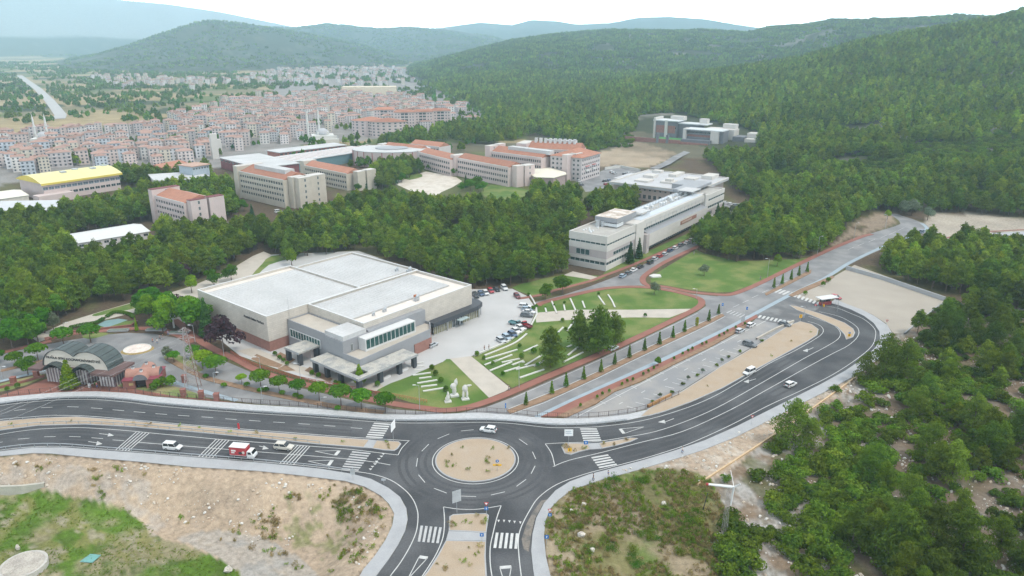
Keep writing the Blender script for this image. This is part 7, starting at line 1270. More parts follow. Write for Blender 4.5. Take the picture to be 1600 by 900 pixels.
BT = [plant_proto('broad', 'broad', 1700, .45, .38, (3.2, .2), 23+i, out=.85, up=.05, fill=.15) for i in range(2)]; BB = plant_proto('broad', 'bright', 1600, .45, .38, (3.2, .2), 29, out=.85, up=.05); PL = plant_proto('broad', 'plum', 1600, .42, .36, (3.2, .2), 31, out=.8, up=.05); OL = plant_proto('broad', 'olive', 1500, .4, .3, (3.0, .2), 33, out=.8); FR = plant_proto('fir', 'dark', 1500, .6, .28, (8, .16), 35, out=.6, up=-.1)
CO = plant_proto('cone', 'thuja', 420, .22, .14, None, 41, out=.8, up=.3); CL_ = plant_proto('column', 'gold', 420, .22, .14, None, 43, out=.8, up=.3); BL = plant_proto('ball', 'thuja', 420, .24, .18, None, 45, out=.9); BD = plant_proto('ball', 'broad', 420, .24, .18, None, 47, out=.9); THU = plant_proto('cone', 'bright', 1500, .13, .1, (.5, .1), 49, out=.8, up=.3)
SCR = [plant_proto('scrub', 'shrub', 660, .32, .25, None, 51+i, out=.85, up=.05, fill=.1) for i in range(5)]; BIG = [plant_proto('big', 'pine', 3600, .75, .3, (10, .3), 61+i, out=.5, up=.3) for i in range(2)]
# --- forests: which ground carries pines (outlines surveyed from the photo, carried past the frame)
WOOD = [[(-300,375),(0,352),(100,338),(180,322),(235,305),(340,290),(366,300),(372,335),(350,347),(300,362),(236,352),(215,352),(95,372),(92,395),(125,395),(236,383),(250,367),(345,364),(400,368),(440,352),(480,345),(520,335),(560,322),(620,318),(700,326),(800,334),(830,324),(880,316),(905,330),(908,352),(892,372),(888,402),(905,424),(870,430),(815,446),(735,452),(700,443),(562,390),(545,392),(440,413),(428,395),(412,390),(390,398),(335,428),(262,455),(215,466),(150,478),(110,495),(60,510),(0,518),(-300,560)],
 [(590,238),(600,222),(690,206),(775,192),(740,166),(640,124),(600,106),(560,97),(700,60),(1600,-60),(2300,-80),(2300,345),(1750,345),(1600,340),(1500,334),(1462,332),(1440,330),(1397,346),(1340,362),(1306,388),(1262,404),(1215,407),(1150,410),(1092,398),(1078,384),(1102,362),(1128,344),(1190,334),(1194,318),(1150,302),(1126,274),(1090,240),(1062,252),(1040,262),(1050,240),(1000,236),(980,210),(930,236),(900,226),(835,212),(800,222),(770,226),(690,222),(640,228)],
 [(578,292),(590,266),(640,259),(702,262),(708,276),(680,270),(640,274),(625,286),(600,298)], [(822,320),(834,306),(905,310),(905,324)], [(915,327),(940,308),(985,300),(995,326),(985,345),(930,347)], [(150,288),(190,276),(250,276),(330,270),(330,292),(232,296)],
 [(1364,420),(1388,400),(1440,388),(1500,387),(1600,394),(1900,398),(1900,500),(1600,492),(1500,462),(1440,450),(1400,436)]]
SPARSE = [(1150,285),(1260,260),(1460,220),(1600,200),(2300,190),(2300,345),(1600,340),(1460,330),(1400,320),(1300,300)]
OPEN = [[(985,212),(990,238),(1040,254),(1100,250),(1185,243),(1185,228)], [(992,214),(996,180),(1060,176),(1110,190),(1186,208),(1186,236),(1080,244),(1020,238)], [(925,262),(928,236),(960,230),(1044,236),(1048,250),(1010,264)], [(1020,268),(1040,252),(1068,236),(1086,234),(1060,258)], [(1112,332),(1118,312),(1195,316),(1196,334)], [(392,404),(415,388),(432,400),(410,418),(370,445),(330,455),(300,470),(285,465),(330,432)], [(1274,402),(1310,372),(1338,343),(1376,330),(1420,336),(1410,352),(1350,368)], [(790,350),(860,305),(905,290),(920,300),(912,350),(925,372),(905,360),(905,320),(830,300)][:0] or [(905,320),(914,318),(925,352),(915,352)]]
def scan(x0, x1, y0, y1, s, rmin, rmax, jit=.42):
    gx, gy = grid_pts(x0, x1, y0, y1, s, jit); r = np.hypot(gx, gy); k = (r > rmin) & (r < rmax) & (np.abs(np.arctan2(gx, gy)) < .72); gx, gy = gx[k], gy[k]; gz = height(gx, gy); gu, gv = proj(gx, gy, gz); m_ = np.zeros(len(gx), bool)
    for w in WOOD: m_ |= inpoly(gu, gv, w)
    sp = inpoly(gu, gv, SPARSE); thin = np.where(sp, fbm(gx/35, gy/35, 51) > .47, fbm(gx/28, gy/28, 52) > np.where(r[k] > 640, .33, .24))
    m_ &= thin
    for w in OPEN: m_ &= ~inpoly(gu, gv, w)
    for f in FOOT: m_ &= ~inpoly(gx, gy, f)
    m_ &= (gu > -260) & (gu < 1860); return gx[m_], gy[m_], gz[m_], gu[m_], gv[m_], sp
fx_, fy_, fz_, fu_, fv_, _ = scan(-420, 620, 175, 720, 4.6, 150, 700)
# right slope: scrub with scattered pines
gx, gy = grid_pts(25, 260, 70, 290, 2.35, .45); gz = height(gx, gy); gu, gv = proj(gx, gy, gz)
SL = [(1130,905),(1128,850),(1140,790),(1165,748),(1205,700),(1250,668),(1300,632),(1340,606),(1372,580),(1385,560),(1398,530),(1418,524),(1466,486),(1500,470),(1600,498),(1900,500),(2100,1150),(1100,1150)]
k = inpoly(gu, gv, SL) & (fbm(gx/8, gy/8, 61) > .38+.22*inpoly(gu, gv, [(1120,770),(1150,745),(1205,695),(1310,622),(1375,575),(1340,640),(1270,690),(1215,735)])); gx, gy, gz, gu, gv = gx[k], gy[k], gz[k], gu[k], gv[k]
pz = inpoly(gu, gv, [(1395,520),(1420,540),(1450,600),(1370,660),(1330,720),(1360,800),(1330,860),(1380,900),(1400,1150),(2100,1150),(1900,490),(1500,462)]) & (np.random.random(len(gx)) < .10)
slope_p = list(zip(gx[pz], gy[pz], gz[pz])); slope_s = [(x, y, z) for x, y, z, q_ in zip(gx[~pz], gy[~pz], gz[~pz], np.random.random((~pz).sum())-.36*inpoly(gu[~pz], gv[~pz], [(1125,910),(1140,800),(1165,765),(1255,718),(1385,745),(1375,910)])+.12*inpoly(gu[~pz], gv[~pz], [(1395,545),(1470,480),(1900,470),(2100,1100),(1385,1000),(1350,850),(1370,720)])) if q_ < .60]
hand = [(1238,697,1.4),(1266,700,.9),(1350,600,1.1),(1380,594,1.6),(1412,592,1.4),(1398,880,1.45),(1450,880,1.45),(1498,885,1.4),(1352,740,.8),(1330,858,1.0),(1415,800,1.0),(1485,755,1.2),(1540,720,1.15),(1465,540,1.3),(1490,530,1.15)]
P_ALL = [(x, y, z, .85+.45*random.random(), 0) for x, y, z in zip(fx_, fy_, fz_)]
for x, y, z in slope_p: P_ALL.append((x, y, z, .6+.6*random.random(), 1))
HLAB = ['broad pine growing from the ground at the road edge', 'slim pine right of the broad roadside pine', 'left low pine under the twin pines at the curve', 'left of the twin tall pines at the curve', 'right of the twin tall pines at the curve', 'left of three large pines at the bottom right', 'middle of three large pines at the bottom right', 'right of three large pines at the bottom right', 'small pine with visible trunk in the middle of the slope', 'rounded young pine left of the three large pines', 'young pine above the three large pines', 'tall pine in the middle of the right slope', 'tall pine near the right edge of the slope', 'left pine below the corner of the gravel yard', 'right pine below the corner of the gravel yard']
for i, (u, v, s_) in enumerate(hand): p = G(u, v); P_ALL.append((p.x, p.y, p.z, s_, 2, HLAB[i]))
P_ALL.sort(key=lambda p: math.hypot(p[0], p[1])/p[3]); seen = []; rest = []
for p in P_ALL:
    u, v = proj(p[0], p[1], p[2]+4)
    (seen if len(seen) < 296 and -40 < u < 1640 and -40 < v < 960 else rest).append(p)
for x, y, z, s_, w, *hl_ in seen:
    u, v = proj(x, y, z); c, tm = PINES[random.randrange(6)] if w == 0 else NEARP[0 if w == 2 else random.randrange(3)]
    if w == 2: l = hl_[0]; g_ = 'pines over the right scrub'
    elif w == 1: l = ('slender' if s_ < .8 else 'sturdy')+' pale green pine rising from the scrub '+('at the right edge' if u > 1540 else 'at the bottom right' if v > 780 else 'near the gravel yard' if v < 600 else 'in the middle of the right slope'); g_ = 'young pines in the right scrub'
    elif u > 1330: l = ('tall' if s_ > 1.1 else 'lower')+' dense pine of the grove above the gravel yard'+(', right part' if u > 1500 else ''); g_ = 'pines above the gravel yard'
    elif u > 1060: l = ('tall' if s_ > 1.1 else 'lower')+' pine left of the boulevard '+('facing the wide lawn' if v > 385 else 'further back'); g_ = 'pines along the boulevard'
    elif u > 420: l = ('tall' if s_ > 1.1 else 'lower')+' plantation pine '+('beside the faculty building' if u > 810 else 'behind the right end of the culture hall' if u > 680 else 'behind the middle of the culture hall' if u > 560 else 'behind the left part of the culture hall'); g_ = 'pines behind the culture hall'
    else: l = ('tall' if s_ > 1.1 else 'lower')+' plantation pine '+('along the garden path' if u > 230 else 'beyond the gate' if u > 90 else 'at the left edge'); g_ = 'pines beyond the gate'
    plant('pine_tree', (c, tm), (x, y, z-.1), (s_*random.uniform(.9, 1.1), s_*random.uniform(.9, 1.1), s_), l, 'tree', g_)
protoP = []
for i in range(6):
    x, y, z, s_, w = rest.pop(0)[:5]; o_ = link('pine_tree', PFAR[i], None, (x, y, z), i, s_); protoP.append(tag(o_, 'plantation pine deep in the wood on the campus', 'tree', 'pines deep in the wood'))
pts = [(p[0], p[1], p[2]-.2) for p in rest]; scs = [p[3] for p in rest]
scatter('pine_wood', pts, scs, protoP, 'pine plantation covering the campus and its near slopes', 'wood', 2)
# hillsides: single trees to 1.7 km, then groups of trees on the far ridges
def far_mesh(i, k, spread, n, ll, lw, leaf):
    g = random.Random(i); L = []
    for q_ in range(k): x, y = g.uniform(-spread, spread), g.uniform(-spread, spread); h = g.uniform(6, 9); L += [((x, y, h*.42), (2.3, 2.3, h*.30)), ((x+g.uniform(-.5, .5), y+g.uniform(-.5, .5), h*.66), (1.7, 1.7, h*.2)), ((x+g.uniform(-.3, .3), y, h*.88), (.8, .8, h*.16))]
    V, t = leaves(L, n, ll, lw, .8, .05, .08, i); return leafmesh('tree_group', V, t, LEAF[leaf])
hx, hy, hz_, hu, hv, hsp = scan(-420, 1500, 380, 1720, 6.4, 695, 1700)
FM = [far_mesh(100+i, 1, 0, 130, 1.7, .7, 'pine' if i % 2 else 'pine2') for i in range(4)]; protoF = []
def keepers(ms, name, label, X, Y, Z, sc):
    out = []
    for i, m_ in enumerate(ms):
        o_ = link(name, m_, None, (X[i], Y[i], Z[i]-.3), i, sc); tag(o_, label, 'trees' if name == 'tree_group' else 'tree', label+'s'); out.append(o_)
        if name == 'tree_group': o_['kind'] = 'stuff'
    return out
protoF = keepers(FM, 'pine_tree', 'small far pine on the wooded hillside', hx, hy, hz_, 1.)
scatter('hillside_wood', np.stack([hx[4:], hy[4:], hz_[4:]-.4], 1), np.random.uniform(.95, 1.7, len(hx)-4), protoF, 'pine forest on the hillside at right', 'forest', 6)
gx, gy = grid_pts(-700, 2400, 1500, 3300, 17, .45); r = np.hypot(gx, gy); gz = height(gx, gy); gu, gv = proj(gx, gy, gz); k = (r > 1650) & (gz > 4) & (gu > -100) & (gu < 1700) & inpoly(gu, gv, [(560,140),(600,100),(680,84),(760,64),(1600,-60),(1900,-60),(1900,400),(700,160)]) & (fbm(gx/90, gy/90, 71) > .36); hx, hy, hz_ = gx[k], gy[k], gz[k]
GM = [far_mesh(120+i, 5, 8, 300, 2.8, 1.3, 'pine') for i in range(3)]; protoG = keepers(GM, 'tree_group', 'distant clump of pines on the far ridge', hx, hy, hz_, 1.)
scatter('far_ridge_wood', np.stack([hx[3:], hy[3:], hz_[3:]-.6], 1), np.random.uniform(.8, 1.3, len(hx)-3), protoG, 'forest on the far ridges', 'forest', 8)
gx, gy = grid_pts(-3000, 300, 2450, 5400, 31, .45); gz = height(gx, gy); gu, gv = proj(gx, gy, gz); k = (gz > 6) & (gu > -100) & (gu < 820) & (np.hypot(gx, gy) < 5600) & (fbm(gx/150, gy/150, 72) > .42); hx, hy, hz_ = gx[k], gy[k], gz[k]
scatter('valley_hill_scrub', np.stack([hx, hy, hz_-1.], 1), np.random.uniform(.6, 1.2, len(hx)), protoG, 'dark scrub and trees on the hill beyond the town', 'forest', 9)
# maquis on the middle slopes and round the school
gx, gy = grid_pts(-100, 700, 420, 1150, 4.6, .45); gz = height(gx, gy); gu, gv = proj(gx, gy, gz); k = (inpoly(gu, gv, SPARSE) | inpoly(gu, gv, [(840,225),(900,205),(1000,172),(1200,165),(1320,200),(1250,260),(1150,285),(1085,236),(1000,238),(930,240)])) & (fbm(gx/22, gy/22, 81) > np.where(inpoly(gu, gv, SPARSE), .27, .42)) & (gu < 1760)
for f in FOOT: k &= ~inpoly(gx, gy, f)
for w in OPEN: k &= ~inpoly(gu, gv, w)
mx_, my_, mz_ = gx[k], gy[k], gz[k]
# scrub on the near right slope: the nearest 290 one by one, the rest as one object
slope_s.sort(key=lambda p: p[0]**2+p[1]**2); vis = []; oth = []
for p in slope_s:
    u, v = proj(p[0], p[1], p[2]+.8); (vis if len(vis) < 290 and -20 < u < 1620 and -20 < v < 920 else oth).append(p)
for x, y, z in vis:
    u, v = proj(x, y, z); s_ = random.uniform(.75, 1.5); l = ('big' if s_ > 1.25 else 'small' if s_ < 1. else 'middling')+' evergreen scrub bush '+('just right of the wind turbine' if u < 1200 else 'between turbine and the tall roadside pine' if u < 1300 and v < 770 else 'by the bottom edge below the scrub thicket' if v > 840 and u < 1400 else 'under the bottom right pines' if v > 800 else 'on stony ground near the curving road' if v < 640 else 'at the right edge of the picture' if u > 1520 else 'in the middle of the stony slope')
    plant('scrub_bush', SCR[random.randrange(5)], (x, y, z-.15), (s_, s_, s_*random.uniform(.8, 1.15)), l, 'bush', 'scrub bushes of the right slope')
sp_objs = [link('scrub_bush', SCR[i][0], None, oth.pop(0), 0, 1.) for i in range(5)]
for o_ in sp_objs: tag(o_, 'evergreen scrub bush high on the right slope', 'bush', 'scrub bushes high on the slope')
scatter('hillside_scrub', [tuple(p) for p in oth]+list(zip(mx_, my_, mz_-.2)), [random.uniform(.8, 1.5) for p in oth]+[random.uniform(1., 2.0) for p in mx_], sp_objs, 'evergreen scrub covering the slopes', 'scrub', 12)
# valley trees
gx, gy = grid_pts(-2400, 100, 560, 3500, 21, .48); gu, gv = proj(gx, gy, np.zeros_like(gx)); r = np.hypot(gx, gy); k = (gu > -120) & (gu < 760) & (height(gx, gy) < 3)
tw = inpoly(gu, gv, TOWN[0]); val = ~tw & (gv < 300) & (r > 560)
belt = fbm(gx/70+gy/300, gy/130, 91); k &= (val & (belt > .505)) | (tw & (np.random.random(len(gx)) < .6)) | (val & (r > 1500) & (belt > .47))
for w in WOOD: k &= ~inpoly(gu, gv, w)
for f in FOOT: k &= ~inpoly(gx, gy, f)
k &= ~inpoly(gu, gv, [(20,112),(40,112),(108,180),(104,192),(80,190),(60,150)]) & ~((gu < 330) & (gv > 222) & ~tw)
VM = [far_mesh(140+i, 3, 4, 150, 2.2, 1.6, 'broad' if i == 0 else 'shrub') for i in range(3)]; vx, vy = gx[k], gy[k]; protoV = keepers(VM, 'tree_group', 'small clump of trees in the valley', vx, vy, np.zeros_like(vx), 1.)
scatter('valley_trees', np.stack([vx[3:], vy[3:], 0*vx[3:]-.3], 1), np.random.uniform(.6, 1.25, len(vx)-3), protoV, 'trees and hedgerows of the valley', 'trees', 14)
# --- planted trees
for i, (u, v, s_, b_) in enumerate(((378,600,.62,1),(408,607,1.15,0),(437,614,1.0,0),(466,618,.95,0),(499,625,1.05,0),(533,634,1.2,0),(565,639,1.15,0),(602,643,1.1,0))):
    plant('round_tree', RT[i % 3] if not b_ else RT2[0], P(u, v, .15), (s_*1.15, s_*1.15, s_*1.15), ['first','second','third','fourth','fifth','sixth','seventh','eighth'][i]+' from the left of the round clipped trees on the median before the hall', 'tree', 'round trees on the median')
for u, v, s_, p_, l in ((317,576,1.2,RT2[0],'yellow green round tree just right of the pylon'),(338,586,1.3,RT[1],'larger round tree right of the pylon'),(272,566,.75,RT[0],'small round tree at the tip of the grassy median'),(262,562,.6,OL,'greyish small tree at the tip of the grassy median'),(302,560,.9,RT[2],'round tree behind the pylon'),(60,563,1.15,RT[0],'round tree left of the twin vaults'),(25,572,.95,RT[1],'round tree on the left median of the gate road'),(-3,568,.9,RT[2],'round tree cut by the left edge'),(142,535,1.3,RT[0],'dark round tree behind the right vault'),(100,540,1.3,RT[1],'round tree behind the left vault'),(44,585,.75,BT[1],'small dark tree left of the gate piers'),(30,575,.35,RT[2],'tiny clipped bush on the left median')): plant('round_tree', p_, P(u, v, .1), (s_*1.2, s_*1.2, s_*1.1), l)
for u, v, s_, p_, l in ((110,606,2.9,THU,'tall bright conical conifer in front of the gate'),(214,517,1.6,THU,'slim bright conifer on the gate square'),(618,581,1.9,THU,'golden conifer growing through the hall canopy')):
    plant('conical_conifer', p_, P(u, v, .1) if u != 618 else hall.location+Matrix.Rotation(hall.rotation_euler.z, 3, 'Z') @ Vector((2.1, -39.8, 1.2)), (s_*(.8 if u == 214 else 1.75), s_*(.8 if u == 214 else 1.75), s_), l)
for u, v, s_, p_, l in ((12,530,1.1,BT[0],'leafy tree in the dense row at the left edge, behind the first'),(30,525,1.0,BT[1],'leafy tree in the dense row left of the lamp'),(60,535,.9,BT[0],'low leafy tree nearest the left gate road'),(70,520,1.0,BT[1],'leafy tree left of the grey green one'),(52,528,.9,BT[0],'leafy tree between the left edge and the lamp'),(228,490,1.0,BT[1],'leafy tree behind the pool garden hedge'),(255,520,.9,BT[1],'low tree at the back of the gate square'),(300,505,1.1,BT[1],'leafy tree by the hall side of the monument'),(268,498,1.1,BT[0],'leafy tree behind the bright yellow green one'),(92,498,1.0,BT[0],'broad dark tree at the edge of the wood left of the gate square'),(20,545,1.1,BT[1],'leafy tree at the left edge before the wood'),(45,540,1.0,BT[0],'leafy tree second from the left edge before the wood'),(5,535,.9,OL,'greyish tree at the far left edge'),(85,520,.8,OL,'grey green tree behind the lamp left of the square'),(235,505,1.15,BT[0],'dark green tree left of the bright one behind the square'),(262,508,1.2,BB,'bright yellow green tree behind the gate square'),(245,490,1.1,BT[1],'tall green tree behind the bright one'),(292,512,1.2,BT[0],'tree behind the stone monument'),(310,520,1.3,BT[1],'tall dark tree between monument and hall'),(325,526,1.05,FR,'conifer beside the purple tree'),(350,550,1.35,PL,'purple leaved tree by the corner of the culture hall'),(278,490,.8,PL,'purple tree at the edge of the wood'),(283,440,.9,PL,'purple tree at the corner of the plantation'),(300,458,.8,BB,'yellow green bush by the garden path'),(335,448,.8,BT[0],'small tree beside the garden path'),(362,440,.8,BT[1],'tree at the bend of the garden path'),(456,415,1.15,BB,'pale green tree behind the far corner of the hall'),(852,468,.95,BT[0],'left of two trees between the court and the link road'),(879,460,1.15,BT[1],'right of two trees between the court and the link road'),(826,462,.7,BD,'clipped bush by the link road'),(1022,460,.75,OL,'light green small tree on the tip of the seat lawn'),(1100,431,.75,OL,'grey olive tree alone on the wide lawn'),(975,408,.7,OL,'small olive tree by the corner of the faculty building'),(984,412,1.05,FR,'left of two dark conifers by the faculty building'),(998,404,1.0,FR,'right of two dark conifers by the faculty building'),(1120,346,1.05,FR,'left dark conifer at the far wing of the faculty building'),(1128,343,1.0,FR,'right dark conifer at the far wing of the faculty building'),(1143,335,.8,OL,'grey olive tree at the side car park'),(1410,337,1.3,OL,'left grey olive tree above the upper bend'),(1424,337,1.4,OL,'larger grey olive tree above the upper bend'),(1449,344,1.1,OL,'right grey olive tree above the upper bend'),(1386,343,.8,BB,'bright shrub at the upper bend'),(1214,416,.8,BB,'bright leafy tree at the far end of the wide lawn')): plant('garden_tree', p_, P(u, v), s_*(1.35 if u < 400 else 1.), l)
for u, v, s_, i, l in ((935,553,1.08,0,'huge dark pine on the seat lawn beside the boulevard'),(905,545,.88,1,'left half of the huge pine group on the seat lawn'),(960,535,.72,1,'right small pine of the group on the seat lawn'),(860,574,.88,0,'big grey green pine left of the group on the seat lawn')): plant('large_pine', BIG[i], P(u, v), s_, l)
for u, v in ((735,298),(722,300),(748,300),(728,294),(745,294),(755,299),(650,262),(628,285),(618,288),(600,285),(612,280),(640,278),(710,275),(690,268),(672,266),(655,268),(585,290),(575,292),(265,375),(285,372),(310,366),(330,372),(355,372),(270,385),(300,380),(395,345),(410,350),(560,300),(572,296),(100,285),(160,283),(380,330)): plant('campus_tree', random.choice([FR, BT[0], BT[1], BB] if u > 380 else [BT[0], BT[1]]), P(u, v), random.uniform(.8, 1.25), 'tree between the campus blocks %s' % ('beside the pale square' if u > 560 else 'around the beige block' if u > 370 else 'near the small pink block' if v > 300 else 'by the sports hall'), 'tree', 'trees between the campus blocks')
# planted median: clipped cones, one golden column, small rose bushes
for i, (x, y, s_, k_) in enumerate(((88,730,1.3,'c'),(248,660,1.35,'c'),(338,618,1.5,'c'),(448,570,1.4,'c'),(556,525,1.4,'c'),(642,477,1.35,'c'),(733,435,1.45,'c'),(828,390,1.45,'c'),(920,352,1.5,'c'),(1005,310,1.4,'c'),(1078,274,1.45,'c'),(1154,238,1.3,'g'),(1230,207,1.45,'c'),(1290,164,1.3,'c'))):
    plant('clipped_conifer' if k_ == 'c' else 'golden_column_shrub', CO if k_ == 'c' else CL_, P(800+x/4, 450+y/4, .16), (s_*1.05, s_*1.05, s_), ('clipped cone shrub number %d from the roundabout on the planted median' % (i+1)) if False else ['first','second','third','fourth','fifth','sixth','seventh','eighth','ninth','tenth','eleventh','golden column as','twelfth','last'][i]+' clipped cone shrub from the roundabout on the planted median', 'shrub', 'cone shrubs of the boulevard median')
for i, (u, v) in enumerate(((1209,450),(1222,444),(1236,437),(1248,431),(1261,425))): plant('clipped_conifer', CO, P(u, v, .16), 1.5, ['first','second','third','fourth','fifth'][i]+' clipped cone shrub on the short median beyond the zebra crossing', 'shrub', 'cone shrubs of the short median')
for i, (x, y) in enumerate(((428,745),(532,692),(565,672),(607,655),(687,612),(720,592),(755,582),(820,548),(852,530),(886,510),(1012,450),(1066,420),(1100,402),(1127,388),(1188,360),(1214,350),(1295,308),(1324,295),(1346,278),(1397,255),(1455,232))): plant('rose_bush', BD, P(800+x/4, 450+y/4, .2), (.5, .5, .7), 'small dark bush number %d from the roundabout in the red strip by the car park' % (i+1), 'bush', 'small bushes by the car park')
plant('young_tree', BT[0], P(1028, 571, .2), .42, 'young tree in the red strip by the car park')
for u, v, s_, l in ((1286,447,1.1,'left bright shrub at the end of the red strip by the gravel yard'),(1294,441,1.2,'right bright shrub at the end of the red strip by the gravel yard'),(1258,461,1.0,'bright shrub in the planting strip nearest the kiosk')): plant('leafy_shrub', BL, P(u, v, .15), s_, l, 'shrub')
for u, v, s_ in ((675,578,1.),(681,587,1.),(689,598,1.),(697,612,1.),(745,556,.95),(756,562,.7),(812,543,.8),(815,560,1.),(833,485,1.05),(879,503,.85),(884,517,.8),(891,523,.7),(907,543,.8),(866,478,.5),(852,481,.4),(882,475,.7),(935,461,.75),(840,573,.8),(770,570,.7),(786,587,.8),(834,553,1.2),(838,481,.8),(905,542,.6),(1008,495,.8)): plant('ball_shrub', BL if u % 2 else BD, P(u, v, .02), s_, 'clipped ball shrub on the %s' % ('sculpture lawn' if u < 720 else 'seat lawn by the court'), 'shrub', 'ball shrubs of the lawns')
for u, v in ((386,603),(407,612),(416,611),(441,616),(462,620),(470,623),(350,604),(322,590),(528,640)): plant('low_shrub', BD, P(u, v, .15), (1.1, 1.1, .65), 'low clipped shrub under the round trees of the median', 'shrub', 'low shrubs under the round trees')
for u, v, s_ in ((247,606,1.6),(255,604,1.7),(268,603,1.8),(240,610,1.3),(150,602,.7),(430,556,.9),(437,562,.9),(443,566,.8),(449,571,.8),(488,586,.9),(498,590,.9),(530,603,.9),(524,600,.7),(28,606,.9),(12,611,.8),(590,604,1.)): plant('garden_bush', random.choice([BL, BD]), P(u, v, .05), s_, 'leafy bush %s' % ('beside the guard house' if u < 280 else 'in the planted beds before the hall canopies'), 'bush', 'bushes near gate and canopies')
for px in ([(168,496),(178,490),(190,490),(204,493),(209,498)], [(112,513),(130,509),(150,506),(163,499)]):
    w = resample(wpts(smooth_line(px, 4), closed=False), .9); b_, _ = BD; V = []; T = []
    for i, (x, y) in enumerate(w): v_, t_ = leaves([((x-w[0][0], y-w[0][1], .5), (.8,.8,.6))], 160, .26, .2, .9, 0, .1, i); V.append(v_); T.append(t_)
    tag(link('hedge', leafmesh('hedge', np.concatenate(V), np.concatenate(T), LEAF['broad']), None, (*w[0], 0)), 'curved clipped hedge %s' % ('above the pool garden' if px[0][0] == 168 else 'at the left of the pool garden'), 'hedge')
for i, (x, y) in enumerate(((1100,575),(1065,605),(1000,655),(925,685),(875,715),(1280,487),(1310,465),(1355,435),(1425,400),(1190,530),(1160,550),(1560,335))): plant('verge_bush', SCR[i % 5] if i % 3 else OL, P(800+x/4, 450+y/4, .1), .22 if i % 3 == 0 else .36, 'straggly grey green bush between the car park and the sandy verge', 'bush', 'bushes on the edge of the sandy verge')
for u, v, s_ in ((1306,612,.9),(1320,655,1.2),(1335,650,1.2),(1345,645,1.),(1308,640,1.1),(1210,705,1.1),(1222,700,1.),(1340,670,1.2),(1330,690,1.2),(1300,720,1.4),(1290,735,1.3),(1136,752,.7)): p = G(u, v); plant('scrub_bush', SCR[int(u) % 5], p, s_, 'evergreen scrub bush at the stony edge of the right slope', 'bush', 'scrub bushes at the stony edge')
# --- weeds, dry tufts and loose stones as countless stuff
WE = [plant_proto('weed', k_, 60, .34, .07, None, 71+i, out=.2, up=.9, fill=.5)[0] for i, k_ in enumerate(('weed', 'weed', 'dry', 'dry'))]
def protos_at(ms, name, pts_, label):
    out = []
    for m_, p in zip(ms, pts_): o_ = link(name, m_, None, p); out.append(tag(o_, label, name.replace('_', ' '), label))
    return out
def field(px, n, seed, thr, sc=22, zs=None, ground=None):
    us = [p[0] for p in px]; vs = [p[1] for p in px]; g = np.random.default_rng(seed); A = [P(u, v) for u, v in px]; X = g.uniform(min(a.x for a in A)-4, max(a.x for a in A)+4, n); Y = g.uniform(min(a.y for a in A)-8, max(a.y for a in A)+4, n); Z = height(X, Y)
    U, V_ = proj(X, Y, Z); k = inpoly(U, V_, px) & (fbm(X/sc, Y/sc, seed) > thr); return list(zip(X[k], Y[k], Z[k]+(zs or 0)))
wf = field([(852,830),(856,805),(872,785),(895,768),(940,752),(1000,736),(1060,735),(1108,748),(1130,790),(1135,850),(1170,905),(1180,930),(862,930),(862,880)], 4200, 3, .50, 5); gf = field([(-10,770),(60,766),(150,784),(195,792),(222,815),(262,848),(330,872),(372,892),(380,930),(-10,930)], 5000, 5, .50, 6)
wd = field([(852,830),(856,805),(872,785),(895,768),(940,752),(1000,736),(1060,735),(1108,748),(1130,790),(1135,850),(1170,905),(1180,930),(862,930),(862,880)], 1800, 41, .54, 7)
wb = field([(880,790),(930,757),(1000,742),(1090,752),(1110,800),(1100,860),(1000,900),(900,880)], 190, 43, .46, 8)
sf = field([(430,790),(450,775),(560,765),(595,800),(560,850),(520,885),(440,870),(400,830)], 1500, 6, .56, 5); bk_ = field([(0,722),(60,718),(200,732),(400,745),(540,762),(600,790),(605,820),(560,890),(500,905),(300,830),(230,800),(100,770),(0,765)], 900, 7, .45, 9)
isl = field([(681,718),(690,700),(743,687),(796,700),(805,718),(796,736),(743,751),(690,736)], 34, 8, .3, 9, .22)+field([(700,806),(760,806),(758,830),(704,828)], 45, 9, .3, 9, .17)+field([(690,850),(757,850),(757,900),(680,900)], 45, 10, .3, 9, .17)+field([(880,698),(920,695),(922,702),(885,709)], 90, 11, .2, 9, .17)+field([(940,692),(985,686),(970,695),(945,699)], 90, 12, .2, 9, .17)+field([(592,690),(622,692),(616,703),(590,701)], 50, 13, .3, 9, .17)+field([(0,662),(120,655),(300,668),(560,690),(560,700),(300,673),(120,661),(0,668)], 160, 14, .4, 9, .17)+field([(1040,635),(1130,585),(1240,510),(1275,518),(1180,572),(1070,626)], 60, 15, .4, 9, .17)

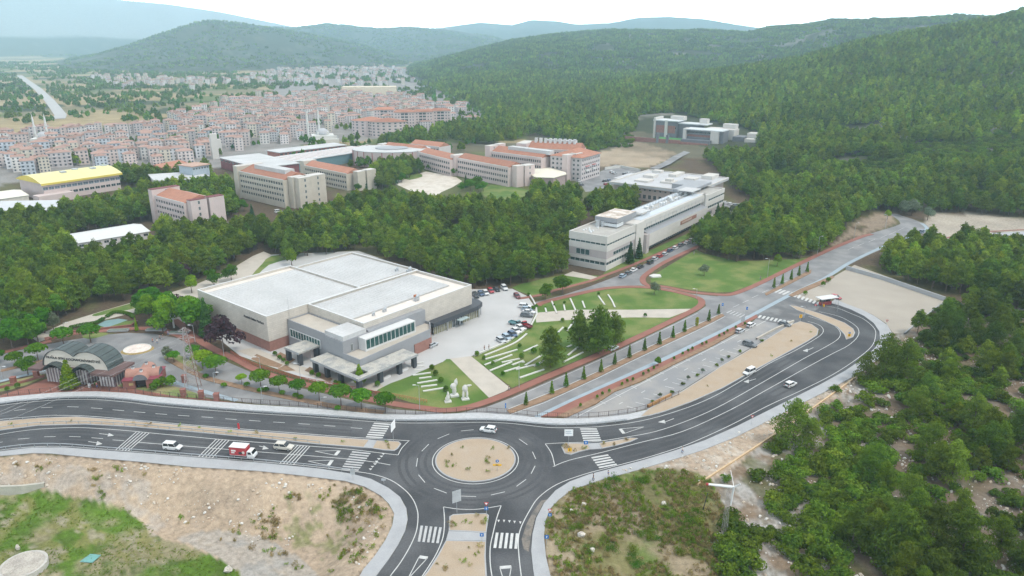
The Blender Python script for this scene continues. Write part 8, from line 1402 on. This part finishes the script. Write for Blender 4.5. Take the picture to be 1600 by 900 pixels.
wp = protos_at(WE, 'weed_tuft', [wf.pop(0), wf.pop(0), sf.pop(0), sf.pop(0)], 'weed tuft')
for o_, l in zip(wp, ('green weed tuft in the rough ground right of the roundabout', 'second green weed tuft in the rough ground right of the roundabout', 'dry weed tuft on the sandy ground below the lower pavement', 'second dry weed tuft on the sandy ground below the lower pavement')): o_['label'] = l; o_['category'] = 'weed'; del o_['group']
scatter('weeds', wf+sf+bk_+isl, [random.uniform(.6, 1.4) for p in wf]+[random.uniform(.8, 1.6) for p in sf+bk_]+[random.uniform(.7, 1.3) for p in isl], wp, 'weeds and dry tufts on the rough ground and islands', 'weeds', 21, .2)
WB = [leafmesh('weed_bush', *leaves(shape('scrub', 301+i), 420, .34, .1, .3, .7, .3, 301+i), LEAF[k_]) for i, k_ in enumerate(('weed', 'dry', 'broad'))]
for j, p in enumerate(wb): s_ = random.uniform(.3, .85); plant('weed_bush', (WB[(0, 0, 2, 1)[j % 4]], None), p, (s_*1.2, s_*1.2, s_*.8), ('dry brown', 'leafy green', 'leafy green', 'leafy green')[(j+1) % 4]+' weed clump in the rough ground %s' % ('near the traffic signs' if proj(*p)[0] < 930 else 'near the turbine' if proj(*p)[0] > 1060 else 'between signs and turbine'), 'weed', 'weed clumps of the rough ground')
scatter('dry_weeds', wd, [random.uniform(.6, 1.3) for p in wd], wp[2:], 'dry brown weeds on the rough ground right of the roundabout', 'weeds', 23, .2)
scatter('field_grass', gf, [random.uniform(.2, .45) for p in gf], wp[:2], 'rough grass of the lower field', 'grass', 22, .2)
sm_ = []
for i in range(4):
    random.seed(90+i); b = MB(); b.ball((0,0,.12), .26, .2, .17, 6, 4, 0, .3); sm_.append(b.mesh('stone', M('limestone_'+str(i), [(.56,.53,.49),(.50,.44,.37),(.58,.56,.53),(.46,.38,.30)][i], .95, .15, 2.)))
st_ = field([(0,716),(60,712),(200,726),(300,734),(400,742),(540,760),(600,790),(608,820),(560,890),(480,880),(330,826),(240,812),(200,785),(60,762),(0,760)], 2600, 31, .44, 5)+field([(960,735),(1060,714),(1200,657),(1310,602),(1345,587),(1320,615),(1240,660),(1180,700),(1130,745),(1080,756),(1000,746)], 2600, 32, .40, 6)+field([(1150,780),(1220,690),(1310,612),(1400,540),(1480,480),(1700,480),(1700,950),(1130,950)], 16000, 33, .46, 6)
so_ = protos_at(sm_, 'loose_stone', [st_.pop(0) for i in range(4)], 'loose stone')
for o_, l in zip(so_, ('pale loose stone on the sandy bank', 'tan loose stone on the sandy bank', 'whitish loose stone on the sandy bank', 'brown loose stone on the sandy bank')): o_['label'] = l; o_['category'] = 'stone'; del o_['group']
scatter('loose_stones', st_, [random.choice([.4, .5, .7, .9, 1.5]) for p in st_], so_, 'loose stones and rubble on banks and slope', 'stones', 33, .6)
